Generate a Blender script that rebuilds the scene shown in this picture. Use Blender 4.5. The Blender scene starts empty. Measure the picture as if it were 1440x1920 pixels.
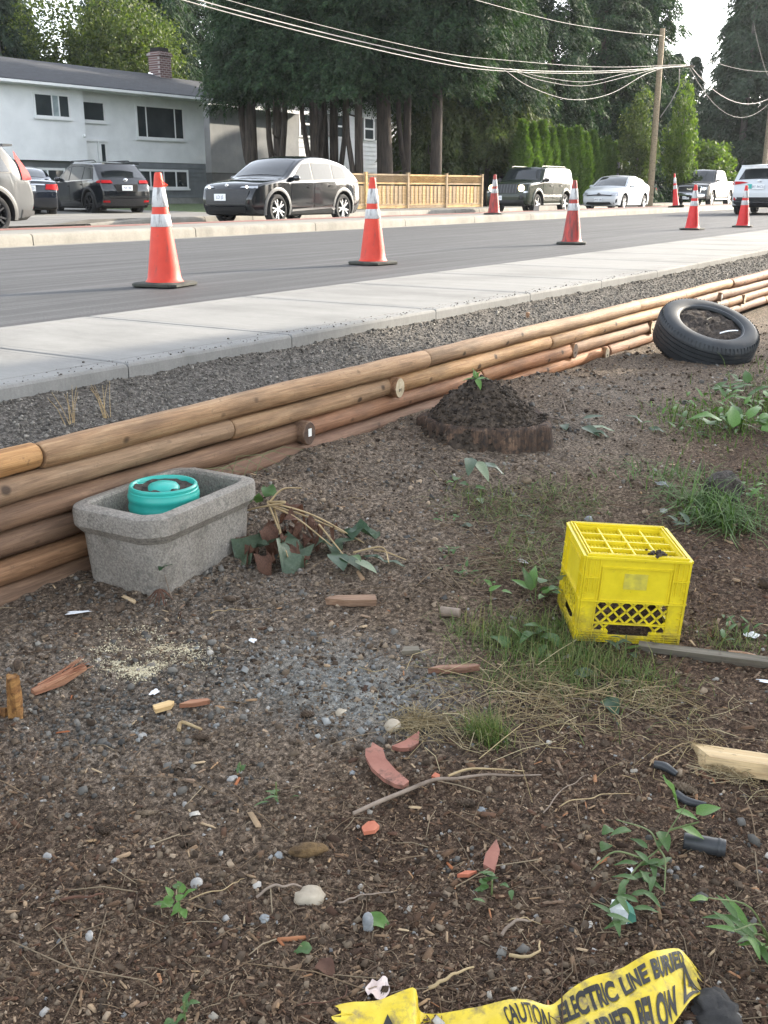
import bpy, bmesh, math, random
import numpy as np
from mathutils import Vector, Matrix, Euler

sc = bpy.context.scene
COL = sc.collection
R_ = math.radians
rnd = random.Random(11)
rng = np.random.default_rng(7)

# ------------------------------------------------------------------ camera
# world: X runs along the street, Y across it towards the houses, Z up, road surface at 0
HEAD, PITCH, FPX = R_(32.4148), R_(17.498), 1900.0
cd = bpy.data.cameras.new('camera')
cd.sensor_fit = 'VERTICAL'; cd.sensor_height = 36.0; cd.lens = 36.0*FPX/1920.0
cd.clip_start = .05; cd.clip_end = 3000
cam = bpy.data.objects.new('camera', cd); COL.objects.link(cam)
cam.location = (0, 0, .755)
cam.rotation_euler = (math.pi/2-PITCH, 0, HEAD-math.pi/2)
sc.camera = cam

# ------------------------------------------------------------------ daylight
SUN_AZ, SUN_EL = R_(-21), R_(20)
world = bpy.data.worlds.new('World'); sc.world = world; world.use_nodes = True
wn = world.node_tree; bg = wn.nodes['Background']
sky = wn.nodes.new('ShaderNodeTexSky'); sky.sky_type = 'NISHITA'; sky.sun_disc = False
sky.sun_elevation = SUN_EL; sky.sun_rotation = math.pi/2-SUN_AZ
sky.air_density = 1.0; sky.dust_density = 1.4; sky.ozone_density = 1.0
hsv = wn.nodes.new('ShaderNodeHueSaturation'); hsv.inputs['Saturation'].default_value = .36
wn.links.new(sky.outputs[0], hsv.inputs['Color']); wn.links.new(hsv.outputs[0], bg.inputs[0]); bg.inputs[1].default_value = .15
sl = bpy.data.lights.new('sun', 'SUN'); sl.energy = 2.8; sl.angle = R_(.53); sl.color = (1, .89, .72)
so = bpy.data.objects.new('sun', sl); COL.objects.link(so)
SUN_DIR = Vector((math.cos(SUN_EL)*math.cos(SUN_AZ), math.cos(SUN_EL)*math.sin(SUN_AZ), math.sin(SUN_EL)))
so.rotation_euler = SUN_DIR.to_track_quat('Z', 'Y').to_euler(); so.location = (30, -10, 30)
sc.view_settings.view_transform = 'Standard'; sc.view_settings.look = 'None'
sc.view_settings.gamma = 1; sc.view_settings.use_curve_mapping = False
sc.view_settings.exposure = 2.2
sc.render.engine = 'CYCLES'
sc.cycles.max_bounces = 6; sc.cycles.diffuse_bounces = 3; sc.cycles.glossy_bounces = 3; sc.cycles.transmission_bounces = 4
sc.cycles.use_denoising = True

# ------------------------------------------------------------------ helpers
def tag(o, label=None, cat=None, group=None, kind=None):
    if label: o['label'] = label
    if cat: o['category'] = cat
    if group: o['group'] = group
    if kind: o['kind'] = kind
    return o

def thing(name, label, cat, loc=(0, 0, 0), rz=0., group=None, rot=None):
    o = bpy.data.objects.new(name, None); COL.objects.link(o)
    o.empty_display_size = .1
    o.location = loc; o.rotation_euler = rot if rot else (0, 0, rz)
    return tag(o, label, cat, group)

def kids(o): return [c for c in bpy.data.objects if c.parent == o]

def copy_tree(o, parent=None):
    c = o.copy(); COL.objects.link(c)
    if parent: c.parent = parent
    for ch in kids(o): copy_tree(ch, c)
    return c

def link_mesh(name, me, mats, parent=None, loc=None, rot=None):
    if mats is not None:
        for m in (mats if isinstance(mats, (list, tuple)) else [mats]): me.materials.append(m)
    o = bpy.data.objects.new(name, me); COL.objects.link(o)
    if parent: o.parent = parent
    if loc is not None: o.location = loc
    if rot is not None: o.rotation_euler = rot
    return o

def shade(me, angle=35):
    me.polygons.foreach_set('use_smooth', [True]*len(me.polygons))
    me.set_sharp_from_angle(angle=R_(angle))

class MB:
    """collects shapes into one mesh"""
    def __init__(s): s.v = []; s.f = []; s.m = []
    def add(s, v, f, m=0):
        n = len(s.v); s.v += [tuple(p) for p in v]
        for q in f: s.f.append([i+n for i in q]); s.m.append(m)
    def box(s, c, d, rot=None, m=0, taper=1.0):
        x, y, z = d[0]/2, d[1]/2, d[2]/2; V = []
        for sz in (-1, 1):
            t = taper if sz > 0 else 1
            for sx, sy in ((-1, -1), (1, -1), (1, 1), (-1, 1)):
                p = Vector((sx*x*t, sy*y*t, sz*z))
                if rot is not None: p = rot @ p
                V.append((p.x+c[0], p.y+c[1], p.z+c[2]))
        s.add(V, [(3, 2, 1, 0), (4, 5, 6, 7), (0, 1, 5, 4), (1, 2, 6, 5), (2, 3, 7, 6), (3, 0, 4, 7)], m)
    def bar(s, a, b, w, h=None, m=0, up=(0, 0, 1)):
        a = Vector(a); b = Vector(b); d = b-a; L = d.length
        if L < 1e-6: return
        x = d/L; u = Vector(up)
        if abs(x.dot(u)) > .99: u = Vector((1, 0, 0))
        y = u.cross(x).normalized(); z = x.cross(y)
        s.box((a+b)/2, (L, w, h or w), Matrix((x, y, z)).transposed(), m)
    def tube(s, pts, rad, n=6, m=0, caps=True):
        pts = [Vector(p) for p in pts]; N = len(pts)
        if not isinstance(rad, (list, tuple, np.ndarray)): rad = [rad]*N
        d0 = (pts[1]-pts[0]).normalized(); u = Vector((0, 0, 1)) if abs(d0.z) < .9 else Vector((1, 0, 0))
        V = []; F = []
        for i in range(N):
            d = (pts[min(i+1, N-1)]-pts[max(i-1, 0)]).normalized()
            y = u.cross(d)
            if y.length < 1e-4: y = Vector((1, 0, 0)).cross(d)
            y.normalize(); z = d.cross(y); u = z
            for k in range(n):
                a = 2*math.pi*k/n; V.append(pts[i]+(y*math.cos(a)+z*math.sin(a))*rad[i])
        for i in range(N-1):
            for k in range(n):
                a = i*n+k; b = i*n+(k+1) % n
                F.append((a, b, b+n, a+n))
        if caps: F.append(tuple(range(n))[::-1]); F.append(tuple(range((N-1)*n, N*n)))
        s.add(V, F, m)
    def lathe(s, prof, n=24, c=(0, 0, 0), rot=None, m=0, a0=0., ms=None):
        V = []; F = []; M = []; P = len(prof)
        for k in range(n):
            a = a0+2*math.pi*k/n
            for r, z in prof:
                p = Vector((r*math.cos(a), r*math.sin(a), z))
                if rot is not None: p = rot @ p
                V.append((p.x+c[0], p.y+c[1], p.z+c[2]))
        for k in range(n):
            for i in range(P-1):
                a = k*P+i; b = ((k+1) % n)*P+i
                s.add([], [], m)
                F.append((a, b, b+1, a+1)); M.append(ms[i] if ms else m)
        n0 = len(s.v); s.v += V
        for q, mm in zip(F, M): s.f.append([i+n0 for i in q]); s.m.append(mm)
    def rings(s, rings, m=0, cap0=True, cap1=True, closed=True):
        n = len(rings[0]); V = [p for r in rings for p in r]; F = []
        for i in range(len(rings)-1):
            for k in range(n if closed else n-1):
                a = i*n+k; b = i*n+(k+1) % n
                F.append((a, b, b+n, a+n))
        if cap0: F.append(tuple(range(n))[::-1])
        if cap1: F.append(tuple(range((len(rings)-1)*n, len(rings)*n)))
        s.add(V, F, m)
    def grid(s, fn, nu, nv, m=0):
        V = [fn(i/(nu-1), j/(nv-1)) for i in range(nu) for j in range(nv)]
        F = [(i*nv+j, (i+1)*nv+j, (i+1)*nv+j+1, i*nv+j+1) for i in range(nu-1) for j in range(nv-1)]
        s.add(V, F, m)
    def build(s, name, mats, parent=None, smooth=None, loc=None, rot=None):
        me = bpy.data.meshes.new(name); me.from_pydata(s.v, [], s.f)
        if any(s.m): me.polygons.foreach_set('material_index', s.m)
        if smooth: shade(me, smooth)
        me.update()
        return link_mesh(name, me, mats, parent, loc, rot)

def bulk_mesh(name, V, F, smooth=False, cols=None):
    """V (N,k,3) instances of one template with faces F (m,q)"""
    V = np.asarray(V, np.float32); F = np.asarray(F, np.int32)
    N, k, _ = V.shape; m, q = F.shape
    me = bpy.data.meshes.new(name)
    me.vertices.add(N*k); me.vertices.foreach_set('co', V.ravel())
    idx = (F[None]+(np.arange(N)*k)[:, None, None]).astype(np.int32).ravel()
    me.loops.add(len(idx)); me.loops.foreach_set('vertex_index', idx)
    me.polygons.add(N*m); me.polygons.foreach_set('loop_start', np.arange(0, N*m*q, q, dtype=np.int32))
    if smooth: me.polygons.foreach_set('use_smooth', np.ones(N*m, bool))
    me.update(calc_edges=True)
    if cols is not None:
        at = me.color_attributes.new('soil', 'FLOAT_COLOR', 'POINT')
        at.data.foreach_set('color', np.asarray(cols, np.float32).ravel())
    return me

def join_bulk(name, blocks, smooth=False):
    """blocks of (V, F) templates with the same polygon size joined in one mesh"""
    vs = []; fs = []; off = 0
    for V, F in blocks:
        V = np.asarray(V, np.float32); N, k, _ = V.shape; F = np.asarray(F)
        vs.append(V.reshape(-1, 3)); fs.append((F[None]+(np.arange(N)*k)[:, None, None]+off).reshape(-1, F.shape[1])); off += N*k
    return bulk_mesh(name, np.concatenate(vs)[None], np.concatenate(fs), smooth)

# ------------------------------------------------------------------ noise in numbers (for terrain)
def vnoise(x, y, seed=0):
    xi = np.floor(x).astype(np.int64); yi = np.floor(y).astype(np.int64); fx = x-xi; fy = y-yi
    fx = fx*fx*(3-2*fx); fy = fy*fy*(3-2*fy)
    def h(a, b):
        n = (a*374761393+b*668265263+seed*144664733) & 0xffffffff
        n = ((n ^ (n >> 13))*1274126177) & 0xffffffff
        return ((n ^ (n >> 16)) & 0xffff)/65535.
    a = h(xi, yi); b = h(xi+1, yi); c = h(xi, yi+1); d = h(xi+1, yi+1)
    return (a+(b-a)*fx)*(1-fy)+(c+(d-c)*fx)*fy
def fbm(x, y, seed=0, oct=4):
    v = 0; a = .5
    for o in range(oct): v = v+a*(vnoise(x*2**o, y*2**o, seed+o*17)-.5); a *= .5
    return v

# ------------------------------------------------------------------ materials
def sstep(a, b, x):
    t = np.clip((np.asarray(x, float)-a)/(b-a), 0, 1); return t*t*(3-2*t)

class NT:
    def __init__(s, name):
        s.m = bpy.data.materials.new(name); s.m.use_nodes = True; s.t = s.m.node_tree
        s.b = s.t.nodes['Principled BSDF']; s.out = s.t.nodes['Material Output']
        s.co = None
    def n(s, typ, **kw):
        nd = s.t.nodes.new(typ)
        for k, v in kw.items(): setattr(nd, k, v)
        return nd
    def l(s, a, b): s.t.links.new(a, b)
    def coord(s, kind='Object', stretch=None):
        tc = s.n('ShaderNodeTexCoord'); o = tc.outputs[kind]
        if stretch:
            mp = s.n('ShaderNodeMapping'); mp.inputs['Scale'].default_value = stretch; s.l(o, mp.inputs[0]); o = mp.outputs[0]
        return o
    def noise(s, co, scale, detail=5, rough=.55, dist=0):
        nz = s.n('ShaderNodeTexNoise'); nz.inputs['Scale'].default_value = scale; nz.inputs['Detail'].default_value = detail
        nz.inputs['Roughness'].default_value = rough; nz.inputs['Distortion'].default_value = dist
        s.l(co, nz.inputs['Vector']); return nz.outputs['Fac']
    def ramp(s, fac, stops, interp='LINEAR'):
        r = s.n('ShaderNodeValToRGB'); e = r.color_ramp.elements; r.color_ramp.interpolation = interp
        while len(e) < len(stops): e.new(.5)
        for i, (p, c) in enumerate(stops):
            e[i].position = p; e[i].color = (*c, 1) if not isinstance(c, (int, float)) else (c, c, c, 1)
        s.l(fac, r.inputs[0]); return r.outputs[0]
    def mix(s, fac, a, b, mode='MIX'):
        mx = s.n('ShaderNodeMix', data_type='RGBA', blend_type=mode)
        for sock, v in ((mx.inputs[0], fac), (mx.inputs[6], a), (mx.inputs[7], b)):
            if isinstance(v, (int, float)): sock.default_value = v
            elif isinstance(v, tuple): sock.default_value = (*v, 1)
            else: s.l(v, sock)
        return mx.outputs[2]
    def math(s, op, a, b=0.):
        m = s.n('ShaderNodeMath', operation=op)
        for i, v in enumerate((a, b)):
            if isinstance(v, (int, float)): m.inputs[i].default_value = v
            else: s.l(v, m.inputs[i])
        return m.outputs[0]
    def bump(s, h, strength=.3, dist=.01):
        b = s.n('ShaderNodeBump'); b.inputs['Strength'].default_value = strength; b.inputs['Distance'].default_value = dist
        s.l(h, b.inputs['Height']); s.l(b.outputs[0], s.b.inputs['Normal'])
    def set(s, **kw):
        for k, v in kw.items():
            i = s.b.inputs[k]
            if isinstance(v, (int, float)): i.default_value = v
            elif isinstance(v, tuple): i.default_value = (*v, 1) if len(v) == 3 else v
            else: s.l(v, i)
        return s

def mat(name, c1, c2=None, scale=8, rough=.7, bump=0, bscale=60, bdist=.004, metal=0, coat=0, spec=.5, stretch=None, detail=5,
        dirt=None, dscale=6, dpos=(.5, .7), lo=.35, hi=.65, emit=None, rrange=0):
    t = NT(name); co = t.coord('Object', stretch)
    col = c1
    if c2 is not None: col = t.ramp(t.noise(co, scale, detail), [(lo, c1), (hi, c2)])
    if dirt is not None:
        col = t.mix(t.ramp(t.noise(co, dscale, 8, .65), [(dpos[0], 0), (dpos[1], 1)]), col, dirt)
    t.set(**{'Base Color': col, 'Roughness': rough, 'Metallic': metal, 'Coat Weight': coat, 'Specular IOR Level': spec})
    if rrange: t.set(Roughness=t.math('ADD', t.math('MULTIPLY', t.noise(co, scale*2), rrange), rough-rrange/2))
    if bump: t.bump(t.noise(co, bscale, 6, .6), bump, bdist)
    if emit: t.set(**{'Emission Color': emit[0], 'Emission Strength': emit[1]})
    return t.m

def island_mat(name, cols, rough=.8, bump=0, bscale=200, noise_amt=.0, transl=0., spec=.3, nscale=1.5):
    """one random colour per loose piece"""
    t = NT(name); g = t.n('ShaderNodeNewGeometry')
    n = len(cols); col = t.ramp(g.outputs['Random Per Island'], [(i/max(n-1, 1), c) for i, c in enumerate(cols)])
    if noise_amt:
        col = t.mix(noise_amt, col, t.ramp(t.noise(t.coord('Object'), nscale, 3), [(.3, .25), (.7, 1.3)]), 'MULTIPLY')
    t.set(**{'Base Color': col, 'Roughness': rough, 'Specular IOR Level': spec})
    if bump: t.bump(t.noise(t.coord('Object'), bscale, 4), bump, .002)
    if transl:
        tr = t.n('ShaderNodeBsdfTranslucent'); t.l(t.mix(1., col, (1.25, 1.5, .5), 'MULTIPLY'), tr.inputs[0])
        ms = t.n('ShaderNodeMixShader'); ms.inputs[0].default_value = transl
        t.l(t.b.outputs[0], ms.inputs[1]); t.l(tr.outputs[0], ms.inputs[2]); t.l(ms.outputs[0], t.out.inputs[0])
    return t.m

def smooth_path(pts, k=5):
    P = [Vector(p) for p in pts]; out = []
    if len(P) < 3: return P
    for i in range(len(P)-1):
        a, b = P[i], P[i+1]; p0 = P[i-1] if i else a*2-b; p3 = P[i+2] if i+2 < len(P) else b*2-a
        for q in range(k):
            u = q/k; out.append(.5*((2*a)+(b-p0)*u+(2*p0-5*a+4*b-p3)*u*u+(3*a-p0-3*b+p3)*u**3))
    return out+[P[-1]]

def text_mesh(body, size=1., bold=0., align='CENTER', extrude=0., res=3):
    cu = bpy.data.curves.new('lettering', 'FONT'); cu.body = body; cu.size = size; cu.align_x = align; cu.align_y = 'CENTER'
    cu.offset = bold; cu.extrude = extrude; cu.resolution_u = res
    o = bpy.data.objects.new('lettering', cu); COL.objects.link(o)
    dg = bpy.context.evaluated_depsgraph_get()
    me = bpy.data.meshes.new_from_object(o.evaluated_get(dg)); me.name = 'lettering'
    bpy.data.objects.remove(o); bpy.data.curves.remove(cu)
    me.materials.clear()
    return me
# ------------------------------------------------------------------ ground heights of the yard
ANC = np.array([(-2,2.7,-.52),(0,2.68,-.51),(1.0,2.65,-.505),(1.9,2.65,-.50),(2.32,2.64,-.50),(2.62,2.62,-.42),(3.0,2.62,-.32),(3.5,2.61,-.296),(4.5,2.59,-.30),(5.4,2.56,-.295),(6.95,2.52,-.355),(7.9,2.5,-.367),(11.4,2.41,-.40),(16,2.3,-.38),
(2.75,.9,-.54),(1.1,.7,-.575),(1.3,1.5,-.56),(2.0,2.1,-.525),(2.6,2.1,-.50),(3.2,2.1,-.42),(3.3,1.5,-.49),(4.6,2.0,-.36),(4.4,1.4,-.42),(5.8,1.6,-.39),(7.8,1.9,-.37),(6,.8,-.43),(4.6,.4,-.47),(3.6,.4,-.52),(9.5,1.2,-.40),(2,0,-.56),(3.6,-.8,-.54),(0,0,-.6),(5,-2,-.52),(9,-1,-.45),(13,0,-.42),(16,-5,-.45),(0,-4,-.6),(-2,1,-.58)])
def yard_base(s, t):
    s = np.asarray(s, float); t = np.asarray(t, float); num = 0; den = 0
    for a, b, z in ANC:
        w = 1/((s-a)**2+(t-b)**2+.05)**1.6; num = num+w*z; den = den+w
    return num/den
def yard_z(s, t):
    s = np.asarray(s, float); t = np.asarray(t, float)
    z = yard_base(s, t)+.035*fbm(s*1.7, t*1.7, 3, 3)+.022*fbm(s*7, t*7, 5, 3)
    z = z+.030*np.abs(fbm(s*15, t*15, 9, 4))*(.6+.8*sstep(1.0, 2.0, t))+.012*fbm(s*55, t*55, 13, 2)
    # ruts and hollows
    z = z-.03*np.exp(-((s-1.1)**2+(t-1.75)**2)/.05)+.02*np.exp(-((s-5.6)**2+(t-2.0)**2)/.3)
    return z-.012
def yz(s, t): return float(yard_z(s, t))
def wall_t(s): return 2.697-.0255*s       # front face of the log wall
def gblob(s, t, a, b, r): return np.exp(-((s-a)**2+(t-b)**2)/(r*r))
def zone_gravel(s, t):
    g = .95*gblob(s, t, 1.66, 1.84, .30)+.8*gblob(s, t, 2.05, 1.45, .25)+.8*gblob(s, t, 1.45, 2.2, .35)+.75*gblob(s, t, 2.35, 2.15, .3)
    g = g+.5*sstep(1.25, 1.8, t)*sstep(2.2, 3., s)+.35*sstep(1.5, 2.1, t)
    g = g+.35*gblob(s, t, 1.55, 1.45, .3)
    return np.clip(g+.9*fbm(s*2.5, t*2.5, 31, 3), 0, 1)
def zone_mulch(s, t):
    m = sstep(1.5, .9, t+.25*(s-2)*0+.6*(1.6-np.minimum(s, 1.6)))
    m = np.maximum(m, sstep(1.6, 1.1, s)*.75)
    return np.clip(m-.5*gblob(s, t, 2.0, 1.4, .4)+.7*fbm(s*3, t*3, 41, 3), 0, 1)
def zone_pale(s, t): return np.clip(gblob(s, t, 2.05, 1.36, .20)*.85+.4*gblob(s, t, 2.05, 1.62, .2)+.6*fbm(s*4, t*4, 51, 3)*gblob(s, t, 2, 1.4, .5), 0, 1)

def spaced(lo, a, b, hi, fine, grow=1.06, mx=6.):
    mid = list(np.arange(a, b, fine)); out = []; x = a; d = fine
    while x > lo: d = min(d*grow, mx); x -= d; out.append(x)
    out = out[::-1]; x = mid[-1]; d = fine; tail = []
    while x < hi: d = min(d*grow, mx); x += d; tail.append(x)
    return np.array(out+mid+tail)

# ---- soil material
t = NT('yard_soil'); co = t.coord('Object')
att = t.n('ShaderNodeVertexColor'); att.layer_name = 'soil'
sep = t.n('ShaderNodeSeparateColor'); t.l(att.outputs[0], sep.inputs[0])
n1 = t.noise(co, 5, 8, .65); n2 = t.noise(co, 70, 6, .7); n3 = t.noise(co, 320, 3, .6)
soil = t.ramp(n2, [(.34, (.028, .019, .013)), (.5, (.105, .075, .051)), (.65, (.28, .21, .148))])
grav = t.ramp(n2, [(.34, (.030, .024, .019)), (.5, (.110, .088, .068)), (.65, (.27, .222, .175))])
mul = t.ramp(n2, [(.34, (.018, .011, .007)), (.5, (.066, .042, .028)), (.67, (.19, .13, .088))])
c = t.mix(sep.outputs[0], soil, grav); c = t.mix(sep.outputs[1], c, mul)
c = t.mix(sep.outputs[2], c, t.ramp(n2, [(.3, (.085, .082, .073)), (.7, (.30, .295, .265))]))
c = t.mix(.75, c, t.ramp(n3, [(.32, .35), (.68, 1.75)]), 'MULTIPLY')
c = t.mix(.5, c, t.ramp(n1, [(.3, .75), (.7, 1.6)]), 'MULTIPLY')
t.set(**{'Base Color': c, 'Roughness': .95, 'Specular IOR Level': .2})
t.bump(t.math('ADD', t.math('MULTIPLY', n2, .7), t.math('MULTIPLY', n3, .5)), .9, .012)
M_SOIL = t.m

ss = spaced(-70, .62, 3.1, 200, .0115, 1.026, 8.); tt = spaced(-70, .08, 2.70, 2.74, .0115, 1.035, 8.)
tt = tt[tt < 2.735]
S, T = np.meshgrid(ss, tt, indexing='ij')
fade = sstep(25, 60, np.hypot(S, T))
Z = np.where(T < 2.76, yard_z(S, T), 0)*(1-fade)+fade*(-.42)
nx, ny = S.shape
V = np.stack([S, T, Z], -1).reshape(1, -1, 3)
i, j = np.meshgrid(np.arange(nx-1), np.arange(ny-1), indexing='ij'); a = (i*ny+j).ravel()
F = np.stack([a, a+ny, a+ny+1, a+1], -1)
cols = np.stack([zone_gravel(S, T), zone_mulch(S, T), zone_pale(S, T), np.ones_like(S)], -1).reshape(-1, 4)
yard = link_mesh('yard_soil', bulk_mesh('yard_soil', V, F, True, cols), M_SOIL)
tag(yard, 'bare brown soil of the yard with gravel patches and wood mulch', None, None, 'structure')

# ---- gravel verge between wall and pavement
t = NT('dark_gravel'); co = t.coord('Object')
n2 = t.noise(co, 55, 7, .7); n3 = t.noise(co, 260, 3)
c = t.ramp(n2, [(.32, (.032, .028, .024)), (.5, (.105, .094, .083)), (.67, (.24, .218, .195))])
c = t.mix(.5, c, t.ramp(n3, [(.3, .5), (.7, 1.5)]), 'MULTIPLY')
t.set(**{'Base Color': c, 'Roughness': .95, 'Specular IOR Level': .2}); t.bump(t.math('ADD', n2, t.math('MULTIPLY', n3, .4)), .9, .014)
M_DGRAVEL = t.m
def pave_in(s): return 3.135-.03*np.minimum(s, 9.)+.0*s     # inner edge of the pavement
def verge_z(s, t):
    w = wall_t(s)+.075; e = pave_in(s); k = np.clip((t-w)/(e-w), 0, 1)
    return -.045+.075*k**1.2+.012*k+.03*fbm(s*5, t*5, 61, 3)*np.minimum(1, k*4+.3)+.014*np.abs(fbm(s*13, t*13, 63, 3))+.006*fbm(s*55, t*55, 67, 2)
ss = np.concatenate([np.arange(-3, .5, .05), np.arange(.5, 7, .014), spaced(6.9, 7., 7.1, 40, .02, 1.01, .3)[5:]]); ss = np.unique(ss)
K = np.linspace(0, 1, 52)
S, KK = np.meshgrid(ss, K, indexing='ij'); T = (wall_t(S)+.03)*(1-KK)+(pave_in(S)+.03)*KK
Z = verge_z(S, T); nx, ny = S.shape
i, j = np.meshgrid(np.arange(nx-1), np.arange(ny-1), indexing='ij'); a = (i*ny+j).ravel()
F = np.stack([a, a+ny, a+ny+1, a+1], -1)
verge = link_mesh('gravel_verge', bulk_mesh('gravel_verge', np.stack([S, T, Z], -1).reshape(1, -1, 3), F, True), M_DGRAVEL)
tag(verge, 'dark gravel bed between the log wall and the pavement', None, None, 'structure')
# ------------------------------------------------------------------ street
def flat(name, s0, s1, t0, t1, z, m, label, ns=2, nt=2, kind='structure'):
    b = MB(); b.grid(lambda u, v: (s0+(s1-s0)*u, t0+(t1-t0)*v, z), ns, nt)
    return tag(b.build(name, m), label, None, None, kind)

t = NT('asphalt'); co = t.coord('Object')
spk = t.noise(co, 85, 5, .75); big = t.noise(t.coord('Object', (.12, 1.3, 1)), 2.2, 5, .6); mid = t.noise(co, 2.0, 5)
c = t.ramp(spk, [(.32, (.026, .026, .028)), (.52, (.060, .060, .063)), (.68, (.15, .148, .146))])
tyr = t.noise(t.coord('Object', (.035, 5, 1)), 2.0, 3, .5)
c = t.mix(.8, c, t.ramp(tyr, [(.44, .72), (.56, 1.15)]), 'MULTIPLY')
c = t.mix(.7, c, t.ramp(big, [(.35, .72), (.65, 1.25)]), 'MULTIPLY'); c = t.mix(.4, c, t.ramp(mid, [(.3, .8), (.7, 1.2)]), 'MULTIPLY')
t.set(**{'Base Color': c, 'Roughness': .72, 'Specular IOR Level': .35}); t.bump(spk, .5, .006)
M_ASPH = t.m

def concrete(name, base, streak=(1, 1, 1), var=.2, bump=.25):
    t = NT(name); co = t.coord('Object'); st = t.coord('Object', streak)
    n1 = t.noise(st, 2.2, 6, .6); n2 = t.noise(co, 160, 4, .6); n3 = t.noise(t.coord('Object', (streak[0]*1.0, streak[1], 1)), 28, 4)
    b = Vector(base)
    c = t.ramp(n1, [(.3, tuple(b*(1-var))), (.7, tuple(b*(1+var)))])
    c = t.mix(.3, c, t.ramp(n2, [(.3, .7), (.7, 1.3)]), 'MULTIPLY'); c = t.mix(.25, c, t.ramp(n3, [(.3, .75), (.7, 1.2)]), 'MULTIPLY')
    st2 = t.noise(co, .9, 8, .62); c = t.mix(.45, c, t.ramp(st2, [(.36, .62), (.52, 1.05)]), 'MULTIPLY')
    t.set(**{'Base Color': c, 'Roughness': .85, 'Specular IOR Level': .3}); t.bump(t.math('ADD', n3, t.math('MULTIPLY', n2, .6)), bump, .004)
    return t.m
M_PAVE = concrete('broomed_concrete', (.215, .212, .203), (3, .6, 1), .10)
M_KERB = concrete('kerb_concrete', (.25, .235, .205), (1, 1, .4), .18, .9)
M_LANE = concrete('pale_lane', (.165, .158, .146), (.3, 2, 1), .18)
M_RED = mat('red_paving', (.16, .065, .05), (.25, .11, .085), 12, .85, .4, 90)
M_GUTTER = concrete('gutter', (.23, .22, .20), (.3, 3, 1), .15)

flat('road', -80, 300, 4.40, 12.74, 0, M_ASPH, 'dark new asphalt road', 40, 6)
flat('gutter', -80, 300, 12.46, 12.72, .004, M_GUTTER, 'pale concrete gutter strip along the far kerb')

# near pavement: separate slabs with tooled edges
PT0, PT1 = 3.0, 4.45
def slab(s0, s1, par):
    b = MB()
    def sect(ins): # inset ring; returns corner points at given inset from outer edge
        a0 = pave_in(s0)+ins; a1 = pave_in(s1)+ins
        return [(s0+ins*.12, a0), (s1-ins*.12, a1), (s1-ins*.12, PT1-ins), (s0+ins*.12, PT1-ins)]
    Rr = []
    for ins, z in ((0, -.12), (0, .088), (.006, .097), (.012, .1), (.105, .1), (.109, .0945), (.114, .0945), (.118, .1)):
        Rr.append([(x, y, z) for x, y in sect(ins)])
    b.rings(Rr, 0, False, True)
    return b.build('slab', M_PAVE, par, 30)
pv = tag(MB().build('pavement', M_PAVE), 'new pale concrete pavement of broomed slabs beside the road', None, None, 'structure')
def slab2(s0, s1, par):
    """one slab: tooled border, joint bevels at both ends"""
    b = MB(); e = .006
    def P(s, k, z): return (s, pave_in(s)+k if k < .5 else PT1-(1-k), z)
    tv = [(0, -.14), (0, .086), (.005, .096), (.014, .1), (.100, .1), (.103, .094), (.108, .094), (.111, .1)]
    tv2 = [(1-k, z) for k, z in tv[::-1]]
    prof = tv+tv2
    sv = [(s0+.003, .0), (s0+.006, .5), (s0+.012, .9), (s0+.018, 1.), (s0+.05, 1.), (s0+.053, .93), (s0+.058, .93), (s0+.061, 1.)]
    sv = sv+[(s0+s1-s, k) for s, k in sv[::-1]]
    V = []; F = []; n = len(prof)
    for s, k in sv:
        for kk, z in prof:
            zz = z if z < .05 else min(z, .1-(1-k)*.012)
            V.append(P(s, kk, zz))
    for i in range(len(sv)-1):
        for j in range(n-1): F.append((i*n+j, (i+1)*n+j, (i+1)*n+j+1, i*n+j+1))
    F.append(tuple(range(n))); F.append(tuple(range((len(sv)-1)*n, len(sv)*n))[::-1])
    b.add(V, F); return b.build('slab', M_PAVE, par, None)
bpy.data.objects.remove(pv)
b = MB(); b.box((4.5, 3.75, -.05), (14, 1.2, .1)); pv = tag(b.build('pavement', M_PAVE), 'new pale concrete pavement of broomed slabs beside the road', None, None, 'structure')
edges = [-1.6, -.45, .55, 1.7, 2.88, 3.92, 5.26, 6.5, 7.75, 9.0, 10.25, 11.5, 12.75, 14, 15.25, 16.5, 17.75, 19, 20.25, 21.5, 23, 25, 27, 29, 32, 35, 40, 60, 120, 260]
for a, c_ in zip(edges[:-1], edges[1:]): slab2(a, c_, pv)

# far kerb stones, median, lane
KT = 12.72
kerb = MB(); kerb.box((50, KT+.13, .0), (260, .1, .12)); kerb = tag(kerb.build('far_kerb', M_KERB), 'pale cast kerb on the far side of the dark road', None, None, 'structure')
kj = [-4, -.3, 3.2, 6.8, 10.33, 13.85, 17.43, 20.96, 24.44]+[24.44+3.5*i for i in range(1, 16)]+[120, 260]
for a, c_ in zip(kj[:-1], kj[1:]):
    b = MB(); b.rings([[(s_, KT+y, z) for y, z in ((0, -.1), (.004, .12), (.02, .155), (.055, .17), (.34, .172), (.34, -.1))] for s_ in (a+.01, a+.02, c_-.02, c_-.01)])
    b.build('kerb_stone', M_KERB, kerb, 40)
flat('median', -80, 300, KT+.34, 14.32, .168, concrete('median_concrete', (.20, .195, .178), (.4, 2, 1), .16), 'pale concrete strip behind the far kerb')
flat('red_strip', -80, 300, 14.32, 15.0, .172, M_RED, 'narrow strip of red paving behind the kerb')
b = MB(); b.box((100, 14.66, .08), (360, .66, .17)); tag(b.build('median_core', M_RED), 'inner edge of the red paving strip', None, None, 'structure')
flat('far_lane', -80, 300, 14.9, 19.2, .0, M_LANE, 'pale sunlit traffic lane beyond the kerb')
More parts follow.
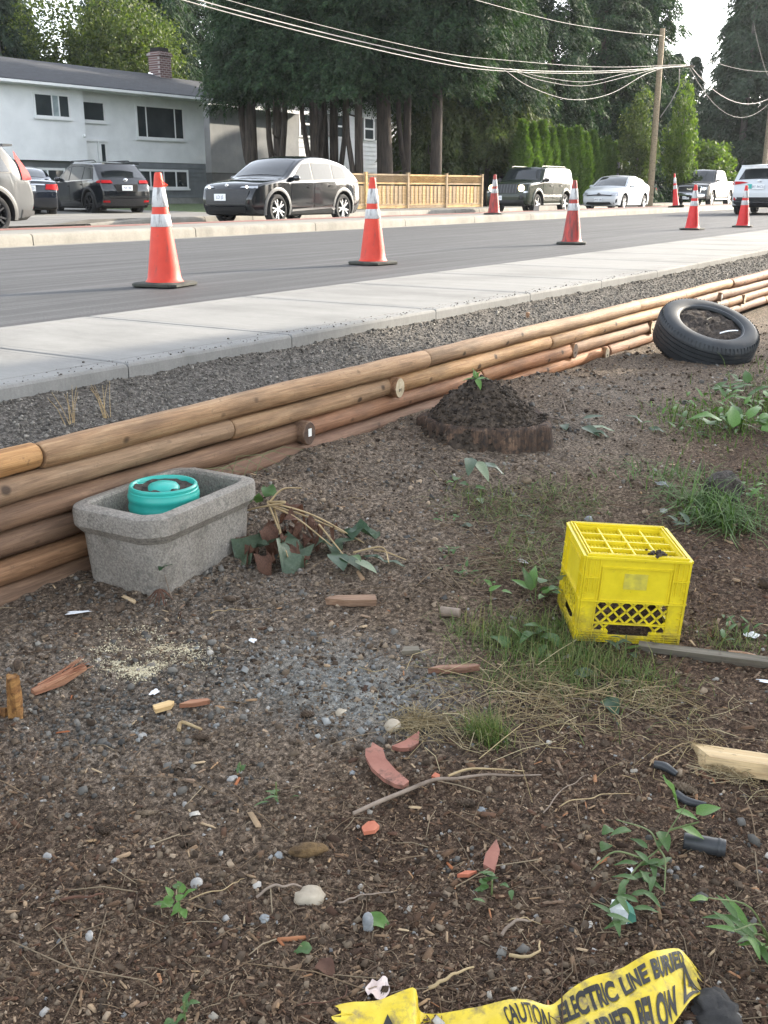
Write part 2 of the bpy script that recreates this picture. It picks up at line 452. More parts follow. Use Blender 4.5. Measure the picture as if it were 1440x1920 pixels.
M_GRASSY = mat('lawn', (.030, .055, .012), (.075, .12, .03), 3, .9, .6, 60, .05)
# far kerb of that lane, with a driveway opening
k2 = MB(); k2.box((100, 19.32, .0), (300, .1, .06)); k2 = tag(k2.build('lane_kerb', M_KERB), 'low pale kerb on the house side of the traffic lane', None, None, 'structure')
x = 17.3
while x < 78:
    b = MB(); b.rings([[(s_, 19.2+y, z*(.35 if (x < 17.4 and s_ < 17.5) else 1)) for y, z in ((0, -.1), (.01, .10), (.05, .145), (.16, .15), (.16, -.1))] for s_ in (x+.012, x+.03, x+1.97, x+1.988)])
    b.build('kerb_stone', M_KERB, k2, 40); x += 2.0
flat('far_pavement', -80, 17.3, 19.2, 22.2, .05, M_LANE, 'pale pavement dropped at the driveway')
b = MB(); b.rings([[(s_, y, z) for y, z in ((19.362, -.3), (19.362, z1), (22.2, z1), (22.2, -.3))] for s_, z1 in ((16.2, .045), (17.4, .146), (300, .148))]); tag(b.build('far_pavement', M_LANE), 'pale pavement on the house side of the lane', None, None, 'structure')
# ground under everything
flat('ground', -300, 900, -300, 700, -.75, M_GRASSY, 'green ground far around the street')
lawn_z = lambda y: .06+.16*min(1, (y-22.2)/12)+.3*max(0, (y-57)/70)
b = MB(); b.grid(lambda u, v: (-80+380*u, 22.2+70*v, lawn_z(22.2+70*v)), 30, 40)
tag(b.build('front_lawns', M_GRASSY), 'lawns in front of the houses', None, None, 'structure')
M_DRIVE = concrete('driveway', (.2, .195, .18), (1, 1, 1), .15)
b = MB(); b.grid(lambda u, v: (14+13.5*u, 22.2+15*v, lawn_z(22.2+15*v)+.012), 4, 30); tag(b.build('driveway', M_DRIVE), 'pale driveway of the white house', None, None, 'structure')

# ------------------------------------------------------------------ log wall
def wood(name, cs, sc_=1.):
    t = NT(name); co = t.coord('Object'); st = t.coord('Object', (.8, 14, 14)); oi = t.n('ShaderNodeObjectInfo')
    off = t.n('ShaderNodeVectorMath', operation='ADD'); t.l(st, off.inputs[0]); t.l(oi.outputs['Random'], off.inputs[1])
    w = t.noise(off.outputs[0], 3.5*sc_, 8, .62, .6); fine = t.noise(t.coord('Object', (2, 60, 60)), 5, 4)
    c = t.ramp(w, [(.28, cs[0]), (.48, cs[1]), (.7, cs[2])])
    kn = t.n('ShaderNodeTexVoronoi'); kn.inputs['Scale'].default_value = 7.5; t.l(t.coord('Object', (.9, 1, 1)), kn.inputs['Vector'])
    c = t.mix(t.ramp(kn.outputs['Distance'], [(.10, 1), (.17, 0)]), c, tuple(v*.38 for v in cs[0]))
    c = t.mix(.45, c, t.ramp(fine, [(.3, .6), (.7, 1.3)]), 'MULTIPLY')
    # weather tint per log
    hs = t.n('ShaderNodeHueSaturation'); t.l(c, hs.inputs['Color']); t.l(t.math('ADD', t.math('MULTIPLY', oi.outputs['Random'], .55), .68), hs.inputs['Value'])
    t.l(t.math('ADD', t.math('MULTIPLY', oi.outputs['Random'], .3), .85), hs.inputs['Saturation'])
    spots = t.math('MAXIMUM', t.ramp(t.noise(co, 34, 6, .75), [(.58, 0), (.68, 1)]), t.math('MULTIPLY', t.ramp(t.noise(t.coord('Object', (1, 3, 3)), 3.2, 7, .7), [(.48, 0), (.66, 1)]), .8))
    c = t.mix(t.math('MULTIPLY', spots, .5), hs.outputs[0], (.07, .045, .03))
    t.set(**{'Base Color': c, 'Roughness': .72, 'Specular IOR Level': .35}); t.bump(t.math('ADD', t.math('MULTIPLY', w, .8), t.math('MULTIPLY', fine, .6)), .55, .006)
    return t.m
M_LOGS = [wood('peeled_log_tan', ((.19, .098, .043), (.37, .212, .102), (.49, .315, .168))),
          wood('peeled_log_brown', ((.12, .062, .033), (.22, .122, .068), (.34, .20, .115))),
          wood('peeled_log_red', ((.14, .065, .036), (.26, .130, .074), (.36, .205, .122))),
          wood('peeled_log_dark', ((.07, .042, .027), (.14, .085, .055), (.22, .14, .092)))]
M_ENDGRAIN = mat('log_end', (.42, .33, .21), (.62, .52, .36), 30, .8, .3, 120)
M_ENDDARK = mat('log_end_dark', (.05, .03, .022), (.10, .06, .04), 40, .85, .4, 120)
M_TAGW = mat('white_staple_tag', (.75, .75, .72), None, rough=.5)
M_INK = mat('black_ink', (.012, .012, .012), rough=.6)

wall = thing('log_retaining_wall', 'low retaining wall of stacked peeled brown logs beside the gravel bed', 'retaining wall', (0, 0, 0))
LD = .0885
wang = math.atan(-.0255)
def add_log(s0, s1, row, mi, rr):
    L = s1-s0-.004; r = LD/2*rr.uniform(.97, 1.05); n = 14; m = max(6, int(L/.14)); rings = []
    bow = rr.uniform(-.006, .006); ph = rr.uniform(0, 6)
    xs = [0, .004]+[.012+(L-.024)*i/m for i in range(m+1)]+[L-.004, L]
    for i, x in enumerate(xs):
        k = .90 if x in (0, L) else (.965 if i in (1, len(xs)-2) else 1)
        w = 1+.03*math.sin(x*7+ph)+.02*math.sin(x*17+2*ph)
        # slight lumps where knots were
        ring = []
        for q in range(n):
            a = 2*math.pi*q/n; rad = r*k*(w+.018*math.sin(3*a+ph+x*2))
            ring.append((x, math.cos(a)*rad+bow*math.sin(math.pi*x/L)+.004*math.sin(x*3.1+ph), math.sin(a)*rad+.003*math.sin(x*2.3+ph*2)))
        rings.append(ring)
    b = MB(); b.rings(rings)
    zc = -.022-LD/2-LD*row+.002
    o = b.build('log', M_LOGS[mi], wall, 40, (s0+.002, wall_t(s0)+LD/2-.004*row*0+rr.uniform(-.004, .004), zc), (0, 0, wang))
    return o
rr = random.Random(5)
rows = {0: ([-3, -.4, 2.11, 4.52, 7.55, 10.0, 12.6, 15.4, 18.2, 21], [0, 0, 0, 0, 0, 2, 0, 2, 0]),
        1: ([-3, -1.2, .9, 3.03, 4.18, 6.0, 8.9, 11.6, 14.4, 17.2, 20], [0, 0, 0, 0, 0, 0, 2, 2, 1, 0]),
        2: ([-3, -.2, 1.5, 3.48, 5.1, 6.38, 7.85, 9.9, 12.5, 15, 18], [1, 1, 1, 2, 2, 1, 1, 1, 2, 1]),
        3: ([-3, -1, 1.2, 3.0, 4.9, 7.0, 8.9, 11.3, 14, 17], [3, 3, 3, 2, 2, 2, 2, 1, 1]),
        4: ([-3, .2, 2.6, 5.0, 8], [3, 1, 1, 1]),
        5: ([-3, -.6, 1.8, 4.4], [1, 1, 1])}
for row, (js, ms) in rows.items():
    for a, c_, mi in zip(js[:-1], js[1:], ms): add_log(a, c_, row, mi, rr)
def tie_end(s, row, mface, proud=.02, tagd=False, sc_=1., label=None):
    """butt end of a log set square into the wall"""
    n = 14; r = LD/2*sc_; rings = []
    for y, k in ((.12, 1), (-proud+.004, 1), (-proud, .93)):
        rings.append([(math.cos(2*math.pi*q/n)*r*k*.92*(1+.05*math.sin(2*q)), y, math.sin(2*math.pi*q/n)*r*k*1.15) for q in range(n)])
    b = MB(); b.rings(rings); b.m = [0]*len(b.f)
    b.m[-1] = 1
    o = b.build('tie_end', [M_LOGS[1], mface], wall, 30, (s, wall_t(s), -.022-LD/2-LD*row), (0, 0, wang))
    if label: o['label'] = label
    if tagd:
        c = MB(); c.box((0, -proud-.0015, .004), (.022, .002, .034)); tg = c.build('paper_tag', M_TAGW, o)
    else:
        c = MB()
        for dx in (-.008, .006): c.box((dx, -proud-.001, -.012), (.004, .0015, .012)); c.box((dx+.003, -proud-.001, -.006), (.006, .0015, .003))
        tg = c.build('stamp', M_INK, o)
    return o
tie_end(4.18, 1, M_ENDGRAIN, .03, False, 1.0, 'pale cut log end near the stump')
tie_end(3.46, 2, M_ENDDARK, .03, True, 1.05, 'dark log end with a white paper tag')
tie_end(7.80, 2, M_ENDGRAIN, .012); tie_end(6.34, 2, M_ENDDARK, .01, False, 1.0); tie_end(6.9, 3, M_ENDGRAIN, .012, False, .9)
tie_end(9.6, 1, M_ENDDARK, .01, True, .8); tie_end(10.4, 2, M_ENDGRAIN, .012, False, .9)

# ------------------------------------------------------------------ traffic cones
def cone_mat(name, c1, c2, dirt, dp):
    t = NT(name); co = t.coord('Object'); st = t.coord('Object', (5, 5, .9))
    c = t.ramp(t.noise(co, 5, 5), [(.3, c1), (.7, c2)])
    c = t.mix(t.math('MULTIPLY', t.ramp(t.noise(st, 4, 9, .72), [dp[0], dp[1]]), .85), c, dirt)
    c = t.mix(t.math('MULTIPLY', t.ramp(t.noise(co, 30, 6, .7), [(.62, 0), (.68, 1)]), .5), c, dirt)
    t.set(**{'Base Color': c, 'Roughness': .55}); return t.m
M_CONE = cone_mat('cone_orange', (.52, .030, .013), (.66, .052, .022), (.12, .05, .04), ((.58, 0), (.74, 1)))
M_CONE_D = cone_mat('cone_red_dirty', (.40, .034, .026), (.54, .055, .038), (.06, .035, .032), ((.42, 0), (.62, 1)))
M_CONE_R = cone_mat('cone_red', (.54, .015, .017), (.66, .030, .026), (.20, .05, .045), ((.6, 0), (.8, 1)))
M_COLLAR = cone_mat('cone_collar', (.50, .50, .50), (.62, .62, .62), (.16, .15, .15), ((.50, 0), (.58, 1)))
M_BASE = mat('cone_base_rubber', (.022, .024, .02), (.05, .052, .042), 9, .8, .3, 80)
M_CORD = mat('orange_cord', (.65, .12, .05), rough=.7)
def cone(label, loc, rz, m, H=.91, lean=None, cord=False, slim=1., caporange=True):
    root = thing('traffic_cone', label, 'traffic cone', loc, rz, 'orange traffic cones along the roadworks')
    if lean: root.rotation_euler = lean
    k = H/.91
    b = MB(); w = .215*k; c = .05
    def oct_(w, c, z): return [(w, -w+c, z), (w, w-c, z), (w-c, w, z), (-w+c, w, z), (-w, w-c, z), (-w, -w+c, z), (-w+c, -w, z), (w-c, -w, z)]
    b.rings([oct_(w-.01, c, .004), oct_(w, c, .012), oct_(w, c, .03), oct_(w-.012, c, .038), oct_(.15*k, .05, .042)])
    b.build('base', M_BASE, root, 40)
    def rad(z): return (.148-(.148-.03)*(z/(.91))**1.0)*k*slim
    zc = [.04, .05, .07, .15, .3, .45]
    b = MB(); P = [(rad(0)+.012, .041*k), (rad(.05)+.006, .055*k), (rad(.07), .075*k)]+[(rad(z), z*k) for z in (.15, .25, .35, .45, .54, .62, .70, .78, .86, .895)]+[(.026*k*slim, .91*k), (.016*k*slim, .912*k)]
    b.lathe(P, 24); o = b.build('cone_body', m, root, 50)
    for z0, z1 in ((.485, .585), (.642, .795)):
        b = MB(); b.lathe([(rad(z0)+.001, z0*k), (rad(z0)+.004, (z0+.004)*k), (rad(z1)+.004, (z1-.004)*k), (rad(z1)+.001, z1*k)], 24); b.build('reflective_collar', M_COLLAR, root, 50)
    if cord:
        pts = [(.03+.012*math.sin(i*.6), -.02+.05*math.cos(i*.5), .885-.075*math.sin(math.pi*i/14)) for i in range(15)]
        b = MB(); b.tube(pts, .004, 5); b.tube([(.0, .036, .88), (.05, .03, .86), (.06, .0, .82), (.04, -.045, .80), (0, -.05, .82), (-.03, -.035, .87)], .004, 5)
        b.build('cord_loop', M_CORD, root, 60)
    return root
cone('orange cone nearest the camera, with a cord looped round its tip', (6.38, 6.24, 0), R_(12), M_CONE, .91, None, True)
cone('orange cone standing in front of the lattice fence', (9.60, 6.24, 0), R_(-8), M_CONE)
cone('grimy dark red cone in front of the green jeep and white hatchback', (15.07, 6.17, 0), R_(20), M_CONE_D, .93)
cone('bright red cone in front of the grey pickup', (22.33, 6.44, 0), R_(-5), M_CONE_R)
cone('bright red cone in front of the white car seen from behind', (24.68, 5.97, 0), R_(8), M_CONE_R)
cone('dirty cone standing on the red strip left of the green jeep', (26.6, 13.25, .172), R_(15), M_CONE_D, 1.06)
cone('leaning slim cone tilted beside the grey pickup', (43.2, 13.2, .175), 0, M_CONE_R, 1.35, (R_(-7), R_(9), .3), False, .62)
# low white concrete block on the median
b = MB(); b.box((33.2, 14.6, .255), (1.5, .2, .16), None, 0, .94); tag(b.build('concrete_block', M_KERB), 'long pale concrete block lying in front of the green jeep', 'concrete block')
# ------------------------------------------------------------------ vehicles
def paint(name, c, metal=.3, rough=.28, dust=.12, coat=.8):
    t = NT(name); co = t.coord('Object')
    n = t.noise(co, 1.7, 6, .6); col = t.mix(t.math('MULTIPLY', n, dust), c, (.25, .23, .20))
    t.set(**{'Specular IOR Level': .5 if coat > .5 else .3, 'Base Color': col, 'Metallic': metal, 'Roughness': t.math('ADD', t.math('MULTIPLY', n, .15), rough-.08), 'Coat Weight': coat, 'Coat Roughness': .06}); return t.m
M_GLASS = mat('car_glass', (.018, .022, .024), None, rough=.04, spec=.8, coat=.5)
M_GLASSL = mat('pale_car_glass', (.045, .05, .053), None, rough=.08, spec=.22, coat=0)  # base lifted to paint in the bright reflections and see-through of side windows
M_TRIM = mat('black_plastic', (.018, .018, .02), (.03, .03, .032), 30, .55)
M_GREYTRIM = mat('grey_cladding', (.06, .063, .066), (.08, .083, .086), 20, .5)
M_TYRE = mat('tyre_rubber', (.016, .016, .017), (.03, .03, .031), 20, .85, .3, 200)
M_RIM = mat('alloy', (.55, .56, .58), None, rough=.3, metal=.9)
M_RIMD = mat('dark_alloy', (.05, .052, .056), None, rough=.35, metal=.7)
M_CHROME = mat('chrome', (.75, .75, .76), None, rough=.15, metal=1)
M_TAIL = mat('tail_lamp', (.40, .012, .016), None, rough=.5, spec=.1)
M_LAMP = mat('lamp_glass', (.55, .57, .60), None, rough=.1, metal=.4, coat=1)
M_LIT = mat('lit_headlight', (.9, .9, .85), None, rough=.2, emit=((1, .93, .78), 3.0))
M_LITW = mat('lit_headlight_warm', (.9, .8, .6), None, rough=.2, emit=((1, .72, .36), 2.2))
M_PLATE = mat('number_plate', (.78, .79, .80), (.86, .87, .88), 10, .5)
M_PLATEINK = mat('plate_ink', (.03, .05, .16), None, rough=.6)
M_TEAL = mat('teal_sticker', (.05, .42, .38), None, rough=.5)
M_DARKWELL = mat('wheel_well', (.008, .008, .008), None, rough=.9)

class Car:
    def __init__(s, root, d):
        s.root = root; s.d = d; L, W, H = d['L'], d['W'], d['H']
        p = [Vector((x, z)) for x, z in d['prof']]
        for _ in range(d.get('soft', 2)):
            q = [p[0]]
            for a, b in zip(p[:-1], p[1:]): q += [a*.75+b*.25, a*.25+b*.75]
            p = q+[p[-1]]
        bot = []; zb = d['zb']; rw = d['rw']; Ra = rw+d.get('gap', .07)
        s.Ra = Ra
        for xc in (d['xr'], d['xf']):
            a0 = math.asin((zb-rw)/Ra)
            for k in range(15):
                a = math.pi-a0+(2*a0-math.pi)*k/14
                bot.append(Vector((xc+Ra*math.cos(a), rw+Ra*math.sin(a))))
        s.outer = p+bot; s.top = p
        s.xmax = max(v.x for v in p); s.xmin = min(v.x for v in p)
        s.r = .055
    def hw(s, x, z):
        d = s.d; w = d['W']/2; L2 = d['L']/2
        k = max(0, (abs(x)-(L2-d.get('pl', .9)))/d.get('pl', .9)); w *= 1-(d.get('pf', .17) if x > 0 else d.get('pr', .12))*k**2.2
        zb = d['belt']
        if z > zb: w *= 1-d['tum']*((z-zb)/(d['H']-zb))
        elif z > zb-.16: w *= 1-.0*(z-zb+.16)
        if z < .5: w *= 1-.06*((.5-z)/.35)**1.5
        return w
    def env(s, poly, x, top=True):
        best = None; n = len(poly)
        for i in range(n):
            a = poly[i]; b = poly[(i+1) % n]
            if (a.x-x)*(b.x-x) <= 0 and abs(a.x-b.x) > 1e-9:
                z = a.y+(b.y-a.y)*(x-a.x)/(b.x-a.x)
                if best is None or (z > best if top else z < best): best = z
        return best
    def crown(s, n): return .045*max(n.y, 0)**2+.10*max(n.x, 0)**2+.06*max(-n.x, 0)**2
    def body(s, mats):
        d = s.d; O = s.outer; n = len(O); r = s.r; ins = []
        for i in range(n):
            a, b, c = O[i-1], O[i], O[(i+1) % n]
            e1 = (b-a); e2 = (c-b)
            e1 = e1.normalized() if e1.length > 1e-6 else e2.normalized(); e2 = e2.normalized() if e2.length > 1e-6 else e1
            nn = Vector((e1.y+e2.y, -(e1.x+e2.x)))
            nn = nn.normalized() if nn.length > 1e-6 else Vector((1, 0))
            ins.append(b-nn*r)
        s.ins = ins
        x0 = min(v.x for v in ins)+.004; x1 = max(v.x for v in ins)-.004
        xs = set(np.linspace(x0, x1, 52))
        for xc in (d['xr'], d['xf']):
            R = s.Ra+r
            for k in range(13): xs.add(min(max(xc+R*.985*math.cos(math.pi*k/12), x0), x1))
        xs = sorted(xs); xs = [x for i, x in enumerate(xs) if i == 0 or x-xs[i-1] > .008]
        NR = 16; cols = []
        for x in xs[::-1]:     # front to rear
            zt = s.env(ins, x); zl = s.env(ins, x, False)
            if zt-zl < .02: zt += .01; zl -= .01
            cols.append([(x, zl+(zt-zl)*k/(NR-1)) for k in range(NR)])
        NC = len(cols); mb = MB()
        for sg in (1, -1):
            V = [(x, sg*s.hw(x, z), z) for c in cols for x, z in c]; F = []
            for i in range(NC-1):
                for k in range(NR-1):
                    q = (i*NR+k, (i+1)*NR+k, (i+1)*NR+k+1, i*NR+k+1)
                    F.append(q[::-1] if sg > 0 else q)
            mb.add(V, F, 0)
        loop = [c[-1] for c in cols]+[cols[-1][k] for k in range(NR-2, -1, -1)]+[c[0] for c in cols[::-1][1:]]+[cols[0][k] for k in range(1, NR-1)]
        m = len(loop); ring = []
        for i in range(m):
            a = Vector(loop[i-1]); b = Vector(loop[i]); c = Vector(loop[(i+1) % m])
            e1 = (b-a).normalized(); e2 = (c-b).normalized(); nn = Vector((e1.y+e2.y, -(e1.x+e2.x)))
            nn = nn.normalized() if nn.length > 1e-6 else Vector((0, 1))
            h = s.hw(b.x, b.y); row = []
            under = nn.y < -.5 or (i > NC+NR-2 and i < 2*NC+NR-3)
            for sg in (1, -1):
                part = []
                for th in (0, 30, 60, 90):
                    o = r*math.sin(R_(th)); part.append((b.x+nn.x*o, sg*(h-r*(1-math.cos(R_(th)))), b.y+nn.y*o))
                inner = []
                for f in (.8, .45, .0):
                    y = (h-r)*f; cr = 0 if under else s.crown(nn)*(1-f*f); o = r+cr
                    if f > 0 or sg > 0: inner.append((b.x+nn.x*o, sg*y, b.y+nn.y*o))
                row += (part+inner) if sg > 0 else (inner+part[::-1])
                if sg > 0: pass
            # right side order must run from centre outwards
            left = row[:7]; right = row[7:]
            rt_inner = right[:2][::-1]; rt = rt_inner+right[2:]
            ring.append((left+rt, under))
        V = [p for rw_, _ in ring for p in rw_]; w = len(ring[0][0]); F = []; M = []
        n0 = len(mb.v); mb.v += V
        for i in range(m):
            j = (i+1) % m
            for k in range(w-1):
                mb.f.append([n0+i*w+k, n0+i*w+k+1, n0+j*w+k+1, n0+j*w+k]); mb.m.append(1 if (ring[i][1] and ring[j][1]) else 0)
        o = mb.build('body', mats, s.root)
        me = o.data; bm = bmesh.new(); bm.from_mesh(me); bmesh.ops.remove_doubles(bm, verts=bm.verts, dist=.0008); bmesh.ops.recalc_face_normals(bm, faces=bm.faces); bm.to_mesh(me); bm.free()
        shade(me, 50); return o
    # --- surface points, all a few mm proud of the body
    def nrm(s, a, b):
        e = (b-a).normalized(); return Vector((e.y, -e.x))
    def S_top(s, x, f, e=.006):
        z = s.env(s.top, x); dx = .02
        za = s.env(s.top, x+dx) or z; zb = s.env(s.top, x-dx) or z
        nn = s.nrm(Vector((x+dx, za)), Vector((x-dx, zb))); h = s.hw(x, z)-s.r
        o = s.crown(nn)*(1-f*f)+e
        return (x+nn.x*o, f*h, z+nn.y*o)
    def xat(s, z, front):
        best = None; P = s.top
        for a, b in zip(P[:-1], P[1:]):
            if (a.y-z)*(b.y-z) <= 0 and abs(a.y-b.y) > 1e-9:
                x = a.x+(b.x-a.x)*(z-a.y)/(b.y-a.y)
                if best is None or (x > best if front else x < best): best = x
        return best
    def S_end(s, y, z, front=True, e=.006):
        x = s.xat(z, front); dz = .015
        xa = s.xat(z-dz, front); xb = s.xat(z+dz, front)
        xa = x if xa is None else xa; xb = x if xb is None else xb
        nn = s.nrm(Vector((xa, z-dz)), Vector((xb, z+dz))) if front else s.nrm(Vector((xb, z+dz)), Vector((xa, z-dz)))
        h = s.hw(x, z)-s.r; f = max(-1, min(1, y/h)); o = s.crown(nn)*(1-f*f)+e
        extra = max(0, abs(y)-h)
        return (x+nn.x*o-(extra*.9 if front else -extra*.9), y, z+nn.y*o)
    def S_side(s, x, z, sg, e=.006): return (x, sg*(s.hw(x, z)+e), z)
    def patch(s, name, mt, fn, quad, nu=6, nv=5, parent=None, mb=None):
        """quad: four (a,b) corners in surface coordinates"""
        q = [Vector(p) for p in quad]; b = mb or MB()
        def g(u, v):
            p = (q[0]*(1-u)+q[1]*u)*(1-v)+(q[3]*(1-u)+q[2]*u)*v
            return fn(p.x, p.y)
        b.grid(g, nu, nv)
        if mb: return None
        o = b.build(name, mt, parent or s.root, 40)
        return o
    def poly_side(s, name, mt, pts, e=.008, sides=(1, -1), parent=None):
        """polygon as fan of quads between its lower and upper outlines"""
        out = []
        for sg in sides:
            xs = sorted({p[0] for p in pts}); xs2 = []
            for a, b in zip(xs[:-1], xs[1:]): xs2 += [a+(b-a)*k/3 for k in range(3)]
            xs2.append(xs[-1]); P = [Vector(p) for p in pts]
            b = MB(); rows = []
            for x in xs2:
                xx = min(max(x, xs[0]+1e-4), xs[-1]-1e-4)
                zt = s.env(P, xx); zl = s.env(P, xx, False); rows.append([s.S_side(x, zl+(zt-zl)*k/4, sg, e) for k in range(5)])
            V = [p for r in rows for p in r]
            F = [(i*5+k, (i+1)*5+k, (i+1)*5+k+1, i*5+k+1) for i in range(len(rows)-1) for k in range(4)]
            if sg > 0: F = [f[::-1] for f in F]
            b.add(V, F); out.append(b.build(name, mt, parent or s.root, 40))
        return out
    def arch(s, mt, wdt=.07, e=.012):
        for xc in (s.d['xf'], s.d['xr']):
            for sg in (1, -1):
                b = MB(); R0 = s.Ra+.01; rw = s.d['rw']; a0 = math.asin((s.d['zb']-rw)/R0)
                b.grid(lambda u, v: s.S_side(xc+(R0+wdt*v)*math.cos(a0+(math.pi-2*a0)*u), max(s.d['zb'], rw+(R0+wdt*v)*math.sin(a0+(math.pi-2*a0)*u)), sg, e*(1 if v < .9 else .3)), 19, 4)
                b.build('wheel_arch', mt, s.root, 40)
    def wheels(s, rim, spokes=5, rr=None, wd=.22, twin=True):
        d = s.d; r = d['rw']; rr = rr or r*.70
        tb = MB(); w = wd/2
        tb.lathe([(rr, -w*.9), (rr+.015, -w), (r-.03, -w), (r-.006, -w*.75), (r, -w*.3), (r, w*.3), (r-.006, w*.75), (r-.03, w), (rr+.015, w), (rr, w*.9), (rr-.01, 0)], 32, rot=Matrix.Rotation(R_(90), 3, 'X'))
        rb = MB(); X = Matrix.Rotation(R_(90), 3, 'X')
        # outer side towards -y of the wheel; barrel, dark disc and spokes
        rb.lathe([(rr, -w*.9), (rr-.012, -w*.95), (rr-.03, -w*.8), (rr-.035, w*.8)], 32, rot=Matrix.Rotation(R_(-90), 3, 'X').inverted())
        db = MB(); db.lathe([(rr-.03, 0), (.001, 0)], 28, rot=X, c=(0, -.01, 0))
        for k in range(spokes):
            for dd in ((-.09, .09) if twin else (0,)):
                a = 2*math.pi*k/spokes+dd; c = Vector((math.cos(a), 0, math.sin(a))); c2 = Vector((math.cos(a+dd*1.3), 0, math.sin(a+dd*1.3)))
                wsp = (.055 if not twin else .034)*r/.36
                rb.bar(c*.03+Vector((0, -w*.80, 0)), c2*(rr-.012)+Vector((0, -w*.86, 0)), wsp, .03, up=(0, 1, 0))
        rb.lathe([(.06, 0), (.06, w*.1), (.03, w*.14), (0.001, w*.14)], 14, rot=X, c=(0, -w*.75, 0))
        first = None
        for xc in (d['xf'], d['xr']):
            for sg in (-1, 1):
                y = sg*(d['W']/2-w-.015)
                if first is None:
                    tyre = tb.build('wheel', M_TYRE, s.root, 45); db.build('brake_disc', M_DARKWELL, tyre); rb.build('rim', rim, tyre, 35); first = tyre
                else: tyre = copy_tree(first, s.root)
                tyre.location = (xc, y, r); tyre.rotation_euler = (0, rnd.uniform(0, 1), 0 if sg < 0 else math.pi)
    def mirror(s, mt, x, z):
        for sg in (1, -1):
            b = MB(); y = sg*(s.hw(x, z)+.11); rings = []
            for k in range(7):
                a = math.pi*k/6; rx = math.sin(a)
                rings.append([(x+.07*math.cos(t_)*(.2+.8*rx), y+sg*.11*-math.cos(a), z+.075*math.sin(t_)*(.25+.75*rx)) for t_ in np.linspace(0, 2*math.pi, 10, endpoint=False)])
            b.rings(rings); b.bar((x-.01, sg*(s.hw(x, z)-.02), z-.05), (x, y, z-.03), .05, .04)
            b.build('wing_mirror', mt, s.root, 40)
    def door(s, mt, pts, hx, hz, hm):
        for o in s.poly_side('seam', M_DARKWELL, pts, .003): pass
        c = Vector((sum(p[0] for p in pts)/len(pts), sum(p[1] for p in pts)/len(pts)))
        inner = []
        for p in pts:
            v = Vector(p)-c; inner.append(tuple(c+Vector((v.x-math.copysign(.009, v.x), v.y-math.copysign(.009, v.y)))))
        for o, sg in zip(s.poly_side('door', mt, inner, .007), (1, -1)):
            b = MB(); y = sg*(s.hw(hx, hz)+.03); b.box((hx, y, hz), (.22, .025, .035)); b.bar((hx-.1, y-sg*.03, hz), (hx-.1, y, hz), .03); b.bar((hx+.1, y-sg*.03, hz), (hx+.1, y, hz), .03)
            b.build('handle', hm, o, 30)
    def plate(s, front, z, txt, y=0., w=.36, h=.16, teal=False):
        b = MB(); b.box((0, 0, 0), (.012, w, h)); p = Vector(s.S_end(y, z, front, .03)); o = b.build('number_plate', M_PLATE, s.root, None, p)
        me = text_mesh(txt, .105); sgn = 1 if front else -1
        tx = link_mesh('lettering', me, M_PLATEINK, o); tx.rotation_euler = (R_(90), 0, R_(90)*sgn); tx.location = (sgn*.0085, 0, 0)
        if teal:
            c = MB(); c.box((0, 0, 0), (.012, .15, .15)); c.build('teal_sticker', M_TEAL, s.root, None, Vector(s.S_end(y+.30, z+.02, front, .02)))
    def badge(s, front, z, r=.055, mt=None):
        b = MB(); p = Vector(s.S_end(0, z, front, .02)); n = 16
        for sx, sy in ((1, .68), (.62, .42), (.3, .62)):
            pts = [(0, r*sx*math.cos(2*math.pi*k/n), r*sy*math.sin(2*math.pi*k/n)) for k in range(n+1)]; b.tube(pts, r*.11, 5)
        b.build('badge', mt or M_CHROME, s.root, 50, p)
    def rails(s, mt, x0, x1, z, y):
        for sg in (1, -1):
            b = MB(); b.tube([(x0, sg*y, z-.05), (x0-.1, sg*y, z-.005), (x0-.25, sg*y, z), (x1+.25, sg*y, z), (x1+.1, sg*y, z-.005), (x1, sg*y, z-.05)], .018, 6); b.build('roof_rail', mt, s.root, 50)

def new_car(name, label, cat, x, y, az, d, z=0.):
    root = thing(name, label, cat, (x, y, z), az); return Car(root, d)

def suv_spec(L=4.6, W=1.84, H=1.66, hood=1.02, wb=2.7, rw=.36, fo=.92, slope=.35, tail=.25, belt=1.02, tum=.22, zb=.24, nose=.05, blunt=.0):
    xf = L/2-fo; xr = xf-wb; f = L/2; b = -L/2
    prof = [(f-.14, zb), (f-.02, zb+.08), (f-.0, .52), (f-.02, .72), (f-.06-nose, hood-.12), (f-.22-nose, hood-.03), (f-.55, hood+.015), (xf-.28, hood+.075), (xf-.42, hood+.13),
            (xf-.42-slope*.55, hood+.13+(H-.10-hood-.13)*.55), (xf-.45-slope, H-.10), (xf-.62-slope, H-.035), (xf-1.3, H), (xr+.55, H-.01), (b+.42+tail*.7, H-.055),
            (b+.22+tail, H-.12), (b+.16+tail*.55, 1.30), (b+.09, 1.04), (b+.03, .90), (b+.0, .70), (b+.01, .50), (b+.10, zb+.06), (b+.22, zb)]
    return dict(L=L, W=W, H=H, xf=xf, xr=xr, rw=rw, zb=zb, prof=prof, belt=belt, tum=tum, hood=hood)

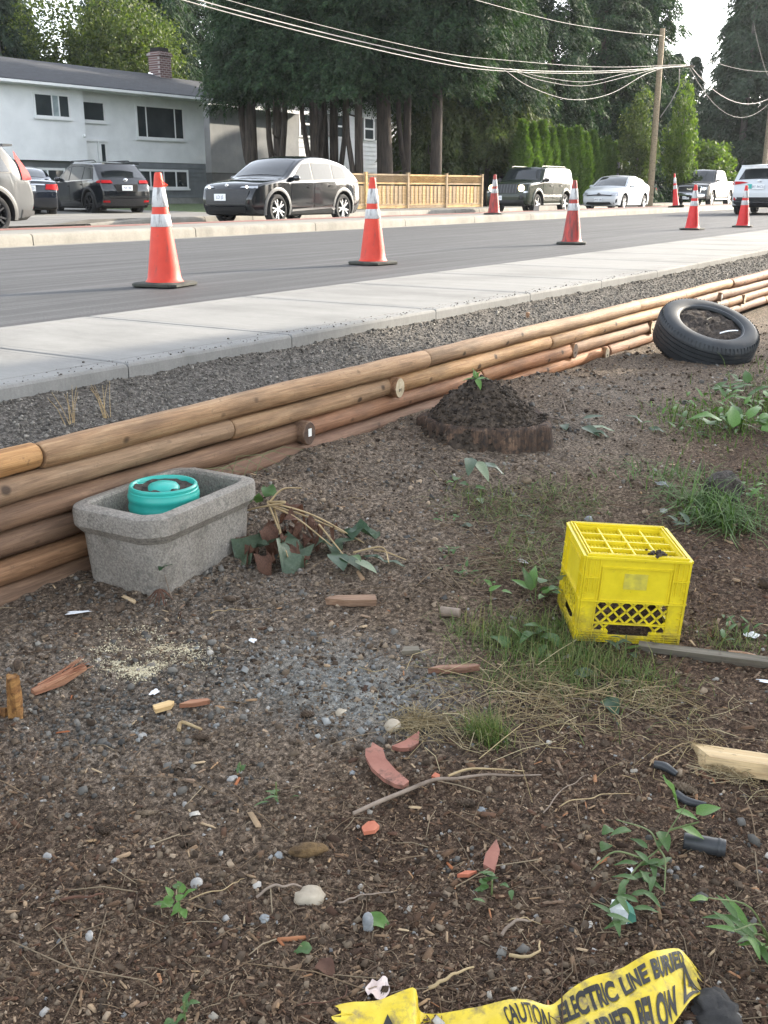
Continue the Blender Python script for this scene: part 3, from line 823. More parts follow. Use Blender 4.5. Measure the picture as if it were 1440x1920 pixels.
def side_glass(c, x_ws, x_b, x_c, x_d, zbelt, zt, m=M_GLASS, trim=True, rise=.06, qtr=True):
    """front door, rear door and quarter windows from windscreen pillar to tail"""
    def zb_(x): return zbelt+rise*(x_ws-x)/(x_ws-x_d)
    A = [(x_ws, zb_(x_ws)), (x_b+.03, zb_(x_b)), (x_b+.03, zt), (x_ws-.55, zt-.03)]
    B = [(x_b-.03, zb_(x_b)), (x_c+.03, zb_(x_c)), (x_c+.03, zt-.005), (x_b-.03, zt)]
    if trim:
        c.poly_side('window_trim', M_TRIM, [(x_ws+.03, zb_(x_ws)-.025), (x_d-.03, zb_(x_d)-.02), (x_d+.14, zt-.06), (x_c+.1, zt+.025), (x_b, zt+.03), (x_ws-.56, zt)], .005)
    c.poly_side('side_window', m, A, .011); c.poly_side('side_window', m, B, .011)
    if qtr: c.poly_side('side_window', m, [(x_c-.03, zb_(x_c)), (x_d+.03, zb_(x_d)), (x_d+.17, zt-.07), (x_c-.03, zt-.015)], .011)

def windscreen(c, x0, x1, m=M_GLASS, fr=.93):
    c.patch('windscreen', m, lambda a, b: c.S_top(a, b, .008), [(x0, fr), (x1, fr*.96), (x1, -fr*.96), (x0, -fr)], 7, 11)
def backlight(c, x0, x1, m=M_GLASS, fr=.86):
    c.patch('rear_window', m, lambda a, b: c.S_top(a, b, .008), [(x0, fr), (x1, fr*.94), (x1, -fr*.94), (x0, -fr)], 7, 9)
def backlight_z(c, z0, z1, w0, w1, m=M_GLASS):
    c.patch('rear_window', m, lambda y, z: c.S_end(y, z, False, .008), [(-w0, z0), (w0, z0), (w1, z1), (-w1, z1)], 11, 6)

# 1) glossy black electric crossover, coming towards the camera
P_BLK = paint('black_paint', (.006, .008, .011), 0, .14, .01)
d = suv_spec(4.69, 1.86, 1.62, 1.0, 2.85, .36, .90, .62, .42, 1.0, .17, .22, .10)
d['soft'] = 1
f_, b_, xf_, xr_ = 2.345, -2.345, d['xf'], d['xr']
d['prof'] = [(f_-.16, .22), (f_-.03, .30), (f_, .48), (f_-.01, .66), (f_-.10, .86), (f_-.24, .95), (f_-.6, 1.01), (xf_-.26, 1.08), (xf_-.42, 1.14), (xf_-.74, 1.36), (xf_-1.06, 1.53), (xf_-1.3, 1.60), (xf_-1.75, 1.635), (xf_-2.2, 1.62), (xr_+.35, 1.58), (xr_-.05, 1.50), (xr_-.36, 1.37), (b_+.30, 1.20), (b_+.10, 1.09), (b_+.04, .98), (b_+.06, .86), (b_, .66), (b_+.02, .46), (b_+.14, .30), (b_+.26, .22)]
c = new_car('crossover_car', 'glossy black crossover with grey wheel arches on the traffic lane', 'car', 22.25, 17.23, math.pi, d)
c.body([P_BLK, M_DARKWELL]); c.arch(M_GREYTRIM, .085)
windscreen(c, d['xf']-.40, d['xf']-1.08); backlight(c, -1.62, -2.05)
side_glass(c, d['xf']-.56, -.02, -.92, -1.62, 1.04, 1.48, M_GLASSL, rise=.08)
c.door(P_BLK, [(d['xf']-.50, .40), (-.02, .38), (-.02, 1.0), (d['xf']-.52, .98)], .12, .88, P_BLK)
c.door(P_BLK, [(-.05, .38), (-.92, .46), (-1.08, .75), (-1.02, 1.04), (-.05, 1.0)], -.82, .92, P_BLK)
c.poly_side('sill_trim', M_CHROME, [(d['xf']-.55, .30), (d['xr']+.62, .36), (d['xr']+.46, .30), (d['xr']+.40, .36), (d['xr']+.6, .43), (d['xf']-.55, .35)], .014)
c.mirror(P_BLK, d['xf']-.62, 1.10)
c.patch('grille', M_TRIM, lambda y, z: c.S_end(y, z), [(-.62, .48), (.62, .48), (.70, .80), (-.70, .80)], 12, 6)
c.patch('lower_grille', M_DARKWELL, lambda y, z: c.S_end(y, z, True, .012), [(-.60, .30), (.60, .30), (.62, .43), (-.62, .43)], 10, 4)
for sg in (1, -1):
    c.patch('headlight', M_LAMP, lambda y, z: c.S_end(y, z, True, .014), [(sg*.42, .83), (sg*.86, .845), (sg*.84, .90), (sg*.46, .86)], 6, 3)
    b = MB(); b.lathe([(.03, 0), (.0, .012)], 12, rot=Matrix.Rotation(R_(90), 3, 'Y')); b.build('lamp', M_LIT, c.root, None, Vector(c.S_end(sg*.60, .855, True, .018)))
    c.patch('air_vent', M_DARKWELL, lambda y, z: c.S_end(y, z, True, .012), [(sg*.70, .42), (sg*.82, .46), (sg*.84, .66), (sg*.76, .62)], 4, 4)
    c.patch('tail_lamp', M_TAIL, lambda y, z: c.S_end(y, z, False, .012), [(sg*.1, .98), (sg*.8, .98), (sg*.8, 1.04), (sg*.1, 1.02)], 8, 3)
c.poly_side('tail_lamp', M_TAIL, [(-1.9, 1.01), (-2.2, .99), (-2.18, 1.05), (-1.95, 1.05)], .012)
c.plate(True, .62, 'LD J5', -.1); c.wheels(M_RIM, 5); c.badge(True, .86, .05)

# 2) silver crossover at the left edge
P_SIL = paint('silver_paint', (.085, .089, .092), .0, .22, .02, .15)
d = suv_spec(4.65, 1.86, 1.68, 1.03, 2.70, .365, .95, .55, .34, 1.03, .22, .26, .08)
c = new_car('crossover_car', 'silver crossover whose rear wheel shows at the left of the picture', 'car', 11.15, 17.25, math.pi, d)
c.body([P_SIL, M_DARKWELL]); c.arch(mat('silver_arch', (.075, .075, .073), rough=.5), .09)
windscreen(c, d['xf']-.40, d['xf']-1.0); backlight_z(c, 1.10, 1.5, .56, .50)
side_glass(c, d['xf']-.52, -.02, -1.02, -1.78, 1.06, 1.53)
c.door(P_SIL, [(d['xf']-.50, .42), (-.02, .40), (-.02, 1.03), (d['xf']-.52, 1.0)], .12, .9, P_SIL)
c.door(P_SIL, [(-.05, .40), (-.95, .50), (-1.08, .80), (-1.02, 1.05), (-.05, 1.03)], -.85, .94, P_SIL)
for sg in (1, -1):
    c.patch('tail_lamp', M_TAIL, lambda y, z: c.S_end(y, z, False, .014), [(sg*.56, .98), (sg*.78, 1.0), (sg*.64, 1.45), (sg*.60, 1.45)], 4, 8)
    c.patch('headlight', M_LAMP, lambda y, z: c.S_end(y, z, True, .014), [(sg*.45, .80), (sg*.86, .82), (sg*.84, .92), (sg*.5, .88)], 5, 3)
    c.patch('reflector', M_TAIL, lambda y, z: c.S_end(y, z, False, .02), [(sg*.62, .47), (sg*.8, .47), (sg*.8, .52), (sg*.62, .52)], 3, 2)
c.poly_side('tail_lamp', M_TAIL, [(-2.02, .98), (-2.26, .98), (-2.22, 1.12), (-2.02, 1.42), (-1.97, 1.5), (-1.95, 1.36), (-2.08, 1.10)], .024)
c.poly_side('bumper_trim', M_TRIM, [(-1.93, .30), (-2.28, .34), (-2.28, .42), (-1.97, .46)], .012)
c.patch('bumper_trim', M_TRIM, lambda y, z: c.S_end(y, z, False, .014), [(-.8, .36), (.8, .36), (.8, .46), (-.8, .46)], 8, 3)
b = MB(); b.box((-2.0, 0, 1.60), (.22, 1.2, .04)); b.build('spoiler', P_SIL, c.root, 30)
c.mirror(P_SIL, d['xf']-.62, 1.12); c.wheels(M_RIMD, 5); c.plate(False, .80, 'GK 41'); c.badge(False, 1.0); c.badge(True, .85)

# 3) black crossover parked in the driveway, seen from behind
d = suv_spec(4.55, 1.84, 1.64, 1.02, 2.70, .36, .95, .58, .40, 1.03, .24, .22, .10)
c = new_car('crossover_car', 'black crossover with roof rails parked nose in by the white house', 'car', 25.1, 27.5, R_(73), d, .06)
c.body([P_BLK, M_DARKWELL]); c.arch(M_TRIM, .08)
windscreen(c, d['xf']-.40, d['xf']-1.02); backlight_z(c, 1.12, 1.48, .66, .55)
side_glass(c, d['xf']-.52, -.02, -1.0, -1.74, 1.05, 1.50)
c.poly_side('window_trim', M_CHROME, [(d['xf']-.5, 1.025), (-1.72, 1.085), (-1.72, 1.105), (d['xf']-.5, 1.045)], .013)
c.door(P_BLK, [(d['xf']-.50, .42), (-.02, .40), (-.02, 1.02), (d['xf']-.52, 1.0)], .12, .9, P_BLK)
c.door(P_BLK, [(-.05, .40), (-.95, .50), (-1.08, .80), (-1.02, 1.05), (-.05, 1.03)], -.85, .94, P_BLK)
for sg in (1, -1):
    c.patch('tail_lamp', M_TAIL, lambda y, z: c.S_end(y, z, False, .014), [(sg*.46, .96), (sg*.86, .98), (sg*.84, 1.07), (sg*.50, 1.04)], 6, 3)
    c.patch('reflector', M_TAIL, lambda y, z: c.S_end(y, z, False, .014), [(sg*.58, .40), (sg*.80, .40), (sg*.80, .45), (sg*.60, .46)], 3, 2)
    c.poly_side('tail_lamp', M_TAIL, [(-1.98, 1.0), (-2.2, .98), (-2.17, 1.07), (-2.0, 1.05)], .012, (sg,))
c.patch('bumper_trim', M_TRIM, lambda y, z: c.S_end(y, z, False, .012), [(-.82, .30), (.82, .30), (.80, .52), (-.80, .52)], 8, 3)
c.patch('number_recess', M_DARKWELL, lambda y, z: c.S_end(y, z, False, .010), [(-.36, .72), (.36, .72), (.42, .93), (-.42, .93)], 8, 3)
c.plate(False, .82, 'NF 86'); c.badge(False, 1.03, .07); c.rails(M_TRIM, .45, -1.45, 1.69, .60); c.mirror(P_BLK, d['xf']-.62, 1.12); c.wheels(M_RIMD, 5)
b = MB(); b.box((-1.98, 0, 1.575), (.2, 1.2, .04)); b.build('spoiler', P_BLK, c.root, 30)

# 4) saloons: shared spec
def saloon_spec(L=4.65, W=1.80, H=1.45):
    xf = L/2-.93; xr = xf-2.68; f = L/2; b = -L/2
    prof = [(f-.12, .20), (f-.02, .30), (f, .5), (f-.04, .64), (f-.18, .74), (f-.5, .82), (xf-.25, .93), (xf-.42, .97), (xf-.8, 1.22), (xf-1.1, H-.06), (xf-1.45, H), (xr+.75, H-.03), (xr+.35, H-.11), (xr-.10, 1.12), (xr-.28, 1.05), (b+.25, 1.03), (b+.08, .99), (b+.02, .84), (b, .6), (b+.02, .45), (b+.10, .26), (b+.2, .20)]
    return dict(L=L, W=W, H=H, xf=xf, xr=xr, rw=.325, zb=.20, prof=prof, belt=.94, tum=.27, hood=.9)
def saloon(label, x, y, az, pm, plate, z=0.):
    d = saloon_spec(); c = new_car('saloon_car', label, 'car', x, y, az, d, z); c.body([pm, M_DARKWELL])
    windscreen(c, d['xf']-.42, d['xf']-1.08); backlight(c, d['xr']+.42, d['xr']-.12)
    side_glass(c, d['xf']-.55, .0, -.9, -1.35, .97, 1.34, qtr=True)
    c.door(pm, [(d['xf']-.5, .32), (0, .32), (0, .95), (d['xf']-.55, .92)], .14, .84, pm); c.door(pm, [(-.03, .32), (-.9, .4), (-1.0, .7), (-.95, .96), (-.03, .95)], -.8, .86, pm)
    for sg in (1, -1):
        c.patch('tail_lamp', M_TAIL, lambda y_, z_: c.S_end(y_, z_, False, .014), [(sg*.46, .78), (sg*.86, .76), (sg*.84, .93), (sg*.5, .91)], 5, 3)
        c.patch('headlight', M_LAMP, lambda y_, z_: c.S_end(y_, z_, True, .014), [(sg*.45, .58), (sg*.85, .6), (sg*.84, .70), (sg*.5, .66)], 5, 3)
        c.poly_side('tail_lamp', M_TAIL, [(-2.05, .78), (-2.25, .78), (-2.25, .92), (-2.1, .9)], .012, (sg,))
    c.patch('number_recess', M_CHROME, lambda y_, z_: c.S_end(y_, z_, False, .010), [(-.46, .89), (.46, .89), (.46, .92), (-.46, .92)], 6, 2)
    c.plate(False, .80, plate); c.badge(False, .955, .06); c.mirror(pm, d['xf']-.68, 1.02); c.wheels(M_RIMD, 5)
    return c
P_NAVY = paint('dark_blue_paint', (.010, .014, .024), 0, .16, .02)
saloon('dark saloon in the driveway behind the silver crossover', 22.1, 27.75, R_(60), P_NAVY, 'CP 7D', .06)
saloon('dark parked car behind the wooden pole', 68.0, 22.9, R_(15), P_NAVY, 'HB 20', .1)

# 5) dark green boxy four-by-four with its lamps lit
P_GRN = paint('dark_green_paint', (.018, .026, .017), .0, .16, .02, .2)
L = 4.41; xf = 1.28; xr = xf-2.635; f = L/2; bk = -L/2
prof = [(f-.16, .30), (f-.02, .36), (f, .52), (f-.02, .74), (f-.07, .98), (f-.16, 1.06), (f-.5, 1.10), (xf-.20, 1.13), (xf-.34, 1.16), (xf-.58, 1.42), (xf-.74, 1.60), (xf-.9, 1.65), (-.2, 1.67), (bk+.5, 1.655), (bk+.22, 1.62), (bk+.16, 1.5), (bk+.08, 1.1), (bk+.04, .8), (bk, .55), (bk+.04, .36), (bk+.15, .30)]
d = dict(L=L, W=1.76, H=1.67, xf=xf, xr=xr, rw=.35, zb=.30, prof=prof, belt=1.10, tum=.13, hood=1.1, gap=.10, pf=.07, pr=.05, pl=.5)
c = new_car('four_by_four', 'dark green boxy four-by-four with a lit round headlight', 'car', 37.8, 17.25, math.pi, d)
c.body([P_GRN, M_DARKWELL]); c.arch(P_GRN, .10, .03)
windscreen(c, xf-.33, xf-.74); backlight_z(c, 1.16, 1.5, .66, .6)
side_glass(c, xf-.42, .0, -.92, -1.9, 1.13, 1.53, M_GLASSL, rise=.0)
c.door(P_GRN, [(xf-.47, .45), (.0, .45), (.0, 1.1), (xf-.40, 1.1)], .14, 1.0, M_TRIM); c.door(P_GRN, [(-.03, .45), (-.82, .5), (-.95, .8), (-.95, 1.1), (-.03, 1.1)], -.8, 1.0, M_TRIM)
c.poly_side('side_moulding', M_CHROME, [(xf-.48, .60), (xr+.48, .60), (xr+.48, .68), (xf-.48, .68)], .022); c.poly_side('sill_trim', M_CHROME, [(xf-.48, .315), (xr+.48, .315), (xr+.48, .37), (xf-.48, .37)], .02)
c.patch('grille', M_TRIM, lambda y, z: c.S_end(y, z, True, .008), [(-.42, .72), (.42, .72), (.44, 1.0), (-.44, 1.0)], 8, 4)
for k in range(8):
    y0 = -.42+.12*k; c.patch('grille_bar', M_GREYTRIM, lambda y, z: c.S_end(y, z, True, .022), [(y0-.02, .73), (y0+.02, .73), (y0+.02, .99), (y0-.02, .99)], 2, 3)
c.patch('bumper', M_TRIM, lambda y, z: c.S_end(y, z, True, .02), [(-.72, .34), (.72, .34), (.72, .50), (-.72, .50)], 8, 3)
for sg in (1, -1):
    b = MB(); b.lathe([(.115, -.02), (.12, .02), (.10, .035), (.05, .045), (.001, .048)], 20, rot=Matrix.Rotation(R_(90), 3, 'Y'))
    b.build('headlight', M_LITW, c.root, 40, Vector(c.S_end(sg*.60, .90, True, .0)))
    b = MB(); b.lathe([(.07, -.02), (.075, .01), (.06, .02), (.001, .02)], 16, rot=Matrix.Rotation(R_(90), 3, 'Y')); b.build('fog_lamp', M_TRIM, c.root, 40, Vector(c.S_end(sg*.62, .60, True, .0)))
    c.patch('indicator', M_LAMP, lambda y, z: c.S_end(y, z, True, .014), [(sg*.70, .74), (sg*.84, .74), (sg*.84, .80), (sg*.70, .80)], 3, 2)
    c.patch('tail_lamp', M_TAIL, lambda y, z: c.S_end(y, z, False, .014), [(sg*.66, .85), (sg*.82, .85), (sg*.8, 1.2), (sg*.68, 1.2)], 3, 4)
c.plate(True, .56, 'SR 82K', -.3); c.mirror(M_TRIM, xf-.50, 1.2); c.wheels(M_RIM, 5, None, .22, False); c.rails(M_TRIM, .5, -1.8, 1.71, .62)

# 6) white hatchback
P_WHT = paint('white_paint', (.60, .62, .64), .0, .25, .03, .4)
L = 4.54; f = L/2; bk = -f; xf = f-.95; xr = xf-2.70
prof = [(f-.12, .18), (f-.03, .26), (f, .45), (f-.03, .60), (f-.14, .72), (f-.4, .84), (xf-.1, .95), (xf-.24, 1.0), (xf-.6, 1.22), (xf-.95, 1.40), (xf-1.3, 1.465), (xf-1.6, 1.47), (xr+.55, 1.36), (xr+.0, 1.18), (bk+.35, 1.10), (bk+.12, 1.07), (bk+.07, .98), (bk+.10, .8), (bk, .55), (bk+.03, .34), (bk+.1, .22), (bk+.2, .18)]
d = dict(L=L, W=1.76, H=1.47, xf=xf, xr=xr, rw=.32, zb=.18, prof=prof, belt=.96, tum=.19, hood=.95)
c = new_car('hatchback_car', 'white hatchback with a sloping tail behind the green four-by-four', 'car', 47.15, 17.2, math.pi, d)
c.body([P_WHT, M_DARKWELL]); windscreen(c, xf-.24, xf-1.0); backlight(c, xr+.5, xr-.1)
side_glass(c, xf-.45, .08, -.8, -1.35, .99, 1.36, M_GLASSL)
c.door(P_WHT, [(xf-.45, .30), (.06, .30), (.06, .96), (xf-.5, .93)], .2, .86, P_WHT); c.door(P_WHT, [(.03, .30), (-.78, .38), (-.92, .65), (-.85, .98), (.03, .96)], -.7, .89, P_WHT)
for sg in (1, -1):
    c.patch('headlight', M_LAMP, lambda y, z: c.S_end(y, z, True, .012), [(sg*.50, .64), (sg*.84, .60), (sg*.80, .76), (sg*.62, .72)], 5, 4)
    c.patch('air_vent', M_DARKWELL, lambda y, z: c.S_end(y, z, True, .012), [(sg*.66, .28), (sg*.80, .34), (sg*.82, .50), (sg*.76, .46)], 3, 3)
    c.patch('tail_lamp', M_TAIL, lambda y, z: c.S_end(y, z, False, .012), [(sg*.62, .60), (sg*.84, .62), (sg*.76, 1.0), (sg*.7, 1.0)], 3, 4)
c.patch('grille', M_TRIM, lambda y, z: c.S_end(y, z, True, .010), [(-.55, .585), (.55, .585), (.62, .625), (-.62, .625)], 10, 2)
c.patch('lower_grille', M_DARKWELL, lambda y, z: c.S_end(y, z, True, .010), [(-.62, .26), (.62, .26), (.52, .36), (-.52, .36)], 10, 3)
c.badge(True, .63, .07, M_RIMD); c.plate(True, .45, 'SA42 0R'); c.mirror(P_WHT, xf-.62, 1.02); c.wheels(M_RIM, 5)

# 7) grey pickup
P_GRY = paint('grey_paint', (.06, .06, .058), .0, .17, .04, .2)
L = 5.8; f = L/2; bk = -f; xf = f-1.0; xr = xf-3.6
prof = [(f-.15, .36), (f-.01, .42), (f, .62), (f-.05, .68), (f-.05, 1.0), (f-.12, 1.14), (f-.5, 1.22), (xf-.15, 1.26), (xf-.3, 1.29), (xf-.65, 1.6), (xf-.95, 1.86), (xf-1.15, 1.93), (xf-1.8, 1.95), (xf-2.45, 1.92), (xf-2.62, 1.82), (xf-2.75, 1.42), (xf-2.80, 1.36), (bk+.1, 1.36), (bk+.03, 1.30), (bk, .6), (bk+.05, .45), (bk+.15, .40)]
d = dict(L=L, W=2.0, H=1.95, xf=xf, xr=xr, rw=.41, zb=.40, prof=prof, belt=1.30, tum=.16, hood=1.24, gap=.11, pf=.10, pr=.03, pl=.6)
c = new_car('pickup_truck', 'grey pickup with chrome bumper and lit lamps coming along the lane', 'pickup truck', 60.6, 16.95, math.pi, d)
c.body([P_GRY, M_DARKWELL]); windscreen(c, xf-.3, xf-.98); c.arch(P_GRY, .09, .03)
c.poly_side('window_trim', M_TRIM, [(xf-.42, 1.29), (xf-2.6, 1.33), (xf-2.55, 1.78), (xf-1.1, 1.80)], .005)
c.poly_side('side_window', M_GLASS, [(xf-.48, 1.32), (xf-1.45, 1.33), (xf-1.45, 1.76), (xf-1.08, 1.76)], .012); c.poly_side('side_window', M_GLASS, [(xf-1.52, 1.33), (xf-2.45, 1.35), (xf-2.42, 1.74), (xf-1.52, 1.76)], .012)
c.door(P_GRY, [(xf-.5, .5), (xf-1.48, .5), (xf-1.48, 1.28), (xf-.42, 1.26)], xf-1.3, 1.12, M_CHROME); c.door(P_GRY, [(xf-1.52, .5), (xf-2.5, .5), (xf-2.6, 1.3), (xf-1.52, 1.28)], xf-2.4, 1.14, M_CHROME)
c.patch('grille', M_TRIM, lambda y, z: c.S_end(y, z, True, .012), [(-.56, .74), (.56, .74), (.60, 1.04), (-.60, 1.04)], 8, 4)
b = MB(); 
for z in (.755, 1.05): b.tube([c.S_end(y, z, True, .03) for y in np.linspace(-.6, .6, 9)], .022, 6)
for sg in (1, -1): b.tube([c.S_end(sg*.6, z, True, .03) for z in np.linspace(.755, 1.05, 4)], .022, 6)
b.build('grille_surround', M_CHROME, c.root, 50)
me = text_mesh('RAM', .14, .004); o = link_mesh('lettering', me, M_CHROME, c.root); o.rotation_euler = (R_(90), 0, R_(90)); o.location = Vector(c.S_end(0, .92, True, .03))
for sg in (1, -1):
    c.patch('headlight', M_LAMP, lambda y, z: c.S_end(y, z, True, .014), [(sg*.62, .88), (sg*.92, .88), (sg*.91, 1.04), (sg*.64, 1.02)], 5, 4)
    b = MB(); b.lathe([(.05, 0), (.03, .02), (.001, .022)], 14, rot=Matrix.Rotation(R_(90), 3, 'Y')); b.build('lamp', M_LIT, c.root, 40, Vector(c.S_end(sg*.78, .95, True, .016)))
    c.patch('tail_lamp', M_TAIL, lambda y, z: c.S_end(y, z, False, .012), [(sg*.85, .9), (sg*.95, .9), (sg*.95, 1.28), (sg*.85, 1.28)], 3, 4)
c.patch('bumper', M_CHROME, lambda y, z: c.S_end(y, z, True, .03), [(-.93, .47), (.93, .47), (.92, .66), (-.92, .66)], 12, 4)
c.patch('lower_grille', M_DARKWELL, lambda y, z: c.S_end(y, z, True, .036), [(-.5, .49), (.5, .49), (.5, .58), (-.5, .58)], 8, 2)
c.plate(True, .50, 'RT 54', -.15); c.mirror(M_CHROME, xf-.66, 1.40); c.wheels(M_RIM, 6, None, .27, False)
for sg in (1, -1):
    b = MB(); b.tube([(xf-.5, sg*.98, .40), (xr+.6, sg*.98, .40)], .04, 8); b.build('side_step', M_CHROME, c.root, 50)

# 8) white seven-seater going away
d = suv_spec(4.97, 1.93, 1.72, 1.05, 2.85, .375, .98, .6, .36, 1.08, .22, .26, .1)
c = new_car('crossover_car', 'white crossover seen from behind at the right edge of the road', 'car', 41.0, 9.0, R_(2), d)
c.body([P_WHT, M_DARKWELL]); c.arch(M_TRIM, .07)
windscreen(c, d['xf']-.40, d['xf']-1.02); backlight_z(c, 1.17, 1.53, .74, .60)
side_glass(c, d['xf']-.52, .1, -1.0, -1.95, 1.10, 1.57)
for sg in (1, -1):
    c.patch('tail_lamp', M_TAIL, lambda y, z: c.S_end(y, z, False, .014), [(sg*.36, 1.05), (sg*.93, 1.0), (sg*.92, 1.13), (sg*.60, 1.10)], 8, 3)
    c.poly_side('tail_lamp', M_TAIL, [(-2.1, 1.05), (-2.4, 1.02), (-2.38, 1.12), (-2.15, 1.12)], .012, (sg,))
    c.patch('reflector', M_TAIL, lambda y, z: c.S_end(y, z, False, .018), [(sg*.72, .50), (sg*.86, .52), (sg*.86, .62), (sg*.78, .60)], 3, 2)
    c.patch('headlight', M_LAMP, lambda y, z: c.S_end(y, z, True, .014), [(sg*.45, .80), (sg*.88, .82), (sg*.86, .92), (sg*.5, .88)], 5, 3)
c.patch('bumper_trim', M_TRIM, lambda y, z: c.S_end(y, z, False, .012), [(-.85, .30), (.85, .30), (.85, .60), (-.85, .60)], 10, 4)
c.patch('bumper_strip', M_CHROME, lambda y, z: c.S_end(y, z, False, .02), [(-.85, .44), (.85, .44), (.85, .47), (-.85, .47)], 10, 2)
c.plate(False, .92, 'BT 56CU', 0, .40, .17, True); c.badge(False, 1.08, .075); c.mirror(P_WHT, d['xf']-.62, 1.15); c.wheels(M_RIMD, 5)
b = MB(); b.box((-2.15, 0, 1.655), (.26, 1.36, .045)); b.build('spoiler', P_WHT, c.root, 30)
# ------------------------------------------------------------------ white split-level house
M_STUCCO = mat('white_stucco', (.70, .72, .74), (.80, .82, .84), 1.2, .9, .4, 60, .01)
M_SIDING = mat('grey_siding', (.15, .165, .18), (.19, .205, .22), 2, .75, .2, 40)
M_WHITEWOOD = mat('white_trim', (.72, .74, .75), (.80, .81, .82), 3, .6)
M_PANE = mat('window_pane', (.02, .026, .03), (.05, .06, .065), .6, .04, spec=.8)
M_PANEPALE = mat('pale_pane', (.22, .27, .29), (.34, .40, .42), 3, .3)  # reflecting panes: the pale reflection is put into the base colour
t = NT('roof_shingle'); co = t.coord('Object')
br = t.n('ShaderNodeTexBrick'); br.inputs['Scale'].default_value = 1; br.inputs['Brick Width'].default_value = .3; br.inputs['Row Height'].default_value = .14; br.inputs['Mortar Size'].default_value = .008
br.inputs['Color1'].default_value = (.018, .020, .026, 1); br.inputs['Color2'].default_value = (.032, .035, .044, 1); br.inputs['Mortar'].default_value = (.010, .010, .013, 1); t.l(co, br.inputs[0])
c_ = t.mix(.5, br.outputs[0], t.ramp(t.noise(co, 3, 6), [(.3, .6), (.7, 1.4)]), 'MULTIPLY')
t.set(**{'Base Color': c_, 'Roughness': .85}); t.bump(br.outputs['Fac'], -.4, .01); M_ROOF = t.m
def brick_mat(name, c1, c2, mo):
    t = NT(name); co = t.coord('Object'); mp = t.n('ShaderNodeMapping'); mp.inputs['Rotation'].default_value = (R_(90), 0, 0); t.l(co, mp.inputs[0])
    br = t.n('ShaderNodeTexBrick'); br.inputs['Scale'].default_value = 1; br.inputs['Brick Width'].default_value = .3; br.inputs['Row Height'].default_value = .11; br.inputs['Mortar Size'].default_value = .014
    br.inputs['Color1'].default_value = (*c1, 1); br.inputs['Color2'].default_value = (*c2, 1); br.inputs['Mortar'].default_value = (*mo, 1); t.l(mp.outputs[0], br.inputs[0])
    t.set(**{'Base Color': br.outputs[0], 'Roughness': .9}); return t.m
M_BRICK = brick_mat('chimney_brick', (.10, .055, .055), (.15, .085, .08), (.30, .27, .26))

# house coordinates: a along the front (to the left as seen from the road), b into the house, z up
HO = Vector((41.3, 37.0)); ha = R_(-4.1); HE = Vector((-math.cos(ha), -math.sin(ha))); HN = Vector((-math.sin(ha)*-1, math.cos(ha)))
HN = Vector((-HE.y*-1*-1, -HE.x)) if False else Vector((.0715, .9974))
house = thing('house', 'white split level house with dark grey roof and grey lower siding', 'house', (HO.x, HO.y, 0), 0)
def hp(a, b, z): p = HE*a+HN*b; return (p.x, p.y, z)
def hbox(a0, a1, b0, b1, z0, z1, m, name, par=None, mbx=None):
    b = mbx or MB(); V = [hp(a, bb, z) for z in (z0, z1) for a, bb in ((a0, b0), (a1, b0), (a1, b1), (a0, b1))]
    b.add(V, [(3, 2, 1, 0), (4, 5, 6, 7), (0, 1, 5, 4), (1, 2, 6, 5), (2, 3, 7, 6), (3, 0, 4, 7)])
    if mbx: return None
    return b.build(name, m, par or house)
HZ = .15; EZ = 5.12
hbox(0, 7.62, .0, 9, 2.15, EZ, M_STUCCO, 'wall'); hbox(7.62, 19, -.35, 9, 2.09, EZ, M_STUCCO, 'wall')
hbox(0.06, 18.9, .06, 8.9, HZ-.4, 2.16, M_SIDING, 'lower_wall')
hbox(.02, 18.95, .02, 8.95, HZ-.4, HZ+.35, concrete('foundation', (.28, .28, .27)), 'foundation')
z = HZ+.36; k = 0
while z < 2.1:
    z1 = min(z+.2, 2.14)
    b = MB(); V = []
    for a in (-.0, 6.16):
        V += [hp(a, .06, z), hp(a, -.002, z), hp(a, .035, z1+.012), hp(a, .06, z1+.012)]
    b.add(V, [(0, 1, 5, 4), (1, 2, 6, 5), (2, 3, 7, 6), (0, 3, 2, 1), (4, 5, 6, 7)]); b.build('siding_board', M_SIDING, house)
    b = MB(); V = []
    for a in (7.75, 18.9):
        V += [hp(a, .06, z), hp(a, -.002, z), hp(a, .035, z1+.012), hp(a, .06, z1+.012)]
    b.add(V, [(0, 1, 5, 4), (1, 2, 6, 5), (2, 3, 7, 6), (0, 3, 2, 1), (4, 5, 6, 7)]); b.build('siding_board', M_SIDING, house)
    z += .2
def window(a0, a1, z0, z1, b0, splits=(), panem=None, fw=.07, par=house, box=hbox, ledge=True):
    """a0>a1: left and right edges"""
    b = MB()
    for aa in (a0, a1): box(aa-fw/2, aa+fw/2, b0-.05, b0+.02, z0-fw/2, z1+fw/2, None, '', None, b)
    for zz in (z0, z1): box(a1+fw/2, a0-fw/2, b0-.049, b0+.02, zz-fw/2, zz+fw/2, None, '', None, b)
    for s_ in splits: box(s_-fw*.35, s_+fw*.35, b0-.045, b0+.02, z0+fw/2, z1-fw/2, None, '', None, b)
    w = b.build('window', M_WHITEWOOD, par)
    es = [a1]+sorted(splits)+[a0]
    for i, (x0, x1) in enumerate(zip(es[:-1], es[1:])):
        m = panem[i] if panem else M_PANE
        o = box(x0+fw*.36, x1-fw*.36, b0-.02, b0+.01, z0+fw/2, z1-fw/2, m, 'pane', w)
    if ledge: box(a1-.1, a0+.1, b0-.09, b0-.051, z0-.12, z0-.04, M_WHITEWOOD, 'sill', w)
window(10.18, 8.42, 3.88, 4.78, -.35, (9.3, 8.95), [M_PANE, M_PANEPALE, M_PANE])
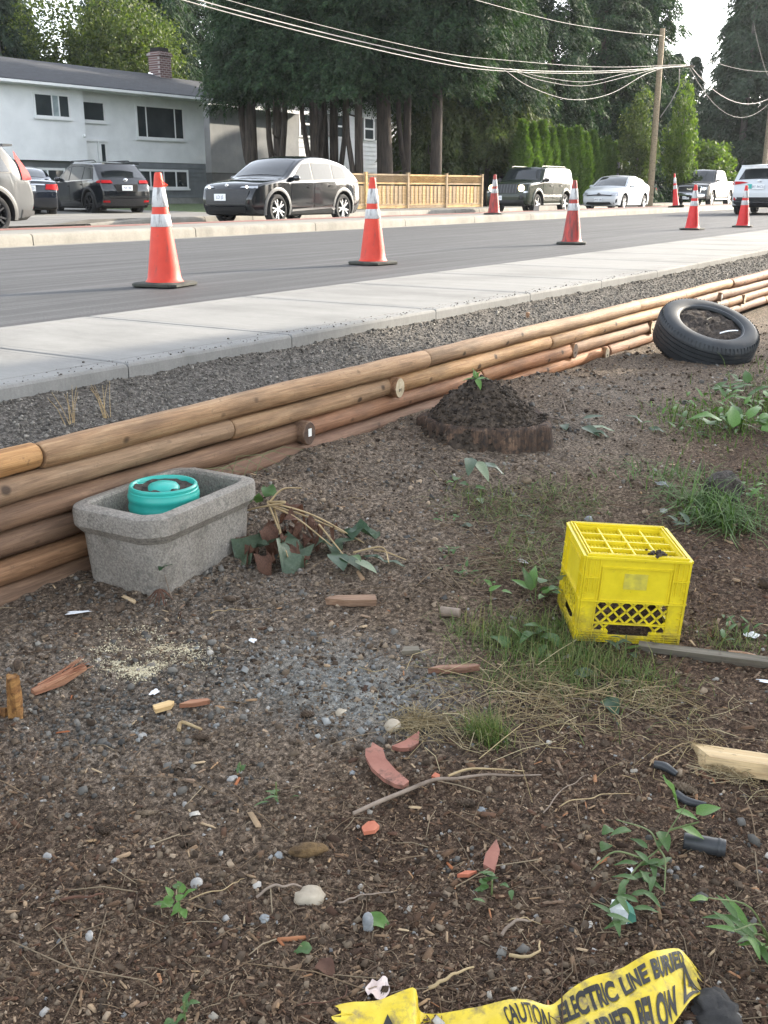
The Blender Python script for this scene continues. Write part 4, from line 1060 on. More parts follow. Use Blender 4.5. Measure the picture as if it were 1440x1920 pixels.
window(7.55, 6.25, 3.86, 4.66, -.0, (), [M_PANE])
window(4.36, 1.42, 3.26, 4.68, -.0, (3.78, 1.98), fw=.08)
window(4.46, 1.33, .98, 1.78, -.0, (3.75, 2.9, 2.1), fw=.10)
window(10.4, 8.72, .98, 1.74, -.0, (9.6,), [M_PANE, M_PANEPALE], fw=.10)
# entrance
dr = hbox(6.80, 7.56, -.03, .03, .75, 2.95, M_WHITEWOOD, 'door'); b = MB(); 
p = Vector(hp(6.9, -.06, 1.62)); b.lathe([(.03, -.02), (.035, 0), (.02, .02), (.001, .022)], 10); b.build('handle', M_TRIM, dr, 40, p)
window(6.62, 6.30, .85, 2.92, -.0, (), [M_PANE], fw=.09, ledge=False)
hbox(6.18, 7.62, -.09, .02, 2.97, 3.07, M_WHITEWOOD, 'door_frame'); hbox(7.565, 7.615, -.09, .02, .75, 2.97, M_WHITEWOOD, 'door_frame'); hbox(6.70, 6.775, -.09, .02, .75, 2.97, M_WHITEWOOD, 'door_frame')
for z0_, z1_ in ((1.0, 1.55), (1.7, 2.7)): hbox(6.90, 7.46, -.042, -.031, z0_, z1_, M_WHITEWOOD, 'door_panel', dr); hbox(6.16, 7.62, -1.3, 0, HZ-.3, .74, concrete('porch_step', (.3, .3, .29)), 'porch_step')
b = MB(); b.tube([hp(7.70, -.35, 3.15), hp(7.85, -.6, 3.15), hp(7.98, -.7, 3.13)], .025, 6); b.lathe([(.03, -.05), (.07, 0), (.05, .06), (.001, .08)], 10, hp(8.0, -.72, 3.13)); b.build('wall_lamp', M_WHITEWOOD, house, 40)
o = hbox(7.82, 8.42, -.40, -.36, 1.76, 2.07, M_WHITEWOOD, 'house_number'); me = text_mesh('8150', .24, .006); n_ = link_mesh('lettering', me, M_INK, o); n_.rotation_euler = (R_(90), 0, ha); n_.location = hp(8.12, -.412, 1.9)
# roof: gable along the front, thick slab, gutter, fascia
RZ = 6.72; RB = 4.45
def roof_half(b_e, z_e, name):
    V = []
    for a in (-1.45, 19.5):
        V += [hp(a, b_e, z_e), hp(a, RB, RZ), hp(a, RB, RZ-.16), hp(a, b_e, z_e-.14)]
    b = MB(); b.add(V, [(0, 4, 5, 1), (3, 2, 6, 7), (0, 3, 7, 4), (0, 1, 2, 3), (4, 7, 6, 5), (1, 5, 6, 2)]); return b.build(name, M_ROOF, house)
rf = roof_half(-.85, 5.24, 'roof'); roof_half(9.75, 5.24, 'roof')
hbox(-1.5, 19.6, -.97, -.852, 5.08, 5.19, M_WHITEWOOD, 'gutter'); hbox(-1.40, 19.4, -.84, -.02, 5.06, 5.095, M_WHITEWOOD, 'soffit')
b = MB(); V = []
for a in (0, .02):
    V += [hp(a, 0, EZ), hp(a, 9, EZ), hp(a, RB, RZ-.2)]
b.add(V, [(0, 2, 1), (3, 4, 5)]); b.build('gable', M_STUCCO, house)
ch = hbox(-1.30, -.50, 3.55, 4.40, 0, 7.75, M_BRICK, 'chimney')
hbox(-1.36, -.44, 3.49, 4.46, 7.55, 7.68, M_BRICK, 'chimney_crown', ch); hbox(-1.22, -.58, 3.63, 4.32, 7.75, 7.95, M_DARKWELL, 'chimney_cap', ch)
for i in range(5): hbox(-.46, -.40, 3.56+.16*i, 3.70+.16*i, 6.36+.06*i, 6.52+.06*i, M_CHROME, 'flashing', ch)

# low planting along the front of the house
# ------------------------------------------------------------------ house behind the cedar trunks
h2 = thing('house', 'pale clapboard house half hidden behind the dark tree trunks', 'house', (0, 0, 0), 0)
M_CLAP = mat('white_clapboard', (.62, .64, .66), (.70, .72, .74), 2, .7)
M_GREYST = mat('grey_stucco', (.22, .225, .235), (.27, .275, .28), 1.5, .9, .3, 50)
def wbox(x0, x1, y0, y1, z0, z1, m, name, par=None, mbx=None):
    b = mbx or MB(); b.box(((x0+x1)/2, (y0+y1)/2, (z0+z1)/2), (abs(x1-x0), abs(y1-y0), z1-z0))
    if mbx: return None
    return b.build(name, m, par or h2)
wbox(57.3, 75, 44.05, 54, 1.0, 7.0, M_CLAP, 'wall'); wbox(57.35, 75, 44.1, 54, -.5, 1.0, M_GREYST, 'lower_wall')
z = 1.0
while z < 6.9:
    b = MB(); b.add([(57.3, 44.05, z), (57.3, 43.99, z), (57.3, 44.03, z+.3), (75, 44.05, z), (75, 43.99, z), (75, 44.03, z+.3)], [(0, 1, 4, 3), (1, 2, 5, 4), (0, 2, 1), (3, 4, 5)]); b.build('siding_board', M_CLAP, h2); z += .3
for x0, x1, z0, z1 in ((58.6, 59.9, 4.4, 6.0), (62.2, 63.9, 4.5, 6.0), (70.2, 71.5, 1.9, 3.6), (66.5, 67.8, 4.5, 6.0)):
    b = MB()
    for xx in (x0, x1): wbox(xx-.08, xx+.08, 43.92, 44.02, z0-.08, z1+.08, None, '', None, b)
    for zz in (z0, z1, (z0+z1)/2): wbox(x0+.08, x1-.08, 43.925, 44.02, zz-.06, zz+.06, None, '', None, b)
    w = b.build('window', M_WHITEWOOD, h2); wbox(x0+.08, x1-.08, 43.96, 44.0, z0, z1, M_PANE, 'pane', w)
    for xx in (x0-.45, x1+.1): 
        for k in range(6): pass
        wbox(xx, xx+.36, 43.93, 43.99, z0, z1, mat('shutter', (.05, .055, .06), rough=.6), 'shutter')
b = MB(); b.add([(56.5, 43.2, 7.0), (76, 43.2, 7.0), (76, 49, 9.2), (56.5, 49, 9.2), (56.5, 43.2, 6.8), (76, 43.2, 6.8), (76, 49, 9.0), (56.5, 49, 9.0)], [(0, 1, 2, 3), (7, 6, 5, 4), (0, 4, 5, 1), (0, 3, 7, 4), (1, 5, 6, 2)]); b.build('roof', M_ROOF, h2)
wbox(56.4, 76, 43.08, 43.195, 6.75, 6.95, M_WHITEWOOD, 'gutter')
# grey wing on the left
wbox(48.5, 57.2, 43.0, 52, 1.9, 5.75, M_GREYST, 'wall'); wbox(48.55, 57.2, 43.04, 52, -.5, 1.9, mat('dark_siding', (.06, .065, .07), (.08, .085, .09), 3), 'lower_wall')
b = MB(); b.add([(47.5, 42.2, 5.8), (57.3, 42.2, 5.8), (57.3, 48, 7.6), (47.5, 48, 7.6), (47.5, 42.2, 5.6), (57.3, 42.2, 5.6), (57.3, 48, 7.4), (47.5, 48, 7.4)], [(0, 1, 2, 3), (7, 6, 5, 4), (0, 4, 5, 1), (0, 3, 7, 4)]); b.build('roof', M_ROOF, h2)
wbox(47.4, 57.3, 42.08, 42.195, 5.58, 5.78, M_WHITEWOOD, 'gutter')

# ------------------------------------------------------------------ dark house far behind the pole, grey wall and post
h3 = thing('house', 'low dark grey house far back between pole and pickup', 'house', (82, 27, .1), 0)
M_DGREY = mat('dark_grey_boards', (.055, .058, .062), (.075, .078, .082), 2, .8)
def w3(x0, x1, y0, y1, z0, z1, m, name, par=None):
    b = MB(); b.box(((x0+x1)/2, (y0+y1)/2, (z0+z1)/2), (abs(x1-x0), abs(y1-y0), z1-z0)); return b.build(name, m, par or h3)
w3(-8, 12, 0, 8, 0, 2.9, M_DGREY, 'wall'); b = MB(); b.add([(-9, -.8, 2.9), (13, -.8, 2.9), (13, 4, 4.4), (-9, 4, 4.4), (-9, 8.8, 2.9), (13, 8.8, 2.9)], [(0, 1, 2, 3), (3, 2, 5, 4), (0, 3, 4), (1, 5, 2)]); b.build('roof', M_ROOF, h3)
for x0 in (-6, -1.5, 4): 
    f_ = w3(x0, x0+2.2, -.06, -.005, 1.0, 2.0, M_WHITEWOOD, 'window'); w3(x0+.1, x0+2.1, -.09, -.062, 1.1, 1.9, M_PANE, 'pane', f_)
gw = thing('garden_wall', 'plain grey wall panel with a pale end post beside the hedge', 'wall', (60.6, 21.6, .1), R_(8))
b = MB(); b.box((-1.2, 0, 1.15), (2.6, .12, 2.3)); b.build('panel', mat('grey_panel', (.17, .17, .17), (.21, .21, .205), 2), gw)
b = MB(); b.box((.2, -.02, 1.22), (.16, .16, 2.5)); b.build('post', M_WHITEWOOD, gw)

# ------------------------------------------------------------------ cedar fence with lattice top
M_CEDAR = wood('new_cedar', ((.44, .275, .13), (.58, .39, .20), (.68, .49, .28)), .5)
FA, FB = Vector((31.7, 22.9)), Vector((41.22, 21.15)); FD = (FB-FA).normalized(); FL = (FB-FA).length; faz = math.atan2(FD.y, FD.x)
fence = thing('lattice_fence', 'new cedar board fence with lattice top behind the black crossover', 'fence', (FA.x, FA.y, .17), faz)
bays = 4; bw = FL/bays; m_post = None; m_board = None; H_F = 1.26
def shared(name, key, cache, builder, loc):
    if key not in cache: o = builder(); cache[key] = o; o.location = loc; return o
    o = cache[key].copy(); COL.objects.link(o); o.location = loc; return o
cache = {}
def bpost(): b = MB(); b.box((0, 0, .68), (.10, .10, 1.36)); b.box((0, 0, 1.375), (.12, .12, .03)); return b.build('post', M_CEDAR, fence)
def bboard(): b = MB(); b.box((0, 0, .46), (.108, .02, .76), None, 0); return b.build('board', M_CEDAR, fence)
def brail(): b = MB(); b.box((0, 0, 0), (bw-.105, .05, .06)); return b.build('rail', M_CEDAR, fence)
def bkick(): b = MB(); b.box((0, 0, 0), (bw-.105, .03, .11)); return b.build('kick_board', M_CEDAR, fence)
def blat():
    b = MB(); w_, h_ = bw-.12, .27; sp = .085
    for sg in (1, -1):
        x = -w_/2-h_
        while x < w_/2:
            x0, x1, z0, z1 = x, x+h_, 0., h_
            if x0 < -w_/2: z0 += -w_/2-x0; x0 = -w_/2
            if x1 > w_/2: z1 -= x1-w_/2; x1 = w_/2
            if x1-x0 > .02: b.bar((x0, .005*sg, z0 if sg > 0 else h_-z0), (x1, .005*sg, z1 if sg > 0 else h_-z1), .008, .028, up=(0, 1, 0))
            x += sp
    return b.build('lattice', M_CEDAR, fence)
def shared(key, builder, loc):
    if key not in cache: cache[key] = builder(); cache[key].location = loc; return cache[key]
    o = cache[key].copy(); COL.objects.link(o); o.location = loc; return o
for i in range(bays+1): shared('p', bpost, (i*bw, 0, -.05))
for i in range(bays):
    cx = (i+.5)*bw
    for z in (1.25, .93, .13): shared('r', brail, (cx, -.0, z))
    shared('k', bkick, (cx, 0, .045)); shared('l', blat, (cx, 0, .955))
    nb = 19
    for k in range(nb):
        o = shared('b', bboard, (i*bw+.07+(bw-.14)*(k+.5)/nb, .0 if k % 2 else .014, .0)); o.rotation_euler = (0, 0, rnd.uniform(-.02, .02))

# ------------------------------------------------------------------ poles and wires
M_POLE = wood('pole_wood', ((.17, .13, .085), (.27, .215, .15), (.36, .30, .21)), .4)
M_WIRE = mat('pale_cable', (.15, .145, .135), (.20, .195, .18), 2, .6); M_WIRED = mat('dark_cable', (.03, .03, .03), None, rough=.6)
def pole(label, x, y, h, r):
    root = thing('utility_pole', label, 'utility pole', (x, y, 0), 0)
    b = MB(); b.tube([(0, 0, -.3), (0, 0, h*.5), (0, 0, h)], [r, r*.88, r*.72], 12); b.build('pole', M_POLE, root, 50); return root
p1 = pole('tall brown wooden pole beside the white hatchback with cables strung to it', 57.0, 18.9, 8.95, .185)
b = MB(); b.bar((-.1, .2, 7.15), (.75, -1.6, 7.10), .09, .11); b.build('cross_arm', M_POLE, p1); b = MB(); b.lathe([(.03, 0), (.06, .02), (.05, .1), (.02, .12)], 8, (.68, -1.45, 7.15)); b.lathe([(.03, 0), (.06, .02), (.05, .1), (.02, .12)], 8, (.2, -.45, 7.2)); b.build('insulator', M_TRIM, p1, 40)
b = MB(); b.tube([(.5, -.9, 7.0), (.7, -.9, 6.2), (.5, -.6, 5.4), (.1, -.2, 4.6)], .03, 5); b.build('cable_drop', M_WIRE, p1, 50)
p2 = pole('far wooden pole at the right edge above the white car', 78.0, 17.8, 9.0, .19)
def wire(label, pts, r, m=M_WIRE, grp=None, sag=0):
    P = []; pts = [Vector(p) for p in pts]
    for i in range(len(pts)-1):
        a, b_ = pts[i], pts[i+1]; p0 = pts[i-1] if i else a*2-b_; p3 = pts[i+2] if i+2 < len(pts) else b_*2-a
        for k in range(12):
            u = k/12; p = .5*((2*a)+(b_-p0)*u+(2*p0-5*a+4*b_-p3)*u*u+(3*a-p0-3*b_+p3)*u**3); p.z -= sag*4*u*(1-u)*(b_-a).length/30; P.append(p)
    P.append(pts[-1]); b = MB(); b.tube(P, r, 5); o = b.build('overhead_cable', m, None, 60); return tag(o, label, 'cable', grp)
E1 = (57.65, 17.5, 7.15); PT_ = (57.0, 18.85, 8.6); Q1 = (78, 17.7, 7.1); Q2 = (78, 17.7, 8.7)
wire('pair of thick pale cables sweeping in from the upper left past the cedars', [(12, 17.2, 5.6), (18.6, 17.3, 4.98), (29.4, 17.45, 4.84), (36.2, 17.5, 5.02), (46, 17.6, 5.85), E1], .017)
wire('thin pale cable just above the thick pair, between pole and top left corner', [(12, 17.1, 5.9), (18.6, 17.2, 5.14), (29.4, 17.3, 4.98), (36.2, 17.4, 5.3), (46, 17.5, 6.0), (57.6, 17.55, 7.2)], .009)
wire('thick pale cable lying just under the main pair near the pole', [(12, 17.1, 5.4), (18.6, 17.2, 4.86), (29.5, 17.4, 4.7), (36.2, 17.5, 4.95), (46, 17.6, 5.78), (57.4, 17.6, 7.1)], .014)
wire('deepest hanging cable loop below the others left of the pole', [(35.6, 17.5, 4.95), (38, 17.5, 4.55), (42, 17.5, 4.4), (46.5, 17.6, 4.95), (51, 17.7, 6.1), (56.8, 18.75, 7.0)], .012)
wire('middle hanging cable loop left of the pole', [(35.8, 17.4, 5.0), (38.5, 17.4, 4.85), (43, 17.5, 5.0), (48, 17.6, 5.75), (56.8, 18.75, 7.05)], .009)
wire('upper hanging cable loop left of the pole', [(35.8, 17.4, 5.02), (39, 17.4, 4.98), (43.5, 17.5, 5.2), (48, 17.6, 5.9), (56.8, 18.75, 7.1)], .008)
wire('high thin pale wire running to the pole top from the upper left', [(10, 17.6, 6.6), (35.6, 17.5, 6.95), (46, 17.7, 7.5), PT_], .010)
wire('high pale wire from the near pole top to the far pole', [PT_, Q2], .010, M_WIRE, None, .8)
wire('thick cable bundle from the near pole arm to the far pole', [E1, Q1], .020, M_WIRE, None, 1.6)
wire('thin cable sagging below the bundle towards the far pole', [(57.6, 17.5, 7.05), (78, 17.7, 6.9)], .010, M_WIRE, None, 2.6)
wire('thin dark service wire across the far conifers', [(60, 15, 9.2), (84, 19, 8.2)], .012, M_WIRED, None, .6)
wire('thin dark wire crossing the sky gap at the top right', [(40, 12.6, 8.0), (86, 26, 15.5)], .014, M_WIRED, None, .2)
# ------------------------------------------------------------------ trees
M_BARK = mat('cedar_bark', (.026, .020, .017), (.075, .057, .047), 3, .95, .9, 14, .05, stretch=(4, 4, .5))
M_BARKG = mat('grey_bark', (.09, .08, .07), (.16, .145, .13), 3, .95, .7, 14, .04, stretch=(4, 4, .6))
G_CEDAR = island_mat('cedar_foliage', [(.010, .027, .014), (.022, .052, .023), (.038, .078, .032), (.016, .040, .018), (.066, .108, .042)], .75, 0, transl=.2, noise_amt=.75, nscale=.75)
G_CEDARB = island_mat('olive_foliage', [(.045, .068, .024), (.08, .108, .038), (.125, .15, .058), (.06, .085, .032)], .75, transl=.35, noise_amt=.5, nscale=.9)
G_FIR = island_mat('fir_foliage', [(.022, .042, .026), (.038, .064, .036), (.052, .08, .046), (.03, .052, .032)], .75, transl=.15, noise_amt=.55, nscale=.8)
G_LEAF = island_mat('broad_leaves', [(.030, .050, .012), (.055, .082, .020), (.09, .12, .028), (.14, .165, .042), (.04, .062, .015)], .6, transl=.3, noise_amt=.5, nscale=.7)
G_LEAFB = island_mat('fresh_leaves', [(.05, .085, .018), (.085, .13, .025), (.13, .175, .04), (.065, .10, .02)], .6, transl=.42, noise_amt=.4, nscale=.9)
G_HEDGE = island_mat('hedge_foliage', [(.045, .085, .018), (.075, .13, .028), (.12, .18, .04), (.055, .10, .022)], .7, transl=.35, noise_amt=.4, nscale=2)

def kites(p, d, sd, L, w):
    """p,d,sd (N,3); kite quads from p along d, half width w along sd"""
    return np.stack([p, p+d*(L*.45)[:, None]+sd*w[:, None], p+d*L[:, None], p+d*(L*.45)[:, None]-sd*w[:, None]], 1)
def nrm(v): return v/np.maximum(np.linalg.norm(v, axis=-1, keepdims=True), 1e-6)
def sprays(p, d, L, g, leaflets=6, spread=.75, droop=.25, aspect=.17):
    """flat ferny sprays made of kites"""
    N = len(p); up = np.array([0, 0, 1.]); s = nrm(np.cross(d, up)+g.normal(0, .25, (N, 3))); out = []
    for k in range(leaflets):
        u = (k+.3)/leaflets; side = (-1)**k
        base = p+d*(L*u*.75)[:, None]-up*(droop*L*u*u)[:, None]
        if k == leaflets-1: dd = nrm(d-up*droop)
        else: dd = nrm(d*.75+s*side*spread+g.normal(0, .15, (N, 3))-up*droop*.8)
        ll = L*g.uniform(.38, .60, N)*(1-.35*u)
        ns = nrm(np.cross(dd, nrm(np.cross(s, d)+g.normal(0, .5, (N, 3)))))
        out.append(kites(base, dd, ns, ll, ll*aspect))
    return np.concatenate(out)
KF = np.array([(0, 1, 2, 3)])
def cedar_mesh(name, H, R, z0, boughs, per, seed, prof=None, droop=.5, rise=.25, L=(.45, .8), leaflets=6, aspect=.17, inner=.3):
    g = np.random.default_rng(seed); P = []; D = []
    prof = prof or (lambda u: (1-u)**.75)
    for _ in range(boughs):
        u = g.uniform(0, 1)**1.15; zb = z0+(H-z0)*u; l = R*prof(u)*g.uniform(.6, 1.12)+.2; az = g.uniform(0, 2*math.pi)
        n = max(5, int(per*(.35+.65*l/R))); k = g.uniform(inner, 1, n)**.8; rise_ = rise*g.uniform(.4, 1.4); dr = droop*g.uniform(.6, 1.4)
        lat = g.normal(0, .16, n)*l*(1.15-k*.6); x = np.cos(az)*l*k-np.sin(az)*lat; y = np.sin(az)*l*k+np.cos(az)*lat
        z = zb+l*(rise_*k-dr*k*k)+g.normal(0, .10, n)*l*.5-np.abs(g.normal(0, .22, n))
        P.append(np.stack([x, y, z], -1))
        d = np.stack([np.cos(az)+g.normal(0, .45, n), np.sin(az)+g.normal(0, .45, n), rise_-2*dr*k-g.uniform(.1, .7, n)], -1); D.append(nrm(d))
    P = np.concatenate(P); D = np.concatenate(D); Ls = g.uniform(*L, len(P))
    return bulk_mesh(name, sprays(P, D, Ls, g, leaflets, .8, .3, aspect), KF)
def leafy_mesh(name, blobs, n, size, seed, flat=0.):
    """broad leaf crown: blobs (x,y,z,r,rz)"""
    g = np.random.default_rng(seed); P = []; N = []
    W = np.array([b[3]**2 for b in blobs]); W = W/W.sum()
    for b, w in zip(blobs, W):
        m = int(n*w); v = nrm(g.normal(0, 1, (m, 3))); rad = g.uniform(.35, 1, m)**.45
        lump = 1+.35*(vnoise(v[:, 0]*2.2+b[0]*3+9, v[:, 1]*2.2+v[:, 2]*2.7+5, seed)-.5)*2
        q = v*(rad*lump)[:, None]*np.array([b[3], b[3], b[4]])
        keep = vnoise(q[:, 0]*2.4+b[0]*7+40, q[:, 1]*2.4+q[:, 2]*3+60, seed+3) > .36
        P.append((q+np.array(b[:3]))[keep]); N.append(v[keep])
    P = np.concatenate(P); N = np.concatenate(N); m = len(P)
    d = nrm(g.normal(0, 1, (m, 3))+np.array([0, 0, -.35])+N*.4); s = nrm(np.cross(d, g.normal(0, 1, (m, 3))+np.array([0, 0, flat])))
    L = g.uniform(.7, 1.35, m)*size
    return bulk_mesh(name, kites(P, d, s, L, L*.36), KF)
def trunk(name, m, root, h, r0, r1, seed=0, lean=(0, 0), stubs=0, wob=.06, n=12, fork=None):
    g = random.Random(seed); pts = []; rad = []; N = 12
    for i in range(N+1):
        u = i/N; pts.append((lean[0]*u+math.sin(u*5+seed)*wob*u, lean[1]*u+math.cos(u*4+seed*2)*wob*u, h*u-.15)); rad.append((r0+(r1-r0)*u)*(1+.35*max(0, .08-u)/.08))
    b = MB(); b.tube(pts, rad, n)
    for k in range(stubs):
        i = g.randrange(2, N-2); p = Vector(pts[i]); a = g.uniform(0, 6.28); l = g.uniform(.3, 1.1)
        e = p+Vector((math.cos(a)*l, math.sin(a)*l, g.uniform(.1, .7)*l)); b.tube([p, p.lerp(e, .5)+Vector((0, 0, -.06)), e, e+Vector((0, 0, .35))], [rad[i]*.28, rad[i]*.2, rad[i]*.13, .012], 6)
    if fork:
        for (i, dx, dy, hh, rr_) in fork:
            p = Vector(pts[i]); b.tube([p, p+Vector((dx*.5, dy*.5, hh*.18)), p+Vector((dx*.9, dy*.9, hh*.5)), p+Vector((dx, dy, hh))], [rr_, rr_*.95, rr_*.85, rr_*.6], 8)
    return b.build('trunk', m, root, 60)
def crown(root, me, m, loc=(0, 0, 0), rz=0., sc_=(1, 1, 1)):
    if not me.materials: me.materials.append(m)
    o = bpy.data.objects.new('crown', me); COL.objects.link(o); o.parent = root; o.location = loc; o.rotation_euler = (0, 0, rz); o.scale = sc_
    return o

# crowns of the roadside cedars start about 4 m up and hang
C_A = cedar_mesh('crown', 13, 3.0, 5.3, 380, 62, 1, lambda u: (1-u)**.6*.95+.1, .28, .22, (.24, .46), 8, .19)
C_B = C_A
C_C = cedar_mesh('crown', 13, 3.0, 5.2, 320, 58, 3, lambda u: .75+.25*min(1, u*4) if u < .5 else (1-u)**.5*1.4, .34, .25, (.24, .46), 8, .19)
C_LOW = cedar_mesh('crown', 5.4, 2.1, 2.3, 120, 40, 4, lambda u: .75+.25*math.sin(u*3.1), .55, .35, (.3, .55), 6, .2, .2)
C_BIG = cedar_mesh('crown', 17, 4.2, .8, 400, 44, 5, lambda u: (1-u)**.55, .45, .2, (.36, .66), 7, .19)
C_FIR = cedar_mesh('crown', 22, 4.6, 2.5, 330, 44, 6, lambda u: (1-u)**.85, .35, .12, (.7, 1.25), 6, .15)
TR = [  # x, y, crown, scale, trunk radius, forks, label
 (36.6, 30.1, C_A, .88, .30, 2, 'dark cedar with a thick leftmost clump of trunks beside the grey wall'),
 (36.9, 28.9, C_B, 1.0, .24, 2, 'dark cedar behind the roof of the black crossover'),
 (37.0, 27.0, C_A, .95, .20, 3, 'slender dark cedar with several thin bare stems in front of the clapboard'),
 (38.3, 26.9, C_B, 1.0, .22, 1, 'dark cedar with one straight stem before the clapboard windows'),
 (37.6, 25.1, C_A, .9, .20, 2, 'dark cedar with a forked stem right of the clapboard windows'),
 (38.9, 24.6, C_C, 1.0, .38, 0, 'cedar with the thickest brown trunk behind the left end of the fence'),
 (40.1, 24.3, C_A, 1.0, .20, 1, 'cedar with a thin trunk next to the thickest one'),
 (40.2, 22.9, C_C, 1.05, .28, 0, 'cedar with a tall straight brown trunk behind the middle of the fence')]
for i, (x, y, me, k, r, fk, lab) in enumerate(TR):
    root = thing('cedar_tree', lab, 'tree', (x, y, .15), 0, 'dark cedars behind the fence')
    forks = []
    gg = random.Random(i+3)
    for q in range(fk): a = gg.uniform(0, 6.28); forks.append((gg.choice((1, 2, 2)), math.cos(a)*.55, math.sin(a)*.55, 4.5, r*.6))
    trunk('trunk', M_BARK, root, 9, r, r*.55, i, (gg.uniform(-.2, .2), gg.uniform(-.2, .2)), 2, .06, 12, forks)
    crown(root, me, G_CEDAR, (0, 0, 0) if i else (.6, -.4, 0), gg.uniform(0, 6.28), (k, k, k) if i else (.80, .80, .88))
# olive low growth right of the trunks
for i, (x, y, k, lab) in enumerate([(47.0, 24.0, 1.15, 'olive green evergreen with low hanging sprays right of the fence'), (44.6, 25.6, 1.1, 'shaded evergreen with low sprays directly behind the fence end'), (50.0, 24.6, 1.25, 'olive evergreen tucked between the fence and the clipped hedge')]):
    root = thing('evergreen_tree', lab, 'tree', (x, y, .15), 0, 'low evergreens right of the fence')
    trunk('trunk', M_BARK, root, 6, .14, .08, i+20, (.3, -.2), 2)
    crown(root, C_LOW, G_CEDARB, (0, 0, -.35), i*2.1, (k, k, k)); 
    crown(root, C_B, G_CEDAR, (0, 0, 0), i*1.1+1, (.8, .8, .9))
# second rank and big background cedars
BG = [(46, 33, C_C, 1.15, 'dark cedar of the rear rank behind the clapboard corner'), (50, 30, C_C, 1.2, 'dark cedar of the rear rank behind the tallest trunk'), (51, 28.5, C_BIG, .75, 'full dark cedar growing just behind the fence trees'), (55, 27, C_BIG, .85, 'full dark cedar behind the left end of the clipped hedge'), (60, 26.5, C_BIG, .95, 'full dark cedar behind the middle of the clipped hedge'),
      (66, 25.5, C_BIG, 1.05, 'full dark cedar behind the right end of the clipped hedge'), (71, 25.0, C_BIG, 1.1, 'tall cedar behind the wooden pole with sunlit right side'), (64, 32, C_BIG, 1.2, 'tall cedar far behind the hedge'), (77, 29, C_BIG, 1.15, 'tall cedar of the far rank beyond the pole'), (57.5, 55.5, C_BIG, 1.05, 'dark cedar behind the brick chimney'), (61.5, 58, C_BIG, 1.15, 'dark cedar behind the roof of the clapboard house'), (64.5, 57.5, C_BIG, 1.15, 'dark cedar further right behind the clapboard roof'), (57, 58.5, C_BIG, 1.2, 'dark cedar between the chimney and the golden green tree')]
for i, (x, y, me, k, lab) in enumerate(BG):
    root = thing('cedar_tree', lab, 'tree', (x, y, .1), 0, 'big cedars behind the hedge')
    trunk('trunk', M_BARK, root, 11*k, .35, .15, i+40)
    crown(root, me, G_CEDAR, (0, 0, -.3 if me is C_BIG else 0), i*1.7, (k, k, k))
# conifers at the right, far away, and at the left behind the house
for i, (x, y, k, lab) in enumerate([(98, 24.5, 1.05, 'hazy tall fir left of the far pole'), (103, 20.0, 1.1, 'hazy tall fir behind the far pole'), (110, 26.5, 1.25, 'tallest hazy fir beside the sky gap'), (96, 17.0, .95, 'dark fir at the right edge above the white car'), (118, 23, 1.2, 'distant fir behind the others on the right'), (92, 29, .55, 'short distant fir under the sky gap'), (104, 31, .6, 'small distant fir behind the young tree')]):
    root = thing('fir_tree', lab, 'tree', (x, y, .0), 0, 'far firs on the right'); trunk('trunk', M_BARKG, root, 16*k, .4, .12, i+60); crown(root, C_FIR, G_FIR, (0, 0, 0), i*1.3, (k, k, k))
for i, (x, y, k, lab) in enumerate([(43.2, 54.5, .62, 'grey green conifer behind the left part of the roof'), (39.5, 55.0, .66, 'conifer at the top left corner behind the roof'), (50, 63, .9, 'conifer behind the golden green tree')]):
    root = thing('fir_tree', lab, 'tree', (x, y, .3), 0, 'conifers behind the white house'); trunk('trunk', M_BARKG, root, 16*k, .35, .12, i+70); crown(root, C_FIR, G_FIR, (0, 0, 0), i*2.3+1, (k, k, k))
# broad leaved tree behind the roof
L_BIG = leafy_mesh('crown', [(0, 0, 6.5, 3.0, 2.6), (-2.2, .6, 5.4, 2.2, 2.0), (2.3, -.2, 5.6, 2.3, 2.2), (.5, .8, 9.2, 2.6, 2.4), (-1.6, -.8, 8.0, 2.2, 2.0), (2.0, .8, 8.2, 2.2, 2.2), (2.6, 0, 3.6, 1.8, 1.7), (-2.6, 0, 3.4, 1.9, 1.6), (.3, -.9, 4.2, 1.9, 1.6)], 30000, .17, 21)
for i, (x, y, k, lab) in enumerate([(50.2, 50.6, 1.1, 'golden green broad leaved tree behind the right end of the roof'), (48.0, 53.0, 1.15, 'green broad leaved tree rising behind the middle of the roof'), (52.5, 54, 1.1, 'shaded broad leaved tree behind the chimney')]):
    root = thing('broadleaf_tree', lab, 'tree', (x, y, .3), 0, 'leafy trees behind the white house'); trunk('trunk', M_BARKG, root, 8, .25, .1, i+80, (0, 0), 3); crown(root, L_BIG, G_LEAF, (0, 0, 0), i*2+.5, (k, k, k))
